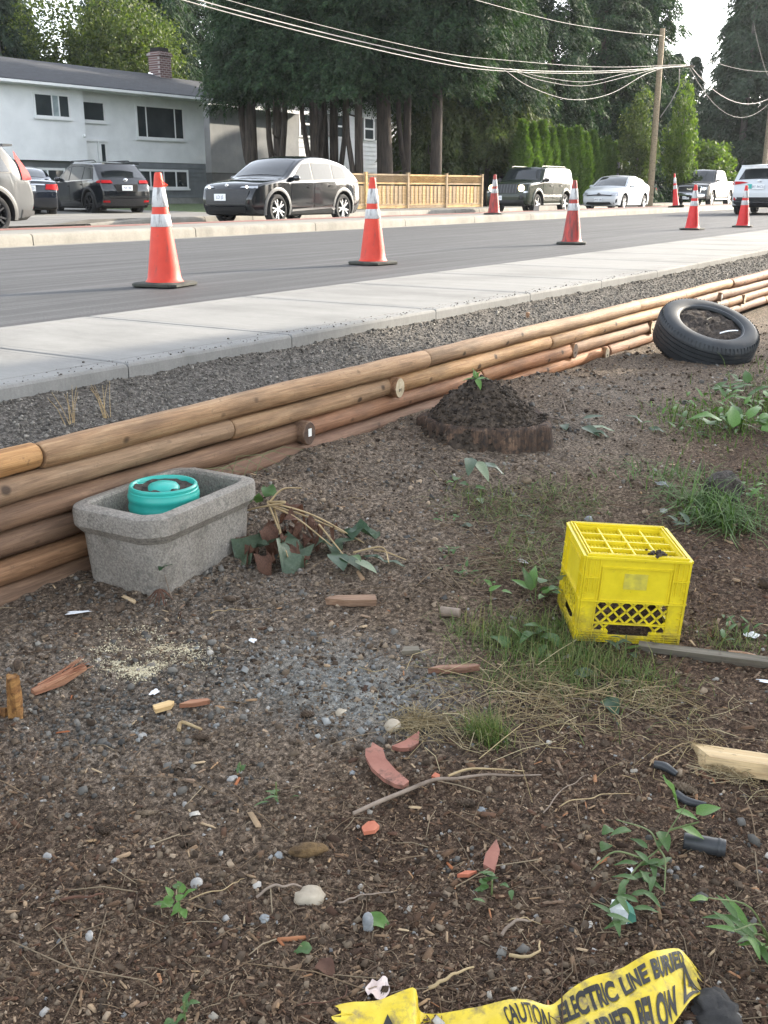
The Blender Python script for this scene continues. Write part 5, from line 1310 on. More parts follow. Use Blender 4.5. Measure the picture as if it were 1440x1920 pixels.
# young tree beside the pole
L_YOUNG = leafy_mesh('crown', [(0, 0, 3.6, 1.25, 1.1), (.35, 0, 2.4, 1.2, .9), (-.5, .1, 2.9, 1.1, .9), (.5, -.1, 4.7, .95, 1.0), (-.1, 0, 5.8, .7, .9), (.9, 0, 3.4, .8, .7), (.1, 0, 1.7, 1.0, .6)], 9000, .17, 22)
root = thing('broadleaf_tree', 'young leafy tree with sunlit yellow green leaves right of the pole', 'tree', (58.6, 17.9, .1), 0); trunk('trunk', M_BARKG, root, 5.5, .08, .03, 90, (.2, 0), 5); crown(root, L_YOUNG, G_LEAFB, (0, 0, -.2), .4, (.72, .72, 1.0))
L_DUSK = L_YOUNG.copy(); L_DUSK.materials.clear()
root = thing('broadleaf_tree', 'dusky leafy tree between hedge end and pole', 'tree', (58.5, 20.3, .1), 0); trunk('trunk', M_BARKG, root, 5, .09, .03, 91, (.1, 0), 4); crown(root, L_DUSK, G_CEDARB, (0, 0, .1), 2.4, (.75, .75, .9))
# flat layered maple
L_MAP = leafy_mesh('crown', [(0, 0, 2.3, 1.7, .55), (-1.3, 0, 1.9, 1.4, .5), (1.3, .1, 1.9, 1.4, .5), (.4, 0, 3.0, 1.3, .5), (-.8, 0, 2.8, 1.1, .45), (1.9, 0, 2.6, .9, .4), (.6, -.4, 1.4, 1.6, .45), (2.2, 0, 1.5, .9, .4)], 9000, .20, 23, 1.5)
root = thing('maple_tree', 'spreading low maple with bright layered leaves behind the pickup', 'tree', (73.2, 20.6, .1), 0); trunk('trunk', M_BARKG, root, 2.6, .1, .05, 92, (0, 0), 6); crown(root, L_MAP, G_LEAFB, (0, 0, 0), .3, (1.15, 1.15, 1.15))
# clipped hedge of columns
def hedge_mesh(seed):
    g = np.random.default_rng(seed); n = 2400; u = g.uniform(0, 1, n); z = u*3.6; a = g.uniform(0, 2*math.pi, n)
    r = .43*np.minimum(1, (1-u)*2.2)**.8*(.8+.25*vnoise(a*1.5+seed, z*2.2, seed))*g.uniform(.72, 1.05, n)
    P = np.stack([np.cos(a)*r, np.sin(a)*r, z+.05], -1); D = nrm(np.stack([np.cos(a)*.6, np.sin(a)*.6, np.ones(n)*.9], -1)+g.normal(0, .25, (n, 3)))
    return bulk_mesh('crown', sprays(P, D, g.uniform(.18, .34, n), g, 4, .5, -.05, .22), KF)
HM = [hedge_mesh(s) for s in (31, 32, 33)]
hx = np.linspace(45.2, 59.6, 13); ords = ['first', 'second', 'third', 'fourth', 'fifth', 'sixth', 'seventh', 'eighth', 'ninth', 'tenth', 'eleventh', 'twelfth', 'last']
for i, x in enumerate(hx):
    root = thing('hedge_column', 'upright column of the clipped green hedge, %s from the fence end' % ords[i], 'hedge shrub', (float(x), 21.2+.04*i, .1), 0, 'columns of the clipped hedge')
    trunk('trunk', M_BARK, root, 1.2, .05, .03, i); k = (1.0, .98, 1.03, .96)[i % 4]*(1.0 if i < 9 else .92); crown(root, HM[i % 3], G_HEDGE, (0, 0, 0), i*.9, (k*1.05, k*1.05, k))
# trees out of view on the right, whose shade lies over the yard
for i, (x, y, k, me) in enumerate([(15.5, -3.5, .60, C_BIG), (17.5, -7.4, .68, C_BIG), (22, -5.4, .68, C_BIG), (13.5, -6.4, .6, C_BIG), (24, -9.6, .8, C_BIG), (27.5, -7.9, .74, C_BIG), (33, -10.4, .8, C_BIG)]):
    root = thing('cedar_tree', ('near side cedar nearest the yard', 'near side cedar set back behind the nearest one', 'near side cedar second along the row', 'slender near side cedar beside the yard', 'near side cedar set furthest back', 'near side cedar third along the row', 'last tall near side cedar')[i]+', dark and dense, right of the view', 'tree', (x, y, -.5), 0, 'near side cedars right of the view'); trunk('trunk', M_BARK, root, 12*k, .28, .1, i+100); crown(root, me, G_CEDAR, (0, 0, -.2), i*1.9, (k, k, k))

# evergreens added out of view to keep bright sky off the car sides
for i, (x, y, k) in enumerate([(44, -5.5, .36), (48, -4.6, .33), (52.5, -5.2, .38), (57, -4.4, .34), (61, -5.4, .40), (66, -4.6, .36), (71, -5.2, .42), (77, -4.5, .40), (84, -5, .44), (40, -8, .40), (92, -5, .46)]):
    root = thing('cedar_tree', 'added low cedar, %s in the near side row beyond the view' % (ords+['extra'])[i], 'tree', (x, y, -.5), 0, 'added cedar row beyond the view'); trunk('trunk', M_BARK, root, 12*k, .16, .06, i+130); crown(root, C_BIG, G_CEDAR, (0, 0, -.6), i*1.7, (k*1.25, k*1.25, k))
# ------------------------------------------------------------------ concrete planter with the turquoise pot
def rrect(a, b, r, z, n=6):
    out = []
    for cx, cy, a0 in ((a-r, b-r, 0), (-a+r, b-r, 90), (-a+r, -b+r, 180), (a-r, -b+r, 270)):
        for k in range(n+1):
            t_ = R_(a0+90*k/n); out.append((cx+r*math.cos(t_), cy+r*math.sin(t_), z))
    return out
t = NT('old_concrete'); co = t.coord('Object')
n1 = t.noise(co, 6, 7, .65); n2 = t.noise(co, 130, 5, .7); n3 = t.noise(co, 24, 6, .7)
c = t.ramp(n1, [(.3, (.20, .18, .155)), (.7, (.34, .315, .28))])
c = t.mix(.65, c, t.ramp(n2, [(.35, .45), (.65, 1.45)]), 'MULTIPLY')
c = t.mix(t.math('MULTIPLY', t.ramp(n3, [(.52, 0), (.66, 1)]), .55), c, (.07, .068, .06))
t.set(**{'Base Color': c, 'Roughness': .95, 'Specular IOR Level': .2}); t.bump(t.math('ADD', n2, t.math('MULTIPLY', n3, .8)), .8, .006); M_OLDC = t.m
M_POTSOIL = mat('potting_soil', (.022, .017, .014), (.075, .058, .047), 45, .95, 1, 90, .01)
pl = thing('concrete_planter', 'weathered grey concrete trough standing against the log wall', 'planter', (2.44, 2.437, -.493), R_(5))
b = MB(); top = .262
b.rings([rrect(.262, .163, .07, -.12), rrect(.262, .163, .07, -.02), rrect(.270, .170, .07, .10), rrect(.274, .174, .07, .178), rrect(.278, .178, .07, .183)], 0, True, False)
b.build('body', M_OLDC, pl, 30)
b = MB(); b.rings([rrect(.276, .176, .07, .170), rrect(.292, .190, .075, .190), rrect(.299, .197, .08, .200), rrect(.300, .198, .08, .246), rrect(.297, .195, .078, .258), rrect(.285, .184, .08, .264), rrect(.256, .156, .055, .265), rrect(.248, .148, .05, .255), rrect(.240, .140, .045, .12), rrect(.234, .134, .045, .06)], 0, False, False)
rim = b.build('rim', M_OLDC, pl, 30)
for me in (rim.data,):
    for v in me.vertices:
        k = .004*(float(vnoise(np.array(v.co.x*30+9), np.array(v.co.y*30+9), 4))-.5)+.006*(float(vnoise(np.array(v.co.x*9), np.array(v.co.y*9+3), 8))-.5)
        v.co.z += k; v.co.x += k*.7
def soil_disc(name, ring, z, amp, m, par, seed, mound=0):
    b = MB(); n = 26; pts = [Vector(p) for p in ring]; cx = sum((p for p in pts), Vector())/len(pts); V = [(cx.x, cx.y, z+mound)]; F = []
    R = 9
    for i in range(1, R+1):
        for k, p in enumerate(pts):
            q = cx.lerp(p, i/R); zz = z+mound*(1-(i/R)**2)+amp*(float(vnoise(np.array(q.x*38+seed), np.array(q.y*38+7), seed))-.5)*2+amp*.8*(float(vnoise(np.array(q.x*110+seed), np.array(q.y*110), seed))-.5)
            V.append((q.x, q.y, zz))
    n = len(pts)
    for k in range(n): F.append((0, 1+k, 1+(k+1) % n))
    for i in range(R-1):
        for k in range(n): F.append((1+i*n+k, 1+(i+1)*n+k, 1+(i+1)*n+(k+1) % n, 1+i*n+(k+1) % n))
    b.add(V, F); return b.build(name, m, par, 60)
soil_disc('soil', rrect(.243, .143, .04, 0, 4), .15, .014, M_POTSOIL, pl, 3)
# crumbs of dirt along the back rim
g = np.random.default_rng(4)

M_TURQ = mat('turquoise_plastic', (.02, .34, .285), (.035, .42, .355), 5, .38, .05, 60, .002, dirt=(.05, .22, .20), dscale=20, dpos=(.60, .72))
pot = thing('plastic_pot', 'turquoise plastic pot with ribbed side and domed middle inside the concrete trough', 'pot', (2.425, 2.44, -.413), .3)
b = MB(); b.lathe([(.10, -.04), (.112, 0), (.117, .06), (.1195, .125), (.1225, .132), (.1225, .144), (.1195, .150), (.1205, .166), (.1225, .17), (.1225, .181), (.1195, .187), (.119, .196), (.116, .199), (.1165, .208), (.113, .2135), (.107, .2135), (.1025, .208), (.1015, .199), (.0955, .1935), (.0945, .17)], 48)
b.build('body', M_TURQ, pot, 35)
b = MB(); b.lathe([(.060, .165), (.056, .200), (.047, .211), (.03, .2175), (.001, .2195)], 32); b.build('dome', M_TURQ, pot, 40)
ring = [(.100*math.cos(a), .100*math.sin(a), 0) for a in np.linspace(0, 2*math.pi, 30, endpoint=False)]
soil_disc('soil', ring, .201, .007, M_POTSOIL, pot, 5)

# ------------------------------------------------------------------ tyre
M_WALLTYRE = mat('old_tyre', (.018, .021, .024), (.034, .038, .042), 7, .62, .15, 90, dirt=(.075, .068, .06), dscale=9, dpos=(.60, .8))
ax = Vector((-.25, -.33, .91)).normalized()
q_ = ax.to_track_quat('Z', 'Y')
ty = thing('tyre', 'black worn car tyre filled with soil leaning at a slant against the log wall', 'tyre', (7.40, 1.97, -.225), 0); ty.rotation_euler = q_.to_euler()
b = MB(); h_ = .118
prof = [(.222, .095), (.226, .108), (.24, .116), (.27, h_+.006), (.31, h_+.004), (.335, h_-.008), (.348, h_-.022), (.357, .083)]
for zc in (.06, .028, -.004, -.036): prof += [(.361, zc+.012), (.3615, zc+.0035), (.3535, zc+.002), (.3535, zc-.002), (.3615, zc-.0035)]
prof += [(.3595, -.06), (.357, -.083), (.348, -h_+.022), (.335, -h_+.008), (.31, -h_), (.27, -h_), (.24, -.112), (.226, -.104), (.222, -.09), (.235, -.06), (.30, -.04), (.30, .05), (.235, .075), (.222, .095)]
b.lathe(prof, 72); tyo = b.build('casing', M_WALLTYRE, ty, 28)
b = MB(); 
for k in range(72):
    a = 2*math.pi*k/72
    for z in (.098, -.098): b.bar((.343*math.cos(a), .343*math.sin(a), z+.012 if z > 0 else z-.012), (.360*math.cos(a+.02), .360*math.sin(a+.02), z-.026 if z > 0 else z+.026), .005, .006)
tag(b.build('tread_blocks', M_WALLTYRE, ty), None, None, None, 'stuff')
b = MB(); b.lathe([(.232, .110), (.236, .1145), (.242, .1155)], 60); b.build('bead', mat('bead_sheen', (.12, .12, .125), rough=.35), ty, 40)
ring = [(.255*math.cos(a), .255*math.sin(a), 0) for a in np.linspace(0, 2*math.pi, 36, endpoint=False)]
sd = soil_disc('soil', ring, .080, .022, M_POTSOIL, ty, 7, .02)
b = MB(); b.grid(lambda u, v: (.12*u-.06, .028*v*(1-.5*abs(u-.3)), .01*math.sin(u*2.5)), 8, 3); o = b.build('plant_label', mat('white_plastic', (.75, .76, .76), rough=.5), None, 40, (7.20, 1.76, -.165), (.2, -.15, -1.3)); tag(o, 'white plastic plant label lying on the soil in the tyre', 'plant label')
b = MB(); b.tube([(0, 0, 0), (.03, .005, .035), (.06, -.01, .045), (.075, -.005, .01)], .005, 6); o = b.build('dry_stalk', mat('pale_stalk', (.42, .36, .27), rough=.8), None, 40, (7.36, 1.96, -.14)); tag(o, 'short bent pale stalk standing in the soil of the tyre', 'stalk')

# ------------------------------------------------------------------ stump with heaped earth and a seedling
t = NT('stump_bark'); co = t.coord('Object'); st = t.coord('Object', (9, 9, 1))
n1 = t.noise(st, 5, 8, .7); n2 = t.noise(co, 40, 6, .7)
c = t.ramp(n1, [(.3, (.030, .020, .015)), (.5, (.10, .062, .042)), (.72, (.28, .175, .11))])
c = t.mix(t.ramp(n2, [(.45, 0), (.62, 1)]), c, (.045, .034, .028)); t.set(**{'Base Color': c, 'Roughness': .95}); t.bump(n1, 1, .03); M_STUMP = t.m
stp = thing('tree_stump', 'wide low rotten stump heaped with black earth against the log wall', 'tree stump', (4.36, 2.17, -.42), 0)
def stump_ring(r, z, rough, seed):
    out = []
    for k in range(90):
        a = 2*math.pi*k/90; rr_ = r*(1+.05*math.sin(3*a+1)+.03*math.sin(7*a))+rough*(float(vnoise(np.array(a*14.), np.array(z*3.+seed), seed))-.5)
        out.append((rr_*math.cos(a), rr_*math.sin(a), z+ (.03*(float(vnoise(np.array(a*9.), np.array(1.), 3))-.5) if z > .15 else 0)))
    return out
b = MB(); b.rings([stump_ring(.345, -.12, .05, 1), stump_ring(.325, .02, .05, 1), stump_ring(.318, .08, .05, 1), stump_ring(.310, .13, .06, 1), stump_ring(.292, .142, .05, 1), stump_ring(.24, .13, .02, 1)]); b.build('bark', M_STUMP, stp, 50)
M_BLACKSOIL = mat('black_earth', (.024, .017, .012), (.095, .070, .050), 30, .95, 1, 80, .015)
b = MB(); nn = 70; V = []; F = []
def heap_z(x, y):
    r = math.hypot(x, y); k = max(0, 1-(math.hypot(x-.05, y+.03)/.36)**2)
    lum = float(vnoise(np.array(x*16+5), np.array(y*16+5), 5))-.5; fi = float(vnoise(np.array(x*50+5), np.array(y*50+5), 6))-.5; ff = float(vnoise(np.array(x*130+5), np.array(y*130+5), 9))-.5
    rho = .536*x-.844*y; fr = -(.844*x+.536*y)
    h = .315*max(0, 1-(math.hypot(x+.01, y-.02)/.37)**1.7)
    if rho > -.14: h = (max(h, .135) if r < .29 else h-2.5*(r-.29)) if rho > -.06 else h*.5+.5*(max(h, .135) if r < .30 else h-1.2*(r-.30))
    if r > .34: h -= .6*(r-.34)
    return h+.035*lum*(.3+k)+.022*fi+.014*ff
for i in range(nn+1):
    for j in range(nn+1):
        u = (i/nn*2-1)*.45; v = (j/nn*2-1)*.45
        k = math.hypot(u, v); m_ = max(abs(u), abs(v)); s_ = m_/k if k > 1e-6 else 1; x, y = u*s_, v*s_
        V.append((x, y, heap_z(x, y)))
for i in range(nn):
    for j in range(nn): F.append((i*(nn+1)+j, (i+1)*(nn+1)+j, (i+1)*(nn+1)+j+1, i*(nn+1)+j+1))
b.add(V, F); heap = b.build('earth_heap', M_BLACKSOIL, None, 80, (4.36, 2.17, -.42)); tag(heap, 'heap of loose black earth piled on the stump', 'earth', None, 'stuff')

# ------------------------------------------------------------------ leaves and weeds
def leaf_pts(L, W, bend=.25, fold=.15, curl=0., tip=.5, n=7, wave=0.):
    """leaf surface grid, base at origin, along +x"""
    V = []; F = []; m = 5
    for i in range(n):
        u = i/(n-1); w = W*(math.sin(math.pi*u**tip)**.8 if 0 < u < 1 else .02)/2
        a = bend*u; x = L*(math.sin(a)/bend if abs(bend) > 1e-3 else u) if abs(bend) > 1e-3 else L*u; z = -L*(1-math.cos(a))/bend if abs(bend) > 1e-3 else 0
        for j in range(m):
            v = (j/(m-1)-.5)*2
            V.append((x, v*w, z+fold*abs(v)*w+curl*v*v*w+wave*W*math.sin(u*9+v*3)*abs(v)*.3))
    for i in range(n-1):
        for j in range(m-1): F.append((i*m+j, (i+1)*m+j, (i+1)*m+j+1, i*m+j+1))
    return V, F
def leaf_mat(name, c1, c2, vein=(.2, .25, .1), rough=.5, tl=.25):
    t = NT(name); co = t.coord('Object'); c = t.ramp(t.noise(co, 25, 5), [(.3, c1), (.7, c2)])
    c = t.mix(t.math('MULTIPLY', t.ramp(t.noise(co, 60, 6, .7), [(.62, 0), (.7, 1)]), .5), c, vein)
    t.set(**{'Base Color': c, 'Roughness': rough})
    tr = t.n('ShaderNodeBsdfTranslucent'); t.l(c, tr.inputs[0]); ms = t.n('ShaderNodeMixShader'); ms.inputs[0].default_value = tl
    t.l(t.b.outputs[0], ms.inputs[1]); t.l(tr.outputs[0], ms.inputs[2]); t.l(ms.outputs[0], t.out.inputs[0]); return t.m
M_LGREEN = leaf_mat('bright_leaf', (.07, .16, .025), (.12, .24, .045)); M_LMID = leaf_mat('mid_leaf', (.045, .10, .025), (.085, .16, .04)); M_LDULL = leaf_mat('dull_leaf', (.055, .085, .05), (.10, .14, .085), (.25, .27, .18))
M_LPALE = leaf_mat('pale_leaf_back', (.17, .22, .13), (.27, .32, .21), (.35, .36, .25)); M_LBROWN = leaf_mat('withered_leaf', (.075, .035, .022), (.16, .08, .05), (.05, .03, .02), .8); M_LDARK = leaf_mat('dark_leaf', (.018, .045, .018), (.04, .085, .035), (.12, .15, .08), .4)
M_STEM = mat('green_stem', (.09, .13, .04), (.15, .18, .07), 20, .6); M_STALK = mat('straw_stalk', (.26, .18, .085), (.40, .30, .16), 20, .7); M_TWIG = mat('grey_twig', (.16, .12, .09), (.28, .22, .17), 25, .85, .4, 120)
LEAFCACHE = {}
def add_leaf(par, m, L, W, loc, rot, bend=.3, fold=.2, wave=0., tip=.6, name='leaf', label=None):
    k = (round(L/W, 1), round(bend, 1), round(fold, 1), round(wave, 1), round(tip, 1), m.name)
    if k not in LEAFCACHE:
        V, F = leaf_pts(1, W/L, bend, fold, 0, tip, 7, wave); me = bpy.data.meshes.new('leaf'); me.from_pydata(V, [], F); me.materials.append(m); shade(me, 60); LEAFCACHE[k] = me
    o = bpy.data.objects.new(name, LEAFCACHE[k]); COL.objects.link(o); o.parent = par; o.location = loc; o.rotation_euler = rot; o.scale = (L, L, L)
    if label: o['label'] = label
    return o
def plant(name, label, cat, x, y, leaves, stems=(), grp=None, z=None, ms=M_STEM, sr=.0025):
    """leaves: (material, L, W, base xyz, azimuth, pitch up, bend)"""
    root = thing(name, label, cat, (x, y, yz(x, y) if z is None else z), 0, grp)
    if stems:
        b = MB()
        for s_ in stems:
            s_ = smooth_path(s_); b.tube(s_, [sr*(1-.6*i/len(s_)) for i in range(len(s_))], 5)
        b.build('stem', ms, root, 60)
    for m, L, W, p, az, pit, bend in leaves: add_leaf(root, m, L, W, p, (rnd.uniform(-.2, .2), -pit, az), bend, rnd.choice((.1, .2, .3)), rnd.choice((0, .3)))
    return root
# seedling on the stump
hz = -.42+heap_z(-.07, .03)
plant('seedling', 'bright green seedling growing on top of the black earth heap', 'seedling', 4.29, 2.20, [(M_LGREEN, .075, .035, (0, 0, .02), 2.3, .15, .5), (M_LGREEN, .075, .032, (0, 0, .02), -.6, .15, .5), (M_LGREEN, .08, .03, (0, 0, .02), 3.9, -.2, .7), (M_LGREEN, .06, .028, (0, 0, .025), .8, .7, .4), (M_LGREEN, .05, .022, (0, 0, .03), 2.0, 1.2, .3), (M_LGREEN, .045, .02, (0, 0, .03), 4.9, 1.1, .3)], [[(0, 0, -.02), (0, 0, .03)]], None, hz)
# withered rhubarb heap beside the planter
wx, wy = 2.74, 2.16
root = thing('wilted_plant', 'withered heap of large leaves and straw stalks at the right end of the concrete trough', 'wilted plant', (wx, wy, yz(wx, wy)), 0)
b = MB(); g2 = random.Random(3)
for s_ in [[(0, .08, .16), (-.05, .0, .10), (-.12, -.10, .02)], [(0, .08, .16), (.06, -.08, .12), (.12, -.26, .03)], [(.0, .08, .15), (.02, -.04, .11), (.05, -.17, .02)], [(0, .08, .16), (.0, .0, .17), (-.04, .16, .12), (-.08, .22, .05)], [(0, .08, .15), (.08, -.05, .10), (.16, -.22, .02)], [(.02, .07, .14), (-.06, -.03, .05), (-.10, -.04, .0)], [(0, .08, .15), (.05, .05, .2), (.10, .0, .2)]]:
    s_ = smooth_path(s_); b.tube(s_, [.0042*(1-.5*i/len(s_)) for i in range(len(s_))], 6)
b.build('stalks', M_STALK, root, 60)
for m, L, W, p, az, pit, bend in [(M_LDULL, .19, .15, (-.03, -.02, .055), 4.05, -.25, .5), (M_LDULL, .15, .12, (-.08, .06, .06), 3.2, -.4, .5), (M_LDULL, .12, .10, (.05, -.11, .03), 4.6, -.1, .5), (M_LDARK, .12, .09, (.1, -.19, .06), 5.4, .1, .4), (M_LBROWN, .12, .07, (-.05, .04, .10), 3.9, -.5, .9), (M_LBROWN, .13, .06, (.02, .0, .13), 4.6, -.6, .9), (M_LBROWN, .10, .06, (-.10, .10, .05), 3.5, -.3, 1.2), (M_LBROWN, .09, .06, (-.13, .02, .03), 2.6, .1, 1.2), (M_LBROWN, .12, .05, (.05, .04, .14), 5.6, -.2, .9), (M_LMID, .08, .05, (.03, .08, .17), 1.2, .5, .6), (M_LMID, .07, .05, (0, .1, .16), 2.8, .4, .6), (M_LBROWN, .11, .05, (.07, -.05, .10), 4.9, -.5, .8), (M_LBROWN, .09, .05, (-.02, .06, .05), 4.3, -.3, 1.2), (M_LBROWN, .10, .06, (.02, -.06, .04), 5.0, -.1, 1.0), (M_LPALE, .05, .03, (-.12, .18, .10), 2.2, .2, .5), (M_LMID, .05, .035, (-.10, .21, .06), 2.8, .2, .4), (M_LBROWN, .10, .07, (-.15, -.03, .02), 3.6, .1, 1.3), (M_LBROWN, .08, .06, (-.07, -.06, .03), 4.2, .2, 1.4)]:
    add_leaf(root, m, L*1.08, W*1.08, (p[0], p[1], p[2]+.005), (g2.uniform(-.5, .5), -pit, az), bend*(1.6 if m == M_LBROWN else 1), .2, 1.6 if m == M_LBROWN else .8)
for k in range(16):
    add_leaf(root, M_LBROWN, g2.uniform(.045, .09), g2.uniform(.02, .045), (g2.gauss(-.02, .07), g2.gauss(.0, .08), g2.uniform(.01, .10)), (g2.uniform(-1, 1), g2.uniform(-.3, .8), g2.uniform(0, 6.28)), g2.uniform(.9, 2.0), .3, 1.6)
# second pile of leaves to the right of it
x, y = 2.72, 1.88
plant('wilted_plant', 'flattened dark green leaves with one pale upturned leaf right of the withered heap', 'wilted plant', x, y, [(M_LDARK, .13, .075, (0, .05, .03), 4.0, .1, .5), (M_LDULL, .11, .06, (.0, .02, .025), 4.4, .0, .4), (M_LPALE, .10, .05, (-.02, -.05, .03), 4.6, -.05, .4), (M_LDARK, .09, .05, (.03, -.05, .03), 5.2, .05, .6), (M_LDARK, .10, .06, (.04, .08, .05), 5.8, .2, .5), (M_LMID, .07, .03, (-.01, -.03, .04), 4.2, .3, .6), (M_LDULL, .08, .04, (.05, -.12, .02), 5.0, .1, .5)], [[(.06, .16, .10), (.03, .08, .06), (0, 0, .02)], [(.1, -.05, .03), (.06, -.12, .05), (.1, -.18, .02)], [(.04, -.0, .03), (.07, -.1, .06), (.02, -.16, .03)]], None, None, M_STALK, .004)
LV = 'leaves and cut weeds lying on the yard'
def loose_leaf(label, x, y, m, L, W, az, pit=.0, dz=.012, bend=.4):
    V, F = leaf_pts(L, W, bend, .2, 0, .6, 7, .3); b = MB(); b.add(V, F); o = b.build('loose_leaf', m, None, 60, (x, y, yz(x, y)+dz), (rnd.uniform(-.2, .2), -pit, az)); return tag(o, label, 'leaf', LV)
# cut laurel like leaves around (1085,800) in the middle distance
plant('cut_sprig', 'cut sprig with four dull pointed leaves right of the stump', 'sprig', 4.72, 1.84, [(M_LDULL, .13, .06, (0, -.02, .03), 4.2, .0, .4), (M_LPALE, .13, .05, (.03, -.04, .03), 5.1, .05, .4), (M_LDULL, .10, .06, (0, .08, .03), 3.6, .1, .3), (M_LDULL, .11, .04, (.1, .02, .05), 5.3, .3, .4), (M_LDULL, .09, .05, (-.03, -.08, .02), 4.9, .0, .5)], [[(.12, .22, .03), (.06, .1, .04), (0, 0, .03)], [(.2, .18, .12), (.08, .09, .04)]], None, None, M_TWIG, .004)
loose_leaf('small dull leaf standing on edge between stump sprig and tyre', 5.05, 1.62, M_LDULL, .10, .045, 2.0, .6); loose_leaf('dull flat leaf beside the small upright one in front of the tyre', 4.95, 1.56, M_LDARK, .09, .05, 5.2)
plant('cut_sprig', 'wilted stalk with drooping dull leaves in front of the stump', 'sprig', 3.62, 1.90, [(M_LDULL, .12, .055, (.05, .0, .13), 3.6, -.1, .7), (M_LPALE, .11, .05, (.04, -.03, .12), 4.3, -.4, .6), (M_LDARK, .11, .055, (.06, -.05, .11), 5.3, -.2, .6), (M_LMID, .05, .035, (0, .03, .05), 3.3, .2, .4), (M_LMID, .045, .035, (0, .02, .03), 4.5, .1, .4), (M_LMID, .05, .035, (0, -.05, .02), 5.2, .0, .4), (M_LGREEN, .04, .03, (.0, .05, .03), 2.2, .0, .4)], [[(0, 0, 0), (.01, -.02, .07), (.05, -.03, .12)], [(.28, .17, .0), (.25, .13, .07), (.2, .06, .11), (.17, -.03, .12)], [(.27, .16, .08), (.22, .06, .09), (.2, .0, .13)], [(.2, .13, .06), (.12, .05, .10), (.08, -.05, .13), (.06, -.12, .12)]], None, None, M_TWIG, .0026)
for lab, x, y, m, L, W, az in [('torn pale green leaf scrap left of the yellow crate', 3.32, 1.70, M_LDULL, .06, .05, 2.0), ('small pale leaf scrap above the torn one', 3.55, 1.80, M_LPALE, .05, .035, 4.0), ('thin pale leaf between stalk and crate', 3.55, 1.62, M_LPALE, .08, .03, 5.1), ('dull folded leaf next to the thin pale one', 3.4, 1.52, M_LDULL, .08, .03, 5.4), ('dark leaf half buried in the dry grass below the crate', 2.36, .80, M_LDARK, .075, .05, 3.9), ('pale grey green leaf in the grass below the crate', 2.46, .93, M_LDULL, .09, .045, 5.6), ('bright torn leaf on the mulch right of the large pale stone', 1.345, .90, M_LGREEN, .06, .04, 5.0), ('round green leaf on the mulch below the large pale stone', 1.22, .93, M_LMID, .035, .03, 2.2), ('brown curled dead leaf beside the round green leaf', 1.20, .90, M_LBROWN, .045, .035, 4.4)]: loose_leaf(lab, x, y, m, L, W, az)
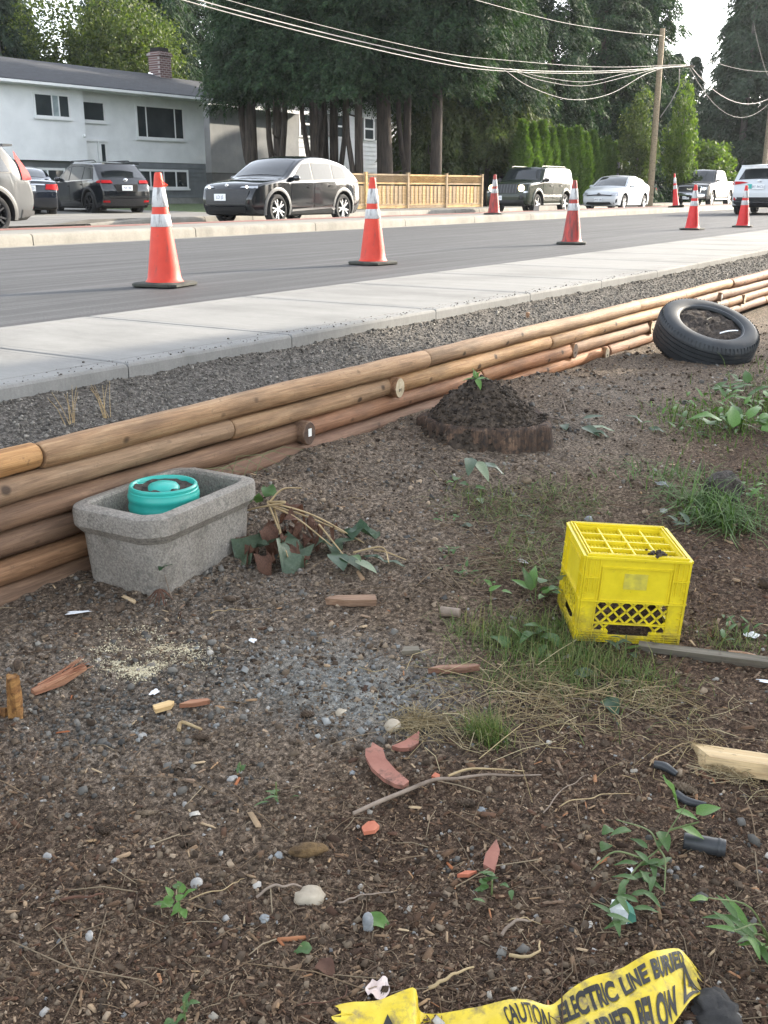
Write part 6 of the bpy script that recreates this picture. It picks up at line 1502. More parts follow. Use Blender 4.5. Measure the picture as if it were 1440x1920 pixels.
# rosettes and weeds
def rosette(label, x, y, n, L, W, m, seed, name='weed', h=.0, grp='weeds growing on the yard', pit=(.1, .9), spread=.02):
    g3 = random.Random(seed); lv = []
    for k in range(n): a = g3.uniform(0, 6.28); lv.append((m if g3.random() < .75 else M_LMID, L*g3.uniform(.6, 1.2), W*g3.uniform(.7, 1.2), (g3.gauss(0, spread), g3.gauss(0, spread), g3.uniform(0, h)+.008), a, g3.uniform(*pit), g3.uniform(.3, 1.0)))
    return plant(name, label, 'weed', x, y, lv, [[(0, 0, -.02), (0, 0, .02+h)]], grp)
W_ = [('leafy weed at the left foot of the yellow crate', 2.86, 1.23, 9, .09, .035, M_LGREEN, 1, .06, .03), ('single tall dock leaf weed leaning on the left side of the crate', 2.92, 1.14, 5, .10, .04, M_LPALE, 2, .08, .02), ('low weed with flat green leaves in the grass left of the crate', 2.58, 1.14, 8, .09, .035, M_LMID, 3, .02, .05),
      ('small bright weed between wood wedge and crate', 2.80, 1.36, 5, .045, .02, M_LGREEN, 4, .02, .02), ('tiny pale sprouting weed right of the wilted leaves', 2.98, 1.62, 10, .03, .012, M_LMID, 5, .02, .03), ('another tiny sprouting weed further right, before the crate', 2.86, 1.5, 10, .03, .012, M_LMID, 6, .02, .03), ('small sprout cluster above the wilted leaves', 3.28, 1.80, 10, .03, .014, M_LMID, 7, .015, .04),
      ('low green weed at the bottom left of the yard', 1.16, 1.20, 12, .03, .018, M_LGREEN, 8, .05, .012), ('small weed near the bottom edge left of the tape', .98, 1.02, 8, .025, .012, M_LMID, 9, .02, .012), ('small weed in the mulch centre right', 1.53, .72, 10, .03, .014, M_LMID, 10, .015, .02), ('weed with two blades right of the bark piece', 1.56, 1.28, 6, .04, .010, M_LMID, 11, .03, .02),
      ('tiny weed beside the grey stones at mid left', 1.60, 1.42, 6, .018, .010, M_LMID, 12, .01, .01), ('weed with tattered leaves right of the tyre, nearest it', 6.3, 1.42, 16, .14, .05, M_LMID, 13, .06, .12), ('dense weed right of the tyre by the picture edge', 6.0, 1.05, 22, .14, .06, M_LGREEN, 14, .10, .14), ('broad leaved weed with one big dock leaf at the right edge', 5.25, 1.15, 14, .16, .07, M_LGREEN, 15, .07, .08),
      ('spreading feathery weed left of the dock leaf', 5.45, 1.42, 26, .09, .022, M_LGREEN, 16, .04, .14), ('second feathery weed nearer the stump', 5.15, 1.36, 24, .085, .02, M_LMID, 17, .03, .12), ('feathery weed behind the others at the right', 5.8, 1.35, 22, .10, .025, M_LGREEN, 18, .05, .13), ('weed beside the dark clod at right', 4.25, .90, 10, .06, .028, M_LGREEN, 19, .05, .04), ('weed at the far right beyond the clod', 4.15, .80, 9, .06, .025, M_LGREEN, 20, .04, .04),
      ('small weed in front of the grass clump', 3.72, 1.0, 5, .06, .03, M_LDULL, 21, .03, .02), ('thin sprawling weed right of the crate base', 3.0, .62, 14, .05, .012, M_LMID, 22, .02, .04), ('leafy weed in front of the crate opening', 2.68, .86, 6, .05, .03, M_LDULL, 23, .05, .02), ('weed at the pavement end by the right picture edge', 12.4, 3.0, 10, .10, .05, M_LGREEN, 24, .25, .05), ('weed low on the gravel bed at the right picture edge', 10.8, 2.75, 8, .09, .05, M_LMID, 25, .12, .05)]
for lab, x, y, n, L, Wd, m, sd_, h, sp in W_: rosette(lab, x, y, n, L, Wd, m, sd_, 'weed', h, 'weeds growing on the yard', (.05, 1.0), sp)
# tall weed with the single big leaf right of centre
plant('weed', 'tall weed with one big spotted leaf beside the black pipe', 'weed', 1.80, .475, [(M_LGREEN, .085, .042, (.05, -.02, .105), 2.1, 1.2, .2), (M_LGREEN, .055, .035, (.07, -.05, .09), 5.4, .4, .5), (M_LGREEN, .055, .03, (.05, -.03, .06), 5.2, -.2, .6), (M_LMID, .05, .03, (.03, .01, .05), 3.9, -.1, .6), (M_LGREEN, .05, .022, (.06, -.01, .09), 4.6, .2, .5), (M_LMID, .05, .025, (0, .06, .05), 2.4, .2, .5), (M_LMID, .03, .028, (0, .10, .04), 2.7, .1, .4), (M_LMID, .03, .028, (-.02, .10, .015), 3.0, .1, .4)] + [(M_LMID, .05, .014, (-.01-.09*k/9, .02*math.sin(k*2.1), .03+.01*math.cos(k)), 1.2*k, .2, .6) for k in range(26)],
      [[(-.16, .03, 0), (-.08, .02, .025), (0, 0, .03), (.03, -.01, .06), (.06, -.03, .11)], [(0, 0, .03), (.02, .03, .05), (.02, .10, .05)], [(0, 0, .03), (-.06, -.03, .05), (-.12, -.05, .02)], [(-.05, .01, .03), (-.1, .06, .06), (-.14, .09, .03)], [(.03, -.01, .06), (.06, -.06, .08)]], 'weeds growing on the yard')
# pale green weed in the lower right corner
g4 = random.Random(8); lv = []; stx = []
for k in range(9):
    a = g4.uniform(1.5, 4.6); L = g4.uniform(.12, .26); e = (math.cos(a)*L*.7, math.sin(a)*L*.5, L*.6); stx.append([(0, 0, 0), (e[0]*.4, e[1]*.4, e[2]*.75), e])
    for q in range(6): u = g4.uniform(.2, 1); lv.append((M_LGREEN if q % 2 else M_LMID, g4.uniform(.035, .07), .014, (e[0]*u, e[1]*u, e[2]*u**.8), a+g4.uniform(-1.4, 1.4), g4.uniform(.0, .9), .5))
plant('weed', 'pale green weed with thin stems at the lower right corner', 'weed', 1.66, .215, lv, stx, 'weeds growing on the yard')
plant('weed', 'young seedling with two dark leaves at the front corner of the trough', 'weed', 2.225, 2.265, [(M_LDARK, .035, .022, (0, 0, .10), 3.6, .1, .5), (M_LDARK, .035, .02, (0, 0, .10), 5.6, .2, .5), (M_LDULL, .025, .015, (0, 0, .102), 4.5, .3, .5)], [[(.0, -.03, -.01), (.0, -.01, .05), (0, 0, .10)]], 'weeds growing on the yard', None, M_TWIG)
b = MB(); g3 = random.Random(12)
for k in range(12):
    a = g3.uniform(0, 6.28); b.tube([(0, 0, .03), (.02*math.cos(a), .02*math.sin(a), .02), (.05*math.cos(a), .05*math.sin(a), -.01)], [.003, .0025, .001], 5)
tag(b.build('root_clump', M_LBROWN, None, 60, (2.19, 2.25, yz(2.19, 2.25)+.008)), 'spidery brown root clump below the front corner of the trough', 'roots')
# dry straws on the gravel bed above the log wall
b = MB()
for k in range(16):
    a = g3.uniform(.6, 2.6); x0 = g3.choice((0, .16))+g3.gauss(0, .015); b.tube([(x0, 0, -.02), (x0+.03*math.cos(a), .01, .05), (x0+.07*math.cos(a), .02, .09+g3.random()*.03)], [.0016, .0013, .0008], 4)
tag(b.build('dry_grass_tuft', M_STALK, None, 60, (2.36, 2.80, -.01)), 'dry straw tuft on the gravel just above the log wall', 'grass tuft')
b = MB()
for k in range(7):
    x0 = .08*k; b.tube([(x0, 0, 0), (x0+.06, .0, .09+.02*math.sin(k*2)), (x0+.16, -.03, .10), (x0+.26, -.06, .05+.02*math.cos(k))], [.0016, .0014, .0012, .0007], 4)
tag(b.build('thin_weed', M_STEM, None, 60, (2.62, 2.60, -.36)), 'thin green weed arching between the log wall and the trough', 'weed')

# ------------------------------------------------------------------ yellow milk crate, standing upside down
t = NT('yellow_plastic'); co = t.coord('Object'); n1 = t.noise(co, 14, 6, .65); n2 = t.noise(co, 55, 6, .75)
c = t.ramp(n1, [(.3, (.61, .475, .010)), (.7, (.75, .60, .018))])
c = t.mix(t.math('MULTIPLY', t.ramp(n2, [(.58, 0), (.72, 1)]), .35), c, (.26, .21, .04))
c = t.mix(t.ramp(t.noise(t.coord('Object', (1, 1, 2)), 26, 8, .8), [(.66, 0), (.70, 1)]), c, (.05, .04, .02))
sx_ = t.n('ShaderNodeSeparateXYZ'); t.l(co, sx_.inputs[0]); mud = t.math('MULTIPLY', t.ramp(sx_.outputs[2], [(.0, 1), (.16, 0)]), t.ramp(t.noise(co, 22, 8, .75), [(.42, 0), (.60, 1)]))
c = t.mix(t.math('MULTIPLY', mud, .75), c, (.17, .125, .06))
t.set(**{'Base Color': c, 'Roughness': .42, 'Subsurface Weight': .0}); t.bump(n2, .15, .002); M_YEL = t.m
M_YELF = mat('yellow_faded_print', (.42, .36, .06), (.62, .53, .05), 40, .5)
fd = Vector((.545, -.838, 0)).normalized(); az_c = math.atan2(fd.y, fd.x); CL, CD, CHt = .312, .292, .272
ctr = Vector((2.888, .966, -.541))
crate = thing('milk_crate', 'bright yellow plastic milk crate standing upside down on the yard', 'crate', ctr, az_c, None)
crate.rotation_euler = (R_(1.5), R_(3.6), az_c)
def crate_side(Lw, T):
    """T maps (u across, outward, z) to crate space"""
    root_b = MB()
    def bx(u0, u1, z0, z1, o0=-.004, o1=.0):
        V = [T(u, o, z) for z in (z0, z1) for u, o in ((u0, o0), (u1, o0), (u1, o1), (u0, o1))]
        root_b.add(V, [(3, 2, 1, 0), (4, 5, 6, 7), (0, 1, 5, 4), (1, 2, 6, 5), (2, 3, 7, 6), (3, 0, 4, 7)])
    h = Lw/2
    for sg in (-1, 1):
        a, b_ = (-h, -h+.048) if sg < 0 else (h-.048, h)
        bx(a, b_, .0, CHt, -.005, 0)
        for u in (a+.001, b_-.004): bx(u, u+.003, .0, CHt-.004, 0, .005)
        bx(a+.014, a+.017, .16, CHt-.01, 0, .004); bx(a+.03, a+.033, .16, CHt-.01, 0, .004)
        for z in (.06, .085, .105, .13, .15, .175, .2): bx(a+.004 if sg < 0 else b_-.014, a+.014 if sg < 0 else b_-.004, z, z+.003, 0, .005)
        bx(a, b_, .205, .209, 0, .006)
    bx(-h+.048, h-.048, .133, CHt, -.004, 0)                     # upper band
    bx(-h, h, CHt-.006, CHt+.001, -.001, .007); bx(-h, h, .130, .135, 0, .007)
    bx(-h+.05, h-.05, CHt-.034, CHt-.031, 0, .005); bx(-h+.052, -h+.055, .135, CHt-.03, 0, .005); bx(h-.055, h-.052, .135, CHt-.03, 0, .005)
    bx(-h+.048, h-.048, .058, .063, -.005, .004)                 # bar across the lattice
    # foot: solid with a raised opening in the middle, ribs round it
    bx(-h+.048, -h*.40, .0, .033, -.004, 0); bx(h*.40, h-.048, .0, .033, -.004, 0); bx(-h*.40, h*.40, .0, .022, -.004, 0)
    for z in (.0, .008, .016): bx(-h, h, z, z+.003, 0, .006)
    bx(-h, -h*.40, .024, .027, 0, .006); bx(h*.40, h, .024, .027, 0, .006)
    bx(-h, -h*.40, .033, .037, -.002, .006); bx(h*.40, h, .033, .037, -.002, .006)
    panel = root_b.build('side_panel', M_YEL, crate)
    lb = MB(); L_, d_ = h-.048, .004
    def dbar(u0, z0, u1, z1):
        du, dz = u1-u0, z1-z0; n_ = math.hypot(du, dz); pu, pz = -dz/n_*.0030, du/n_*.0030
        V = [T(u, o, z) for o in (-.0045, -.0005) for u, z in ((u0-pu, z0-pz), (u1-pu, z1-pz), (u1+pu, z1+pz), (u0+pu, z0+pz))]
        lb.add(V, [(3, 2, 1, 0), (4, 5, 6, 7), (0, 1, 5, 4), (1, 2, 6, 5), (2, 3, 7, 6), (3, 0, 4, 7)])
    sp = .0375
    for sg in (1, -1):
        u = -L_-.15
        while u < L_+.15:
            for za, zb_ in ((.062, .131), (.034, .059)):
                ua, ub = u+sg*(za-.04)*.95, u+sg*(zb_-.04)*.95; z0, z1 = za, zb_
                lo, hi = -L_, L_
                # clip to the panel
                pts = []
                def cl(ua, z0, ub, z1):
                    if ua > ub: ua, z0, ub, z1 = ub, z1, ua, z0
                    if ub < lo or ua > hi: return None
                    if ua < lo: z0 += (z1-z0)*(lo-ua)/(ub-ua); ua = lo
                    if ub > hi: z1 -= (z1-z0)*(ub-hi)/(ub-ua); ub = hi
                    return ua, z0, ub, z1
                r_ = cl(ua, z0, ub, z1)
                if r_ is None or r_[2]-r_[0] < .003: continue
                if zb_ < .07 and abs((r_[0]+r_[2])/2) < h*.42: continue
                dbar(*r_)
            u += sp
    # slanted cheeks of the opening
    for sg in (1, -1): dbar(sg*h*.52, .036, sg*h*.40, .060); dbar(sg*h*.40, .022, sg*h*.52, .036)
    lb.build('lattice', M_YEL, panel)
    return panel
Tf = lambda u, o, z: (u, -CD/2-o, z); Tb = lambda u, o, z: (-u, CD/2+o, z); Tl = lambda u, o, z: (-CL/2-o, -u, z); Tr = lambda u, o, z: (CL/2+o, u, z)
fp = crate_side(CL, Tf); crate_side(CL, Tb); crate_side(CD, Tl); crate_side(CD, Tr)
b = MB(); b.box((0, -CD/2-.0006, .198), (.07, .0012, .05)); b.build('faded_print', M_YELF, crate)
b = MB(); zt = CHt
for (x0, x1, y0, y1) in ((-CL/2, CL/2, -CD/2, -CD/2+.02), (-CL/2, CL/2, CD/2-.02, CD/2), (-CL/2, -CL/2+.022, -CD/2+.02, CD/2-.02), (CL/2-.022, CL/2, -CD/2+.02, CD/2-.02)):
    b.box(((x0+x1)/2, (y0+y1)/2, zt-.004), (x1-x0, y1-y0, .008))
ix, iy = CL/2-.022, CD/2-.02
for k in (0, 1):
    q = .003+.009*k
    for (c_, d_) in (((0, -iy-q-.003, zt+.004), (2*ix+2*q+.01, .003, .007)), ((0, iy+q+.003, zt+.004), (2*ix+2*q+.01, .003, .007)), ((-ix-q-.003, 0, zt+.0036), (.003, 2*iy+2*q, .0062)), ((ix+q+.003, 0, zt+.0036), (.003, 2*iy+2*q, .0062))): b.box(c_, d_)
b.build('top_frame', M_YEL, crate)
b = MB()
for k in range(0, 5):
    x = -ix+2*ix*k/4; y = -iy+2*iy*k/4
    b.box((x, 0, zt-.013), (.005, 2*iy, .020)); b.box((0, y, zt-.0135), (2*ix, .005, .022))
for k in range(1, 24):
    if k % 6 == 0: continue
    x = -ix+2*ix*k/24; b.box((x, 0, zt-.017), (.0046, 2*iy, .005)); y = -iy+2*iy*k/24; b.box((0, y, zt-.0175), (2*ix, .0046, .005))
b.build('base_grid', M_YEL, crate)
b = MB(); gq = random.Random(2)
for k in range(26):
    b.box((.06+gq.gauss(0, .016), -.118+gq.gauss(0, .010), zt+.004+gq.random()*.008), (gq.uniform(.004, .012),)*2+(.006,), Euler((gq.random()*3, gq.random()*3, gq.random()*3)).to_matrix())
db_ = b.build('dirt_clump', M_BLACKSOIL, None, 40, ctr, tuple(crate.rotation_euler)); tag(db_, 'small dark clump of dirt on top of the yellow crate', 'dirt', None, 'stuff')

# ------------------------------------------------------------------ torn warning tape
M_TAPE = mat('yellow_tape', (.58, .42, .015), (.72, .55, .05), 22, .40, .25, 50, .004, dirt=(.20, .15, .07), dscale=24, dpos=(.50, .66))
M_TAPEINK = mat('tape_print', (.012, .011, .010), (.03, .028, .022), 60, .5)
def yp(s, t_, dz): return Vector((s, t_, yz(s, t_)+dz))
TS = [ # (upper edge, lower edge) stations from left to right
 (yp(1.131,.811,.012), yp(1.055,.752,.003)), (yp(1.143,.790,.018), yp(1.057,.727,.004)), (yp(1.164,.760,.022), yp(1.065,.696,.004)), (yp(1.211,.710,.037), yp(1.086,.644,.004)), (yp(1.203,.693,.006), yp(1.103,.620,.003)), (yp(1.210,.667,.010), yp(1.133,.588,.005)),
 (yp(1.239,.616,.022), yp(1.177,.549,.008)), (yp(1.271,.573,.032), yp(1.224,.515,.012)), (yp(1.296,.539,.024), yp(1.257,.492,.012)), (yp(1.317,.506,.014), yp(1.261,.466,.007)), (yp(1.358,.489,.022), yp(1.270,.410,.008)), (yp(1.402,.454,.037), yp(1.298,.371,.014)),
 (yp(1.443,.417,.047), yp(1.329,.338,.020)), (yp(1.490,.380,.052), yp(1.368,.313,.026)), (yp(1.524,.351,.047), yp(1.441,.302,.030)), (yp(1.506,.308,.032), yp(1.470,.296,.027))]
lens = [0]
for (a, b_), (c_, d_) in zip(TS[:-1], TS[1:]): lens.append(lens[-1]+(((a+b_)/2)-((c_+d_)/2)).length)
TLn = lens[-1]
def tape_pt(x, v, off=0.):
    """x metres along, v 0 at upper edge .. 1 at lower edge"""
    x = max(0, min(TLn-1e-5, x)); i = max(j for j in range(len(lens)-1) if lens[j] <= x); u = (x-lens[i])/(lens[i+1]-lens[i]); u = u*u*(3-2*u)*.5+u*.5
    def cr(k):
        P = [TS[max(0, min(len(TS)-1, i+q))][k] for q in (-1, 0, 1, 2)]
        return .5*((2*P[1])+(-P[0]+P[2])*u+(2*P[0]-5*P[1]+4*P[2]-P[3])*u*u+(-P[0]+3*P[1]-3*P[2]+P[3])*u**3)
    A, B = cr(0), cr(1); p = A.lerp(B, v); p.z += .010*math.sin(v*5+x*22)*math.sin(math.pi*v)+.006*math.sin(x*60+v*3)*.5+off
    return p
tape = thing('warning_tape', 'torn yellow buried line warning tape crumpled on the mulch at the bottom', 'warning tape', (1.3, .5, yz(1.3, .5)), 0)
o0 = Vector(tape.location); b = MB(); nx_, nv_ = 90, 13; gt = random.Random(9)
jit = [gt.uniform(-.05, .05) for _ in range(nv_)]
b.grid(lambda u, v: tape_pt(u*TLn+((jit[int(v*(nv_-1)+.5)]*.5+.012*math.sin(v*31)) if u in (0., 1.) else 0)*.4, v)-o0, nx_, nv_)
for i in range(nv_): # ragged torn ends
    for e, sg in ((0, -1), (nx_-1, 1)):
        p = Vector(b.v[e*nv_+i]); q = Vector(b.v[(e-sg)*nv_+i]); b.v[e*nv_+i] = tuple(p+(p-q).normalized()*gt.uniform(-.004, .018))
b.build('tape', M_TAPE, tape, 60)
def on_tape(me, x0, x1, v0, v1, name='lettering'):
    """lay flat lettering on the tape: x along, y up -> v"""
    bm = bmesh.new(); bm.from_mesh(me); bmesh.ops.triangulate(bm, faces=bm.faces); bmesh.ops.subdivide_edges(bm, edges=[e for e in bm.edges if e.calc_length() > .004], cuts=2, use_grid_fill=False); bmesh.ops.triangulate(bm, faces=bm.faces)
    xs = [v.co.x for v in bm.verts]; ys = [v.co.y for v in bm.verts]; ax_, bx_, ay, by = min(xs), max(xs), min(ys), max(ys)
    for v in bm.verts:
        u = (v.co.x-ax_)/(bx_-ax_); w = (v.co.y-ay)/(by-ay); v.co = tape_pt(x0+(x1-x0)*u, v1+(v0-v1)*w, .0016)-o0
    bm.to_mesh(me); bm.free(); return link_mesh(name, me, M_TAPEINK, tape)
X = lambda i: lens[int(i)]+(lens[min(int(i)+1, len(lens)-1)]-lens[int(i)])*(i-int(i))
on_tape(text_mesh('ELECTRIC LINE BURIED', .05, .0022), X(9.4), X(14.1), .10, .42)
on_tape(text_mesh('BURIED BELOW', .05, .0022), X(9.9), X(13.45), .56, .96)
on_tape(text_mesh('CAUTION', .05, .0012), X(6.8), X(8.9), .22, .62)
def tri_mesh(outer, inner):
    me = bpy.data.meshes.new('warning_triangle'); V = [(*p, 0) for p in outer]+[(*p, 0) for p in inner]; me.from_pydata(V, [], [(0, 1, 4, 3), (1, 2, 5, 4), (2, 0, 3, 5)]); return me
on_tape(tri_mesh([(0, 0), (1, 0), (.5, 1)], [(.22, .13), (.78, .13), (.5, .74)]), X(1.6), X(3.0), .26, .98, 'warning_triangle')
on_tape(tri_mesh([(0, 0), (1, 0), (.5, 1)], [(.22, .13), (.78, .13), (.5, .74)]), X(13.55), X(14.95), .30, .95, 'warning_triangle')
me = bpy.data.meshes.new('bolt'); me.from_pydata([(.5, 1, 0), (.15, .4, 0), (.5, .45, 0), (.4, 0, 0), (.8, .6, 0), (.5, .58, 0)], [], [(0, 1, 2), (2, 3, 4, 5), (0, 2, 5)]); on_tape(me, X(14.05), X(14.5), .5, .9, 'bolt')

# ------------------------------------------------------------------ stones, shards, wood scraps, cones, litter
def blob(name, label, cat, x, y, dims, m, az=0., seed=0, sink=.3, rough=.12, grp=None, sub=3, tilt=(0, 0), dz=0., flat=0.):
    bm = bmesh.new(); bmesh.ops.create_icosphere(bm, subdivisions=sub, radius=1)
    for v in bm.verts:
        p = v.co; n_ = float(vnoise(np.array(p.x*1.6+seed*3.1+9), np.array(p.y*1.6+p.z*2.3+seed+9), seed))-.5; f_ = float(vnoise(np.array(p.x*4+seed+9), np.array(p.y*4+p.z*5+9), seed+1))+.5*float(vnoise(np.array(p.x*11+seed+9), np.array(p.y*11+p.z*12+9), seed+2))-.75
        k = 1+rough*2*n_+rough*.9*f_; v.co = p*k
        if flat: v.co = Vector([math.copysign(min(abs(q), 1-flat), q) for q in v.co])
        v.co = Vector((v.co.x*dims[0]/2, v.co.y*dims[1]/2, v.co.z*dims[2]/2))
    me = bpy.data.meshes.new(name); bm.to_mesh(me); bm.free(); shade(me, 50 if not flat else 30)
    o = link_mesh(name, me, m, None, (x, y, yz(x, y)+dims[2]*(.5-sink)+dz), (tilt[0], tilt[1], az)); return tag(o, label, cat, grp)
M_STONE = mat('pale_stone', (.30, .25, .185), (.46, .40, .31), 18, .85, .3, 90); M_STONEG = mat('blue_grey_stone', (.14, .15, .155), (.30, .315, .32), 20, .8, .3, 90); M_STONEW = mat('white_stone', (.26, .25, .235), (.40, .39, .365), 25, .8, .3, 90); M_CLOD = mat('clod_earth', (.03, .025, .021), (.095, .08, .068), 30, .95, 1, 70, .02); M_ROCKD = mat('dark_rock', (.016, .015, .015), (.05, .047, .044), 20, .8, .6, 60)
SG = 'single stones on the soil'
blob('stone', 'largest smooth tan stone lying in the mulch', 'stone', 1.335, 1.02, (.062, .044, .036), M_STONE, R_(-50), 1, .3, .16, SG)
blob('stone', 'round pale stone beside the upper terracotta shard', 'stone', 1.93, 1.20, (.044, .036, .034), M_STONE, R_(-40), 2, .25, .06, SG)
blob('stone', 'small pale round stone at the lower left', 'stone', 1.245, 1.235, (.026, .024, .024), M_STONEW, 0, 3, .2, .06, SG)
blob('stone', 'blue grey standing stone right of the largest tan stone', 'stone', 1.33, .88, (.026, .022, .042), M_STONEG, .5, 4, .2, .2, SG)
for i, (lab, x, y, d_, m) in enumerate([('grey white stone left of the blue grey one, upper of a loose pair', 1.235, 1.055, (.02, .017, .015), M_STONEG), ('small white stone at the bottom left, nearest the edge', 1.02, 1.295, (.020, .014, .014), M_STONEW), ('long pale chip of stone far lower left', 1.165, 1.58, (.034, .015, .014), M_STONEW), ('pale stone above the bark piece at left', 1.57, 1.42, (.024, .02, .014), M_STONEW), ('grey pebble left of the bark piece', 1.40, 1.15, (.018, .015, .013), M_STONEG), ('small blue grey stone just above the long twig', 1.72, 1.18, (.014, .013, .014), M_STONEG), ('angular blue stone right of the long twig', 1.76, .86, (.02, .015, .016), M_STONEG), ('rounded grey cobble left of the round pale stone', 1.93, 1.36, (.034, .03, .022), M_STONE), ('square white stone at the lower left', 1.21, 1.43, (.017, .015, .013), M_STONEW), ('white pebble right of the low weed at bottom left', 1.2, 1.12, (.014, .012, .01), M_STONEW), ('pale oval pebble at the left middle', 1.58, 1.72, (.02, .018, .014), M_STONEW),
   ('grey stone on the gravel bed near the tyre', 8.0, 2.72, (.07, .06, .045), M_STONEG), ('pale stone on the gravel bed above the stump', 5.6, 2.72, (.06, .05, .04), M_STONEG), ('white scrap of stone above the crate', 3.87, 1.13, (.035, .025, .022), M_STONEW), ('grey pebble pair left stone, above the crate', 3.65, 1.36, (.04, .03, .025), M_STONEG)]): blob('stone', lab, 'stone', x, y, d_, m, i*.9, i+10, .3, .30, SG)
blob('clod', 'dark clod of earth beside the cut grass at right', 'clod', 4.18, .985, (.17, .14, .13), M_CLOD, .3, 30, .3, .34, None, 4)
blob('rock', 'rough dark rock under the right end of the tape', 'rock', 1.46, .262, (.085, .075, .045), M_ROCKD, .4, 31, .35, .34, None, 4)
def slab_poly(name, label, cat, x, y, pts, h, m, az=0., tilt=(0, 0), dz=.004, curve=0., grp=None):
    """irregular flat piece with thickness: outline in metres"""
    b = MB(); n = len(pts); top = [(px, py, h+curve*(px*px)) for px, py in pts]; bot = [(px*.97, py*.97, curve*(px*px)) for px, py in pts]
    b.add(bot+top, [tuple(range(n))[::-1], tuple(range(n, 2*n))]+[(k, (k+1) % n, n+(k+1) % n, n+k) for k in range(n)])
    o = b.build(name, m, None, 25, (x, y, yz(x, y)+dz), (tilt[0], tilt[1], az)); return tag(o, label, cat, grp)
M_TERRA = mat('terracotta', (.26, .105, .075), (.36, .165, .12), 14, .85, .25, 120, dirt=(.12, .06, .045), dscale=30, dpos=(.52, .68))
M_TERRAB = mat('terracotta_bright', (.40, .12, .065), (.50, .175, .10), 20, .85, .25, 120)
TG = 'broken terracotta shards'
cv = R_(-58)
slab_poly('terracotta_shard', 'largest curved terracotta shard in the middle of the mulch', 'pottery shard', 1.765, 1.115, [(-.085, .032), (-.052, .037), (-.02, .018), (.03, .006), (.085, -.004), (.088, -.024), (.07, -.032), (.03, -.034), (-.02, -.028), (-.06, -.012), (-.078, .004), (-.074, .018)], .013, M_TERRA, R_(-106), (.10, .05), .008, .9, TG)
slab_poly('terracotta_shard', 'triangular terracotta shard near the round pale stone', 'pottery shard', 1.885, 1.135, [(-.038, -.008), (.0, .004), (.045, .028), (.03, -.012), (.006, -.024), (-.022, -.02)], .013, M_TERRA, R_(-40), (.2, 0), .008, 0, TG)
slab_poly('terracotta_shard', 'small bright orange terracotta shard below the long twig', 'pottery shard', 1.575, 1.035, [(-.03, .0), (-.01, .016), (.02, .017), (.03, .006), (.012, -.016), (-.012, -.018)], .008, M_TERRAB, R_(5), (-.1, .15), .006, 0, TG)
slab_poly('terracotta_shard', 'narrow pointed terracotta shard lower right of the twig', 'pottery shard', 1.625, .765, [(-.042, -.012), (-.03, .014), (.0, .016), (.05, .004), (.02, -.010)], .012, M_TERRA, R_(14), (0, -.1), .006, 0, TG)
slab_poly('terracotta_shard', 'thin sliver of terracotta beside the pointed shard', 'pottery shard', 1.555, .79, [(-.02, -.004), (.0, .006), (.022, .002), (.004, -.007)], .008, M_TERRAB, R_(-50), (0, 0), .004, 0, TG)
slab_poly('terracotta_shard', 'tiny orange terracotta crumb beside the dry grass', 'pottery shard', 1.80, 1.0, [(-.012, -.006), (-.004, .01), (.012, .004), (.004, -.009)], .010, M_TERRAB, .4, (0, 0), .004, 0, TG)
M_SPLIT = wood('split_cedar', ((.18, .085, .045), (.33, .19, .11), (.47, .31, .19)), 1.2); M_OLDWOOD = wood('grey_board', ((.075, .065, .05), (.13, .115, .09), (.19, .17, .135)), 1.0); M_NEWWOOD = wood('pale_board', ((.42, .29, .15), (.55, .41, .235), (.64, .51, .32)), .6); M_REDWOOD = wood('red_splinter', ((.13, .055, .035), (.23, .115, .075), (.36, .22, .145)), 1.4)
WG = 'wood scraps lying on the yard'
slab_poly('wood_wedge', 'pointed split wood wedge lying right of the wilted leaves', 'wood scrap', 2.485, 1.70, [(-.085, -.004), (-.05, .016), (.075, .02), (.08, -.014), (.0, -.018)], .024, M_SPLIT, R_(-57), (.1, 0), .004, 0, WG)
def stick(name, label, cat, pts, rad, m, grp=None, n=7, dz=0.):
    P = [Vector((x, y, yz(x, y)+z+dz)) for x, y, z in pts]; b = MB(); P2 = smooth_path(P, 4); rad = rad if isinstance(rad, list) else [rad]*len(P); b.tube(P2, [float(np.interp(i/(len(P2)-1)*(len(P)-1), range(len(P)), rad)) for i in range(len(P2))], n); o0_ = P[0].copy(); b.v = [tuple(Vector(v)-o0_) for v in b.v]; o = b.build(name, m, None, 50, o0_); return tag(o, label, cat, grp)
b = MB(); b.box((0, 0, .0), (.62, .026, .030)); tag(b.build('plank', M_OLDWOOD, None, None, (2.815, .54, yz(2.8, .55)+.016), (.25, R_(-1.5), R_(-78.5))), 'long narrow grey board in front of the crate at the right', 'board', WG)
b = MB(); b.rings([[(x, y, z) for y, z in ((-.045, -.018), (.045, -.018), (.045, .018), (-.045, .018))] for x in (-.16, .30)]); b.v[0] = (-.15, -.045, -.018); b.v[3] = (-.13, -.045, .018); b.v[1] = (-.19, .045, -.018); b.v[2] = (-.18, .045, .018)
tag(b.build('plank', M_NEWWOOD, None, None, (2.265, .36, yz(2.26, .37)+.024), (R_(-12), R_(-3), R_(-80))), 'pale sawn timber end poking in at the right edge', 'board', WG)
slab_poly('wood_scrap', 'pinkish split wood strip at the edge of the green grass', 'wood scrap', 2.27, 1.21, [(-.075, -.006), (-.04, .012), (.06, .014), (.075, .0), (.03, -.014), (-.03, -.012)], .016, M_REDWOOD, R_(-52), (0, 0), .004, 0, WG)
slab_poly('wood_scrap', 'small pale wood chip block left of the pinkish strip', 'wood scrap', 2.30, 1.37, [(-.025, -.016), (-.018, .012), (.022, .015), (.028, -.01)], .016, M_OLDWOOD, R_(-60), (.1, 0), .004, 0, WG)
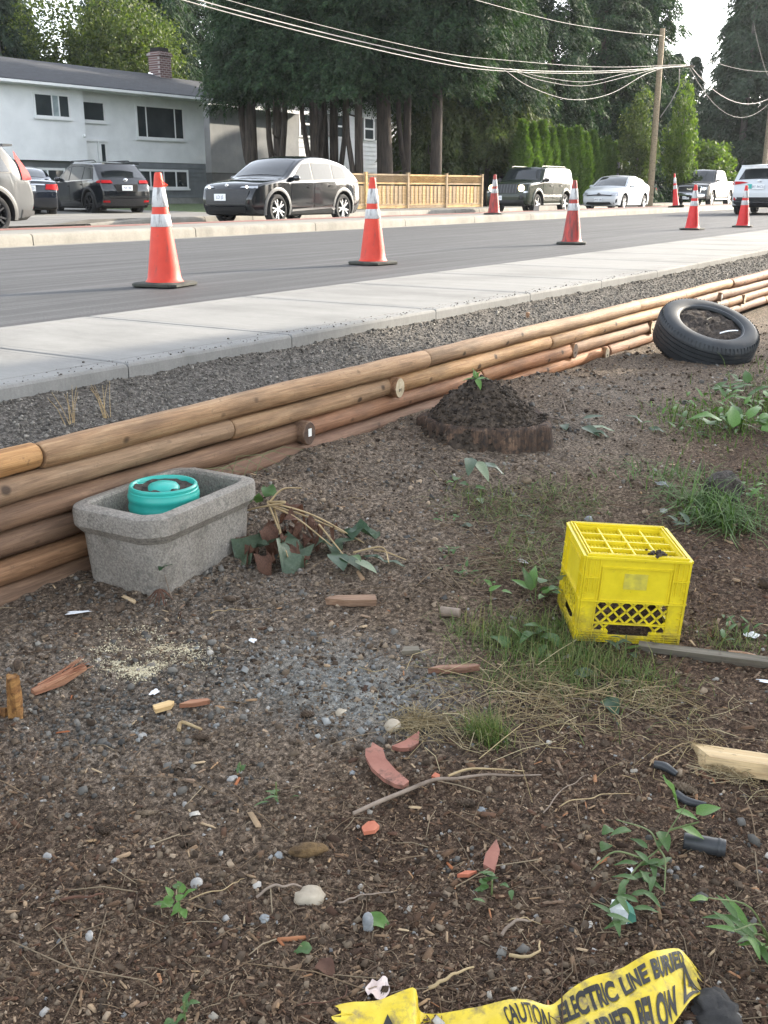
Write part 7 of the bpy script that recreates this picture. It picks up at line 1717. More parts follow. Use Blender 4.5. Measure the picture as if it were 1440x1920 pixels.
stick('wood_stick', 'peeled orange stick beside the narrow grey board', 'stick', [(2.83, .60, .012), (2.84, .55, .014), (2.83, .46, .012)], [.010, .013, .006], M_SPLIT, WG)
stick('log_piece', 'short grey brown round log piece left of the crate', 'log', [(2.585, 1.43, .012), (2.60, 1.37, .014)], [.017, .015], M_TWIG, WG, 10)
slab_poly('wood_splinter', 'pale splintered chunk at the left side of the crate', 'wood scrap', 2.98, 1.13, [(-.09, -.02), (-.07, .02), (.06, .028), (.10, .0), (.04, -.03)], .03, M_OLDWOOD, R_(35), (.0, -.35), .03, 0, WG)
sp_ = thing('splintered_wood', 'splintered reddish wood with frayed fibres lying near the left edge', 'wood scrap', (1.61, 2.065, yz(1.61, 2.065)), R_(-14), WG)
b = MB(); b.rings([[(-.07, -.012, .0), (-.07, .012, .0), (-.07, .01, .012), (-.07, -.01, .012)], [(.01, -.018, .004), (.01, .018, .004), (.01, .014, .022), (.01, -.014, .022)], [(.085, -.006, .02), (.085, .01, .02), (.085, .008, .03), (.085, -.004, .03)]]); b.build('heartwood', M_REDWOOD, sp_, 30)
b = MB(); gg = random.Random(4)
for k in range(16): y0 = gg.uniform(-.016, .022); b.tube([(-.05+gg.random()*.05, y0, .014), (.04, y0*1.4+.004, .028), (.09+gg.uniform(-.03, .015), y0*2+gg.gauss(0, .006), .03+gg.uniform(0, .014))], [.003, .0025, .0008], 4)
b.build('fibre', M_REDWOOD, sp_, 50)
sk = thing('broken_stake', 'broken orange brown wooden stake sticking up at the left edge', 'stake', (1.455, 2.04, yz(1.455, 2.04)), 0)
M_STAKE = wood('stake_wood', ((.07, .032, .014), (.21, .105, .04), (.38, .22, .085)), 1.3)
b = MB(); rings = []
for i in range(9):
    z = -.02+.135*i/8; rings.append([(.017*(1+.18*math.sin(3*a+i*.4)+.10*math.sin(7*a+i*.9))*math.cos(a)*(1.12-.03*i), .017*(1+.18*math.sin(3*a+i*.4))*math.sin(a)*(1.12-.03*i), z+.003*math.sin(5*a)) for a in np.linspace(0, 2*math.pi, 18, endpoint=False)])
b.rings(rings); b.build('post', M_STAKE, sk, 35); b = MB(); b.rings([[(.006, .028, -.02), (-.018, .03, -.02), (-.02, .05, -.02), (.004, .05, -.02)], [(.004, .024, .018), (-.012, .026, .024), (-.014, .048, .020), (.004, .046, .012)]]); b.build('splinter', M_STAKE, sk, 30)
slab_poly('wood_scrap', 'short light brown bark chip with a torn end on the grey gravel', 'wood scrap', 1.685, 1.745, [(-.03, -.012), (-.028, .012), (.016, .014), (.028, .004), (.014, -.012)], .012, M_NEWWOOD, R_(-25), (.1, .0), .006, 0, WG)
slab_poly('wood_splinter', 'reddish frayed strip next to the light bark chip', 'wood scrap', 1.735, 1.70, [(-.03, -.006), (.0, .012), (.045, .010), (.05, -.002), (.01, -.010)], .012, M_REDWOOD, R_(-45), (0, 0), .006, 0, WG)
stick('forked_twig', 'pale forked twig right of the light bark chip', 'twig', [(1.64, 1.655, .006), (1.665, 1.665, .012), (1.665, 1.60, .008)], [.006, .005, .003], M_STALK, 'twigs on the yard')
blob('bark_piece', 'rough grooved brown bark log left of the shards', 'bark', 1.445, 1.105, (.085, .032, .034), mat('rough_bark', (.07, .042, .02), (.20, .125, .055), 30, .95, .9, 70, .01), R_(-48), 40, .2, .14, WG)
stick('long_twig', 'long thin grey twig lying across the mulch below the shards', 'twig', [(1.597, 1.095, .012), (1.65, 1.065, .018), (1.71, 1.03, .026), (1.765, .985, .032), (1.80, .95, .024), (1.86, .90, .018), (1.90, .85, .014), (1.945, .80, .010)], [.0045, .005, .0048, .0042, .0036, .003, .0025, .0016], M_TWIG, 'twigs on the yard', 8)
stick('long_twig', 'branching pale side twig above the long grey one', 'twig', [(1.795, .965, .026), (1.84, .94, .03), (1.87, .90, .03), (1.915, .83, .024)], [.003, .0026, .002, .0012], M_STALK, 'twigs on the yard')
g5 = random.Random(31); TW = []
TL_ = [('thin straw stalk right of the long twig', 1.86, .72, 1.99, .60), ('thin straw stalk in the mulch right of centre', 1.82, .74, 2.02, .71), ('brown twig at the lower left with a reddish end', 1.20, 1.215, 1.315, 1.17), ('short grey stick above the yellow tape', 1.44, .655, 1.50, .615), ('curved brown bark strip above the yellow tape', 1.47, .66, 1.50, .60), ('dark twig at the bottom centre', 1.10, .875, 1.185, .83), ('short straw on the grit left of the crate', 2.28, 1.60, 2.38, 1.585), ('dry stalk over the grass below the crate', 2.30, .95, 2.36, .60), ('dry forked stalk near the pale timber', 2.12, .60, 2.34, .52), ('long dry straw right of the trough', 2.20, 2.05, 2.30, 1.93), ('dead stick crossing the mulch at left', 1.28, 1.11, 1.36, 1.03), ('short dark stick at the lower left edge', 1.06, 1.42, 1.12, 1.36), ('thick grey brown twig near the bottom, above the tape centre', 1.255, .70, 1.335, .66), ('thin twig between largest stone and blue grey stone', 1.36, .97, 1.44, .89), ('pale stick in the lower mulch right of centre', 1.40, .62, 1.46, .585)]
for lab, x0, y0, x1, y1 in TL_:
    mx, my = (x0+x1)/2+g5.gauss(0, .01), (y0+y1)/2+g5.gauss(0, .01); r = g5.uniform(.0011, .0022)*(1.7 if 'thick' in lab or 'stick' in lab else 1)
    stick('twig', lab, 'twig', [(x0+(x1-x0)*q/7+(mx-(x0+x1)/2)*math.sin(math.pi*q/7)*1.3+g5.gauss(0, .0022), y0+(y1-y0)*q/7+(my-(y0+y1)/2)*math.sin(math.pi*q/7)*1.3+g5.gauss(0, .0022), .005+.008*math.sin(math.pi*q/7)) for q in range(8)], [r*(1-.07*q) for q in range(8)], g5.choice((M_TWIG, M_STALK)) if 'dark' not in lab else M_LBROWN, 'twigs on the yard')
# fir cones
M_FCONE = mat('fir_cone', (.045, .030, .020), (.13, .09, .06), 60, .85)
M_FCONEP = mat('pale_fir_cone', (.12, .085, .055), (.25, .19, .13), 60, .85)
def fir_cone(label, x, y, L, W, az, m, seed):
    b = MB(); gg = random.Random(seed); n = 11; rings = []
    for i in range(n):
        u = i/(n-1); r = W/2*.72*math.sin(math.pi*min(1, .10+u*.86))**.7; rings.append([(L*(u-.5), r*math.cos(a), r*math.sin(a)) for a in np.linspace(0, 2*math.pi, 10, endpoint=False)])
    b.rings(rings)
    for k in range(64):
        u = (k+.5)/64; a = k*2.39996; r = W/2*.70*math.sin(math.pi*min(1, .10+u*.86))**.7; c_ = Vector((L*(u-.5), r*math.cos(a), r*math.sin(a))); o_ = Vector((.55, math.cos(a), math.sin(a))).normalized(); s_ = Vector((0, -math.sin(a), math.cos(a))); w = W*.16; l = W*.26
        p0, p1, p2, p3 = c_-s_*w, c_+o_*l*.7-s_*w*.8, c_+o_*l+Vector((.002, 0, 0)), c_+o_*l*.7+s_*w*.8; p4 = c_+s_*w; b.add([p0, p1, p2, p3, p4], [(0, 1, 2, 3, 4)])
    o = b.build('fir_cone', m, None, 30, (x, y, yz(x, y)+W*.42), (gg.random()*6, gg.uniform(-.15, .15), az)); return tag(o, label, 'fir cone', 'fir cones lying on the yard')
for i, (lab, x, y, L, W, az, m) in enumerate([('dark fir cone below the grey gravel at left', 1.64, 1.58, .042, .02, R_(-60), M_FCONE), ('dark fir cone at the lower left', 1.275, 1.535, .036, .02, R_(-70), M_FCONE), ('half buried brown fir cone above the lower left one', 1.375, 1.50, .05, .018, R_(-45), M_FCONEP), ('large pale brown fir cone between the two black scraps at right', 2.075, .505, .055, .030, R_(-95), M_FCONEP), ('fir cone right of the yellow crate, beside a white scrap', 3.05, .60, .05, .034, .4, M_FCONE), ('dark fir cone further right of the crate', 3.4, .62, .05, .04, 1.3, M_FCONE), ('fir cone near the tattered grass right of the shards', 1.76, .90, .04, .022, 2.0, M_FCONE), ('brown fir cone half way between trough and stake', 2.06, 2.30, .045, .025, .5, M_FCONE), ('fir cone in front of the stump', 3.85, 1.72, .055, .03, 1.0, M_FCONEP), ('fir cone on the grit below the trough', 2.30, 2.05, .04, .02, 1.9, M_FCONE), ('dark fir cone at the edge of the pale grit', 1.87, 1.42, .035, .022, 2.2, M_FCONE)]): fir_cone(lab, x, y, L, W, az, m, i)
# black plastic bits
M_BLKP = mat('black_plastic_scrap', (.020, .022, .024), (.04, .043, .046), 20, .45, .2, 60)
pp = thing('black_pipe', 'short black plastic pipe lying beside the tall weed', 'pipe', (1.885, .405, yz(1.885, .405)+.014), R_(-75))
b = MB(); b.lathe([(.0165, -.042), (.018, -.04), (.018, .038), (.0172, .042), (.0145, .042), (.0135, .036), (.0135, -.03), (.001, -.032)], 20, rot=Matrix.Rotation(R_(90), 3, 'Y')); b.build('tube', M_BLKP, pp, 35)
b = MB(); b.lathe([(.0185, .026), (.0192, .028), (.0192, .031), (.0185, .033)], 20, rot=Matrix.Rotation(R_(90), 3, 'Y')); b.build('ring', M_BLKP, pp, 35)
stick('black_scrap', 'curved black plastic scrap above the pale fir cone', 'plastic scrap', [(2.125, .59, .01), (2.125, .565, .013), (2.12, .535, .009)], [.009, .011, .007], M_BLKP, None, 9)
stick('black_scrap', 'black tube scrap with a torn orange end below the pale fir cone', 'plastic scrap', [(2.05, .515, .009), (2.04, .485, .011), (2.045, .445, .008)], [.009, .010, .007], M_BLKP, None, 9)
# crushed packet, paper scraps
pk = thing('crushed_packet', 'crushed white and green cardboard packet on the mulch', 'packet', (1.595, .475, yz(1.595, .475)+.010), R_(-62))
M_CARD = mat('white_card', (.62, .66, .66), (.74, .77, .77), 60, .5, .2, 60); M_CARDG = mat('green_card', (.04, .16, .11), (.07, .22, .16), 40, .5); M_CARDT = mat('pale_blue_print', (.30, .42, .46), None, rough=.5)
b = MB(); P = [(-.022, -.014, .002), (.004, -.018, .0), (.0, .014, .004), (-.024, .018, .0), (-.020, -.012, .030), (.006, -.014, .026), (.002, .012, .034), (-.022, .014, .028)]
b.add(P, [(0, 3, 2, 1), (4, 5, 6, 7), (0, 1, 5, 4), (1, 2, 6, 5), (2, 3, 7, 6), (3, 0, 4, 7)]); b.build('box', M_CARD, pk)
b = MB(); b.add([(.005, -.0185, .001), (.022, -.012, .002), (.020, .01, .006), (.001, .014, .005), (.007, -.0145, .025), (.020, -.010, .014), (.018, .008, .018), (.004, .012, .03)], [(0, 3, 2, 1), (4, 5, 6, 7), (0, 1, 5, 4), (1, 2, 6, 5), (2, 3, 7, 6), (3, 0, 4, 7)]); b.build('flap', M_CARDG, pk)
b = MB(); b.add([(-.0205, -.0125, .012), (.0, -.0155, .010), (.0, -.0155, .014), (-.0205, -.0125, .016)], [(0, 1, 2, 3)]); b.build('printed_band', M_CARDT, pk, None, (0, -.0008, 0))
def paper(label, x, y, L, W, m, az, seed, cat='paper scrap', amp=.3):
    gg = random.Random(seed); b = MB(); n = 7; ph = [gg.uniform(0, 6) for _ in range(4)]
    b.grid(lambda u, v: (L*(u-.5)*(1+.25*math.sin(v*5+ph[0])), W*(v-.5)*(1+.25*math.sin(u*6+ph[1])), W*amp*(.5+.5*math.sin(u*5+v*4+ph[2])*math.cos(v*6+ph[3]))), n, n); o = b.build('paper_scrap', m, None, 20, (x, y, yz(x, y)+.005), (0, 0, az)); return tag(o, label, cat, 'paper and foil scraps')
M_PAPERP = mat('pinkish_paper', (.55, .43, .38), (.68, .57, .52), 40, .8); M_PAPERW = mat('white_paper', (.66, .67, .68), (.78, .79, .80), 40, .7)
paper('crumpled pinkish paper scrap left of the tape', 1.20, .775, .045, .035, M_PAPERP, .4, 1); paper('square whitish scrap right of the yellow crate', 3.02, .58, .045, .04, M_PAPERW, .5, 2, amp=.1); paper('pinkish scrap above the yellow crate', 3.60, 1.09, .07, .03, M_PAPERP, -.7, 3); paper('white sliver on the gravel below the trough', 1.965, 2.38, .07, .018, M_PAPERW, -.7, 4, amp=.15); paper('white triangular scrap on the grey gravel', 1.735, 1.83, .03, .02, M_PAPERW, .2, 5, amp=.15)
paper('small white scrap beside the grit left of centre', 2.11, 1.80, .03, .02, M_PAPERW, 1, 6); paper('crumpled foil scrap by the cut grass', 4.12, 1.22, .06, .045, M_STONEG, .5, 7); paper('white curl of paper left of the crate', 3.08, 1.38, .05, .02, M_PAPERW, .9, 8); paper('little white tag at the weed above the packet', 1.74, .51, .015, .01, M_PAPERW, .9, 9); paper('white curled scrap at the right edge above the grey board', 2.98, .42, .04, .018, M_PAPERW, -.8, 10); paper('pale scrap below the grey board at the right', 2.72, .47, .04, .014, M_PAPERW, -1.2, 11)
b = MB(); b.lathe([(.012, 0), (.013, .03), (.009, .034), (.001, .034)], 8); tag(b.build('wood_peg', M_SPLIT, None, 40, (6.05, 2.75, -.01)), 'little wooden peg standing in the gravel bed', 'peg')
b = MB(); b.lathe([(.011, 0), (.012, .02), (.006, .028), (.001, .028)], 8); tag(b.build('wood_peg', M_FCONE, None, 40, (1.62, 2.24, yz(1.62, 2.24))), 'tiny dark stub of wood standing near the left edge', 'peg')
# ------------------------------------------------------------------ what nobody could count: chips, pebbles, needles, grass
CA, SA = math.cos(HEAD), math.sin(HEAD)
def scatter(n, r0, r1, g, az0=-.1, az1=1.25, pw=0.):
    """points on the yard, denser near the standpoint"""
    a = g.uniform(az0, az1, n); u = g.uniform(0, 1, n); r = r0*(r1/r0)**(u**(1+pw)); return r*np.cos(a), r*np.sin(a)
def rotm(az, tx, ty):
    ca, sa, cx, sx, cy, sy = np.cos(az), np.sin(az), np.cos(tx), np.sin(tx), np.cos(ty), np.sin(ty)
    X = np.stack([ca*cy, sa*cy, -sy], -1); Y = np.stack([ca*sy*sx-sa*cx, sa*sy*sx+ca*cx, cy*sx], -1); Zz = np.stack([ca*sy*cx+sa*sx, sa*sy*cx-ca*sx, cy*cx], -1); return X, Y, Zz
def place(tmpl, x, y, z, sx, sy, sz, az, tx, ty, jit=0, g=None):
    X, Y, Zz = rotm(az, tx, ty); T = np.asarray(tmpl)[None]*np.stack([sx, sy, sz], -1)[:, None]
    if jit: T = T*(1+g.uniform(-jit, jit, T.shape))
    return T[..., 0:1]*X[:, None]+T[..., 1:2]*Y[:, None]+T[..., 2:3]*Zz[:, None]+np.stack([x, y, z], -1)[:, None]
BOXV = [(-.5, -.5, -.5), (.5, -.4, -.5), (.5, .4, -.5), (-.5, .5, -.5), (-.42, -.42, .5), (.45, -.3, .5), (.4, .35, .5), (-.45, .4, .5)]
BOXF = np.array([(4, 5, 6, 7), (0, 1, 5, 4), (1, 2, 6, 5), (2, 3, 7, 6), (3, 0, 4, 7)])
bm = bmesh.new(); bmesh.ops.create_icosphere(bm, subdivisions=1, radius=.5); ICOV = np.array([v.co[:] for v in bm.verts]); ICOF = np.array([[v.index for v in f.verts] for f in bm.faces]); bm.free()
def inyard(x, y): return (y < wall_t(x)-.012)
def clear(x, y):
    k = np.ones(len(x), bool)
    for cx, cy, hx, hy, az in ((2.44, 2.437, .27, .168, R_(5)), (ctr.x, ctr.y, .165, .152, az_c)):
        dx, dy = x-cx, y-cy; u = dx*math.cos(az)+dy*math.sin(az); v = -dx*math.sin(az)+dy*math.cos(az); k &= ~((np.abs(u) < hx) & (np.abs(v) < hy))
    k &= np.hypot(x-4.36, y-2.17) > .33
    return k
def lognorm(g, n, m, s, lo, hi): return np.clip(m*np.exp(g.normal(0, s, n)), lo, hi)
g = np.random.default_rng(101)
M_CHIPS = island_mat('wood_chips', [(0.03, 0.0166, 0.0096), (0.06, 0.0331, 0.0192), (0.1, 0.0534, 0.0304), (0.045, 0.0258, 0.016), (0.15, 0.0874, 0.0496), (0.075, 0.0414, 0.024), (0.24, 0.1564, 0.092), (0.05, 0.0276, 0.0176), (0.11, 0.0552, 0.032), (0.36, 0.2576, 0.16)], .85, .4, 300)
x, y = scatter(60000, 1.0, 9, g); m = zone_mulch(x, y); k = inyard(x, y) & clear(x, y) & (g.uniform(0, 1, len(x)) < .10+.9*m); x, y = x[k], y[k]; n = len(x)
L = lognorm(g, n, .0068, .6, .0025, .032); z = yard_z(x, y)+L*.10
V = place(BOXV, x, y, z, L, L*g.uniform(.16, .5, n), L*g.uniform(.08, .25, n), g.uniform(0, 6.28, n), g.normal(0, .35, n), g.normal(0, .3, n), .25, g)
tag(link_mesh('wood_mulch', bulk_mesh('wood_mulch', V, BOXF), M_CHIPS), 'brown shredded bark and wood chips strewn over the yard', 'mulch', None, 'stuff')
# crumbs of soil
M_CRUMB = island_mat('soil_crumbs', [(0.035, 0.0239, 0.016), (0.08, 0.0561, 0.0376), (0.14, 0.103, 0.0704), (0.05, 0.035, 0.024), (0.24, 0.184, 0.128), (0.065, 0.046, 0.032), (0.028, 0.0193, 0.0128), (0.36, 0.276, 0.192)], .95)
x, y = scatter(58000, 1.0, 10, g, pw=-.2); m = zone_mulch(x, y); k = inyard(x, y) & clear(x, y) & (g.uniform(0, 1, len(x)) < 1.0-.55*m); x, y = x[k], y[k]; n = len(x)
D = lognorm(g, n, .0038, .55, .0018, .014)*(1+.13*np.hypot(x, y)); z = yard_z(x, y)+D*.12
V = place(BOXV, x, y, z, D, D*g.uniform(.7, 1, n), D*g.uniform(.5, .9, n), g.uniform(0, 6.28, n), g.normal(0, .5, n), g.normal(0, .5, n), .35, g)
tag(link_mesh('soil_crumbs', bulk_mesh('soil_crumbs', V, BOXF), M_CRUMB), 'crumbs of brown soil lying loose on the yard', 'soil', None, 'stuff')
# pebbles
M_PEB = island_mat('grey_pebbles', [(0.0427, 0.0404, 0.0367), (0.0855, 0.0798, 0.0708), (0.1425, 0.1332, 0.1183), (0.0646, 0.0601, 0.0538), (0.1995, 0.1858, 0.164), (0.1045, 0.0976, 0.0869), (0.038, 0.0357, 0.0332), (0.285, 0.2674, 0.233), (0.1235, 0.1079, 0.0878), (0.076, 0.0751, 0.0717)], .8, .3, 250)
def pebbles(name, label, n, dens, m0, sg, lo, hi, mt, r=(1.1, 8), far=.12, gseed=5):
    g = np.random.default_rng(gseed); x, y = scatter(n, r[0], r[1], g); k = inyard(x, y) & clear(x, y) & (g.uniform(0, 1, n) < dens(x, y)); x, y = x[k], y[k]; n = len(x)
    D = lognorm(g, n, m0, sg, lo, hi)*(1+far*np.maximum(0, np.hypot(x, y)-2)); z = yard_z(x, y)+D*.18
    V = place(BOXV if name != 'dark_gravel' else ICOV, x, y, z, D*g.uniform(.9, 1.4, n), D, D*g.uniform(.5, .85, n), g.uniform(0, 6.28, n), g.normal(0, .4, n), g.normal(0, .4, n), .3, g)
    me = bulk_mesh(name, V, BOXF if name != 'dark_gravel' else ICOF, False); return tag(link_mesh(name, me, mt), label, 'gravel', None, 'stuff')
pebbles('grey_gravel', 'grey gravel scattered over the left and middle of the yard', 60000, lambda x, y: np.clip(zone_gravel(x, y)**1.5*.6+.01, 0, 1), .0042, .55, .002, .018, M_PEB)
HEAPD = lambda x, y: np.clip(1.1*gblob(x, y, 1.66, 1.86, .14)+.9*gblob(x, y, 1.50, 1.86, .10)+.9*gblob(x, y, 1.80, 1.79, .11)+.8*gblob(x, y, 1.96, 1.78, .09)+.8*gblob(x, y, 2.12, 2.42, .13)+.7*gblob(x, y, 2.42, 2.2, .10)+1.2*fbm(x*5, y*5, 71, 3)-.12, 0, 1)
pebbles('dark_gravel', 'dark coarse gravel heaped at the left of the yard and round the trough', 26000, HEAPD, .0092, .42, .004, .026, island_mat('dark_gravel_stones', [(0.0285, 0.0272, 0.0251), (0.057, 0.0545, 0.0493), (0.095, 0.0901, 0.0806), (0.0399, 0.0385, 0.0358), (0.1425, 0.1342, 0.1192), (0.0712, 0.0675, 0.0609), (0.2375, 0.2205, 0.1926)], .85, .3, 250), (1.3, 3.6), 0, 8)
M_PALEP = island_mat('pale_grit', [(.10, .10, .096), (.17, .173, .166), (.25, .255, .245), (.14, .142, .136), (.34, .345, .33), (.08, .08, .077)], .85)
pebbles('pale_grit', 'pale bluish crushed stone grit in the middle of the yard', 42000, lambda x, y: np.clip(zone_pale(x, y)*.9, 0, 1), .0042, .55, .003, .022, M_PALEP, (1.4, 3.4), 0, 6)
M_SPARSE = island_mat('mixed_pebbles', [(.20, .195, .185), (.36, .34, .31), (.14, .14, .14), (.50, .47, .42), (.27, .24, .195), (.17, .165, .16)], .8)
pebbles('sparse_pebbles', 'sparse pale pebbles scattered among the mulch', 2400, lambda x, y: np.full(len(x), .7), .0042, .55, .0025, .016, M_SPARSE, (1.1, 7), .12, 7)
# gravel on the verge and along the top log
g = np.random.default_rng(202)
M_DPEB = island_mat('dark_pebbles', [(0.0399, 0.0347, 0.0296), (0.0808, 0.0722, 0.0618), (0.133, 0.1202, 0.103), (0.0522, 0.0469, 0.0403), (0.1995, 0.183, 0.1595), (0.095, 0.0863, 0.0744), (0.0617, 0.0563, 0.0484), (0.285, 0.2628, 0.2285)], .85)
n = 27000; x = 1.2*(16/1.2)**(g.uniform(0, 1, n)); kk = g.uniform(-.05, 1.0, n); w = wall_t(x)+.062; y = w+(pave_in(x)-w)*kk
D = lognorm(g, n, .0038, .5, .002, .013)*(1+.07*np.maximum(0, x-2)); z = np.where(kk < .0, -.033, verge_z(x, np.maximum(y, w)))+D*.2
V = place(BOXV, x, y, z, D*g.uniform(.9, 1.3, n), D, D*g.uniform(.5, .9, n), g.uniform(0, 6.28, n), g.normal(0, .4, n), g.normal(0, .4, n), .34, g)
tag(link_mesh('dark_pebbles', bulk_mesh('dark_pebbles', V, BOXF), M_DPEB), 'dark crushed gravel between log wall and pavement', 'gravel', None, 'stuff')
# sawdust
n = 14000; q = g.choice(6, n, p=[.3, .2, .14, .14, .12, .1]); C_ = np.array([(1.80, 1.985, .025, .05), (1.86, 1.93, .02, .035), (1.93, 2.03, .05, .05), (1.95, 1.92, .03, .05), (1.90, 2.10, .07, .07), (1.88, 1.98, .10, .11)])[q]; x = C_[:, 0]+C_[:, 2]*g.normal(0, 1, n); y = C_[:, 1]+C_[:, 3]*g.normal(0, 1, n); k = g.uniform(0, 1, n) < np.clip(.35+2.4*fbm(x*14, y*14, 81, 3), .03, 1); x, y = x[k], y[k]; n = len(x); z = yard_z(x, y)+.003; L = lognorm(g, n, .0026, .45, .0012, .007)
V = place(BOXV, x, y, z, L, L*.5, L*.3, g.uniform(0, 6.28, n), g.normal(0, .4, n), g.normal(0, .4, n), .2, g)
tag(link_mesh('sawdust', bulk_mesh('sawdust', V, BOXF), island_mat('sawdust', [(.50, .43, .28), (.62, .55, .38), (.70, .64, .47), (.42, .34, .22)], .9)), 'pale sawdust spilled on the gravel left of centre', 'sawdust', None, 'stuff')
# orange splinters and mixed litter
n = 900; x, y = scatter(n, 1.1, 5, g); k = inyard(x, y) & clear(x, y); x, y = x[k], y[k]; n = len(x); L = lognorm(g, n, .018, .5, .007, .06); z = yard_z(x, y)+.004
V = place(BOXV, x, y, z, L, L*g.uniform(.08, .3, n), L*.08, g.uniform(0, 6.28, n), g.normal(0, .3, n), g.normal(0, .2, n), .2, g)
tag(link_mesh('wood_splinters', bulk_mesh('wood_splinters', V, BOXF), island_mat('splinters', [(.30, .10, .04), (.36, .24, .13), (.20, .12, .07), (.48, .36, .22), (.14, .09, .06), (.26, .18, .12)], .85)), 'larger orange and tan wood splinters strewn on the ground', 'splinters', None, 'stuff')
# needles, straws and little twigs: three sided bent rods
def rods(n, L, r, dens, g, rr_=(1.05, 7), lift=.006, bend=.25, area=None):
    if area is None: x, y = scatter(n, *rr_, g)
    else: x, y = area(n, g)
    k = inyard(x, y) & clear(x, y) & (g.uniform(0, 1, n) < dens(x, y)); x, y = x[k], y[k]; n = len(x); L = lognorm(g, n, L, .5, L*.35, L*3); az = g.uniform(0, 6.28, n); bd = g.normal(0, bend, n); R = r*g.uniform(.6, 1.4, n)
    V = np.zeros((n, 9, 3)); 
    for i, u in enumerate((-.5, 0, .5)):
        px = x+np.cos(az)*L*u-np.sin(az)*bd*L*(u*u-.12); py = y+np.sin(az)*L*u+np.cos(az)*bd*L*(u*u-.12); pz = yard_z(px, py)+lift*g.uniform(.3, 1.6, n)+(.25 if i == 1 else 0)*L*g.uniform(0, .25, n)
        for q in range(3):
            a = 2.094*q; V[:, i*3+q] = np.stack([px-np.sin(az)*R*math.cos(a), py+np.cos(az)*R*math.cos(a), pz+R*math.sin(a)], -1)
    return V
RODF = np.array([(i*3+q, i*3+(q+1) % 3, i*3+3+(q+1) % 3, i*3+3+q) for i in range(2) for q in range(3)])
one = lambda x, y: np.ones(len(x))
def garea(c):
    def f(n, g):
        i = g.integers(0, len(c), n); C = np.array(c)[i]; a = g.normal(0, 1, (n, 2)); return C[:, 0]+a[:, 0]*C[:, 2], C[:, 1]+a[:, 1]*C[:, 3]
    return f
V = np.concatenate([rods(9000, .018, .00055, lambda x, y: .25+.75*zone_mulch(x, y), g), rods(3200, .045, .0009, lambda x, y: .3+.7*zone_mulch(x, y), g), rods(420, .10, .0012, one, g), rods(900, .09, .0009, one, g, lift=.012, bend=.5, area=garea([(3.35, 1.45, .22, .22), (3.6, 1.6, .15, .15), (3.0, 1.4, .15, .12)]))])
tag(link_mesh('needle_litter', bulk_mesh('needle_litter', V, RODF), island_mat('needles', [(.06, .036, .024), (.12, .08, .05), (.22, .155, .095), (.09, .06, .04), (.33, .26, .17), (.045, .03, .022)], .85)), 'brown needles, straws and fine twigs strewn over the yard', 'litter', None, 'stuff')
# dry mown grass below the crate, around (860,1350) and (1150,1300)
def garea(c):
    def f(n, g):
        i = g.integers(0, len(c), n); C = np.array(c)[i]; a = g.normal(0, 1, (n, 2)); return C[:, 0]+a[:, 0]*C[:, 2], C[:, 1]+a[:, 1]*C[:, 3]
    return f
V = np.concatenate([rods(2300, .055, .0006, lambda x, y: np.clip(.45+2.2*fbm(x*9, y*9, 91, 3), 0, 1), g, lift=.012, bend=.8, area=garea([(2.06, 1.05, .07, .10), (2.42, .85, .10, .14), (2.22, .72, .08, .14), (2.30, .98, .10, .1), (2.2, .45, .05, .06), (1.98, 1.16, .03, .03), (2.35, .62, .08, .1)])), rods(160, .11, .0009, one, g, lift=.026, bend=.5, area=garea([(2.10, 1.0, .10, .14), (2.35, .8, .12, .18)]))])
tag(link_mesh('dry_grass', bulk_mesh('dry_grass', V, RODF), island_mat('dry_grass', [(.30, .22, .11), (.42, .33, .18), (.22, .16, .08), (.50, .42, .26), (.16, .12, .06)], .85, transl=.1)), 'matted dry straw coloured grass below the crate', 'grass', None, 'stuff')
# green blades
def blades(n, area, L, w, g, lean=.7):
    x, y = area(n, g); k = inyard(x, y) & clear(x, y); x, y = x[k], y[k]; n = len(x); z = yard_z(x, y)-.004; L = lognorm(g, n, L, .35, L*.4, L*2.4); az = g.uniform(0, 6.28, n); le = np.abs(g.normal(lean, .35, n)); V = np.zeros((n, 7, 3)); W_ = w*g.uniform(.6, 1.3, n)
    for i, u in enumerate((0, .4, .75, 1)):
        th = le*(.35+.9*u); h = L*u*np.cos(np.minimum(th, 1.5)); o = L*u*np.sin(np.minimum(th, 1.7)); p = np.stack([x+np.cos(az)*o, y+np.sin(az)*o, z+h*(1-.25*u*le*.5)], -1); s = np.stack([-np.sin(az), np.cos(az), 0*az], -1)*(W_*(1-u*.8))[:, None]
        if i < 3: V[:, i*2] = p-s; V[:, i*2+1] = p+s
        else: V[:, 6] = p
    return V
BLF = np.array([(0, 1, 3, 2), (2, 3, 5, 4), (4, 5, 6, 6)])
def blade_obj(name, V, cols, label):
    F3 = np.array([(0, 1, 3), (0, 3, 2), (2, 3, 5), (2, 5, 4), (4, 5, 6)]); return tag(link_mesh(name, bulk_mesh(name, V, F3), island_mat(name, cols, .7, transl=.25)), label, 'grass', None, 'stuff')
V = np.concatenate([blades(2600, garea([(2.70, 1.10, .06, .07), (2.58, 1.16, .06, .09), (2.60, 1.0, .06, .08), (2.46, .98, .07, .10), (2.56, .84, .05, .1)]), .055, .0013, g), blades(1100, garea([(2.38, .86, .10, .12), (2.30, 1.12, .05, .08), (2.52, 1.24, .04, .07), (2.95, .62, .05, .06)]), .05, .0012, g, .9), blades(420, garea([(2.02, .98, .02, .025)]), .06, .0014, g, .5), blades(1300, garea([(3.4, 1.35, .16, .16), (3.1, 1.3, .12, .1), (3.55, 1.75, .08, .1), (3.75, 1.55, .12, .12)]), .08, .0018, g, 1.25)])
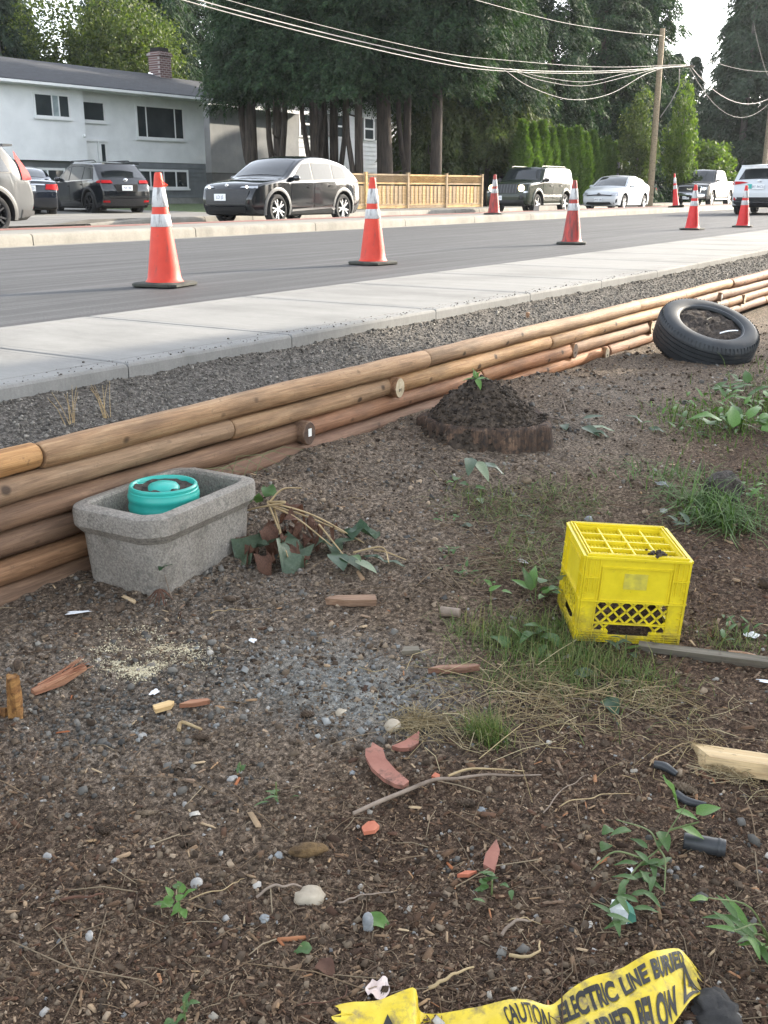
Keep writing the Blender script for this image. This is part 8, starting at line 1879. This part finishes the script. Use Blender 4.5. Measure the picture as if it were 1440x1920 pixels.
blade_obj('green_grass', V, [(.05, .09, .022), (.085, .14, .035), (.12, .17, .05), (.16, .19, .07), (.24, .22, .10), (.065, .11, .03)], 'tufts of thin green grass in front of the crate')
V = np.concatenate([blades(420, garea([(4.02, 1.02, .05, .07), (3.9, .92, .05, .06)]), .18, .003, g, 1.25), blades(260, garea([(4.0, .8, .08, .08), (4.25, 1.25, .1, .1)]), .10, .0025, g, 1.1)])
blade_obj('cut_grass', V, [(.05, .095, .03), (.08, .14, .045), (.11, .18, .06), (.15, .2, .08)], 'swath of long cut grass lying by the dark clod')
V = np.concatenate([blades(3000, garea([(5.4, 1.35, .25, .14), (5.9, 1.05, .4, .16), (6.6, 1.1, .5, .2), (7.6, 1.1, .6, .25), (4.6, .7, .2, .15)]), .07, .003, g, .8)])
blade_obj('green_grass', V, [(.055, .10, .022), (.09, .15, .03), (.13, .20, .045), (.07, .12, .028)], 'low green weeds and grass right of the tyre')
# stray crumbs on the pavement edge and clods on the soil heap
x = g.uniform(1.5, 9, 500); y = pave_in(x)+np.abs(g.normal(0, .06, 500)); D = lognorm(g, 500, .005, .4, .002, .014); V = place(ICOV, x, y, np.full(500, .1)+D*.2, D, D, D*.7, g.uniform(0, 6, 500), g.normal(0, .3, 500), g.normal(0, .3, 500), .2, g)
tag(link_mesh('stray_grit', bulk_mesh('stray_grit', V, ICOF), M_DPEB), 'stray grit along the edge of the pavement', 'gravel', None, 'stuff')
n = 2600; a = g.uniform(0, 6.28, n); r = .33*np.sqrt(g.uniform(0, 1, n)); hx_, hy_ = r*np.cos(a), r*np.sin(a); hz_ = np.array([heap_z(p, q) for p, q in zip(hx_, hy_)]); D = lognorm(g, n, .010, .5, .004, .03)
V = place(ICOV, 4.36+hx_, 2.17+hy_, -.42+hz_+D*.1, D, D, D*.8, g.uniform(0, 6, n), g.normal(0, .3, n), g.normal(0, .3, n), .3, g)
tag(link_mesh('earth_crumbs', bulk_mesh('earth_crumbs', V, ICOF), island_mat('black_crumbs', [(.014, .010, .008), (.035, .026, .019), (.065, .049, .036), (.025, .019, .014), (.13, .10, .075)], .95)), 'crumbs of black earth on the stump', 'earth', None, 'stuff')

# the finest flakes: single bent scales of bark and dry needles
n = 170000; x, y = scatter(n, .98, 5.5, g, pw=.12); m = zone_mulch(x, y); k = inyard(x, y) & clear(x, y) & (g.uniform(0, 1, n) < .30+.7*m); x, y = x[k], y[k]; n = len(x); L = lognorm(g, n, .0042, .5, .0016, .012)*(1+.08*np.hypot(x, y)); z = yard_z(x, y)+.002
V = place([(-.5, -.5, 0), (.5, -.35, .1), (.45, .4, .3), (-.5, .5, .25)], x, y, z, L, L*g.uniform(.15, .6, n), L*.5, g.uniform(0, 6.28, n), g.normal(0, .5, n), g.normal(0, .4, n), .2, g)
tag(link_mesh('bark_flakes', bulk_mesh('bark_flakes', V, KF), island_mat('bark_flakes', [(0.035, 0.0202, 0.0128), (0.09, 0.0552, 0.0344), (0.2, 0.1334, 0.084), (0.05, 0.0304, 0.0192), (0.13, 0.0828, 0.052), (0.34, 0.2484, 0.164), (0.07, 0.0442, 0.028), (0.045, 0.0276, 0.0176), (0.26, 0.1794, 0.112), (0.1, 0.0644, 0.04)], .85)), 'fine flakes of bark and dust sized litter over the soil', 'mulch', None, 'stuff')
# ------------------------------------------------------------------ sunny summer haze
b = MB(); b.box((300, 200, 14.5), (1240, 1040, 33)); hz_o = b.build('haze', None)
t = NT('haze_air'); t.t.nodes.remove(t.b); pv_ = t.n('ShaderNodeVolumePrincipled'); pv_.inputs['Color'].default_value = (.86, .92, 1, 1); pv_.inputs['Density'].default_value = .00018; pv_.inputs['Anisotropy'].default_value = .3
t.l(pv_.outputs[0], t.out.inputs['Volume']); hz_o.data.materials.append(t.m); hz_o['kind'] = 'stuff'
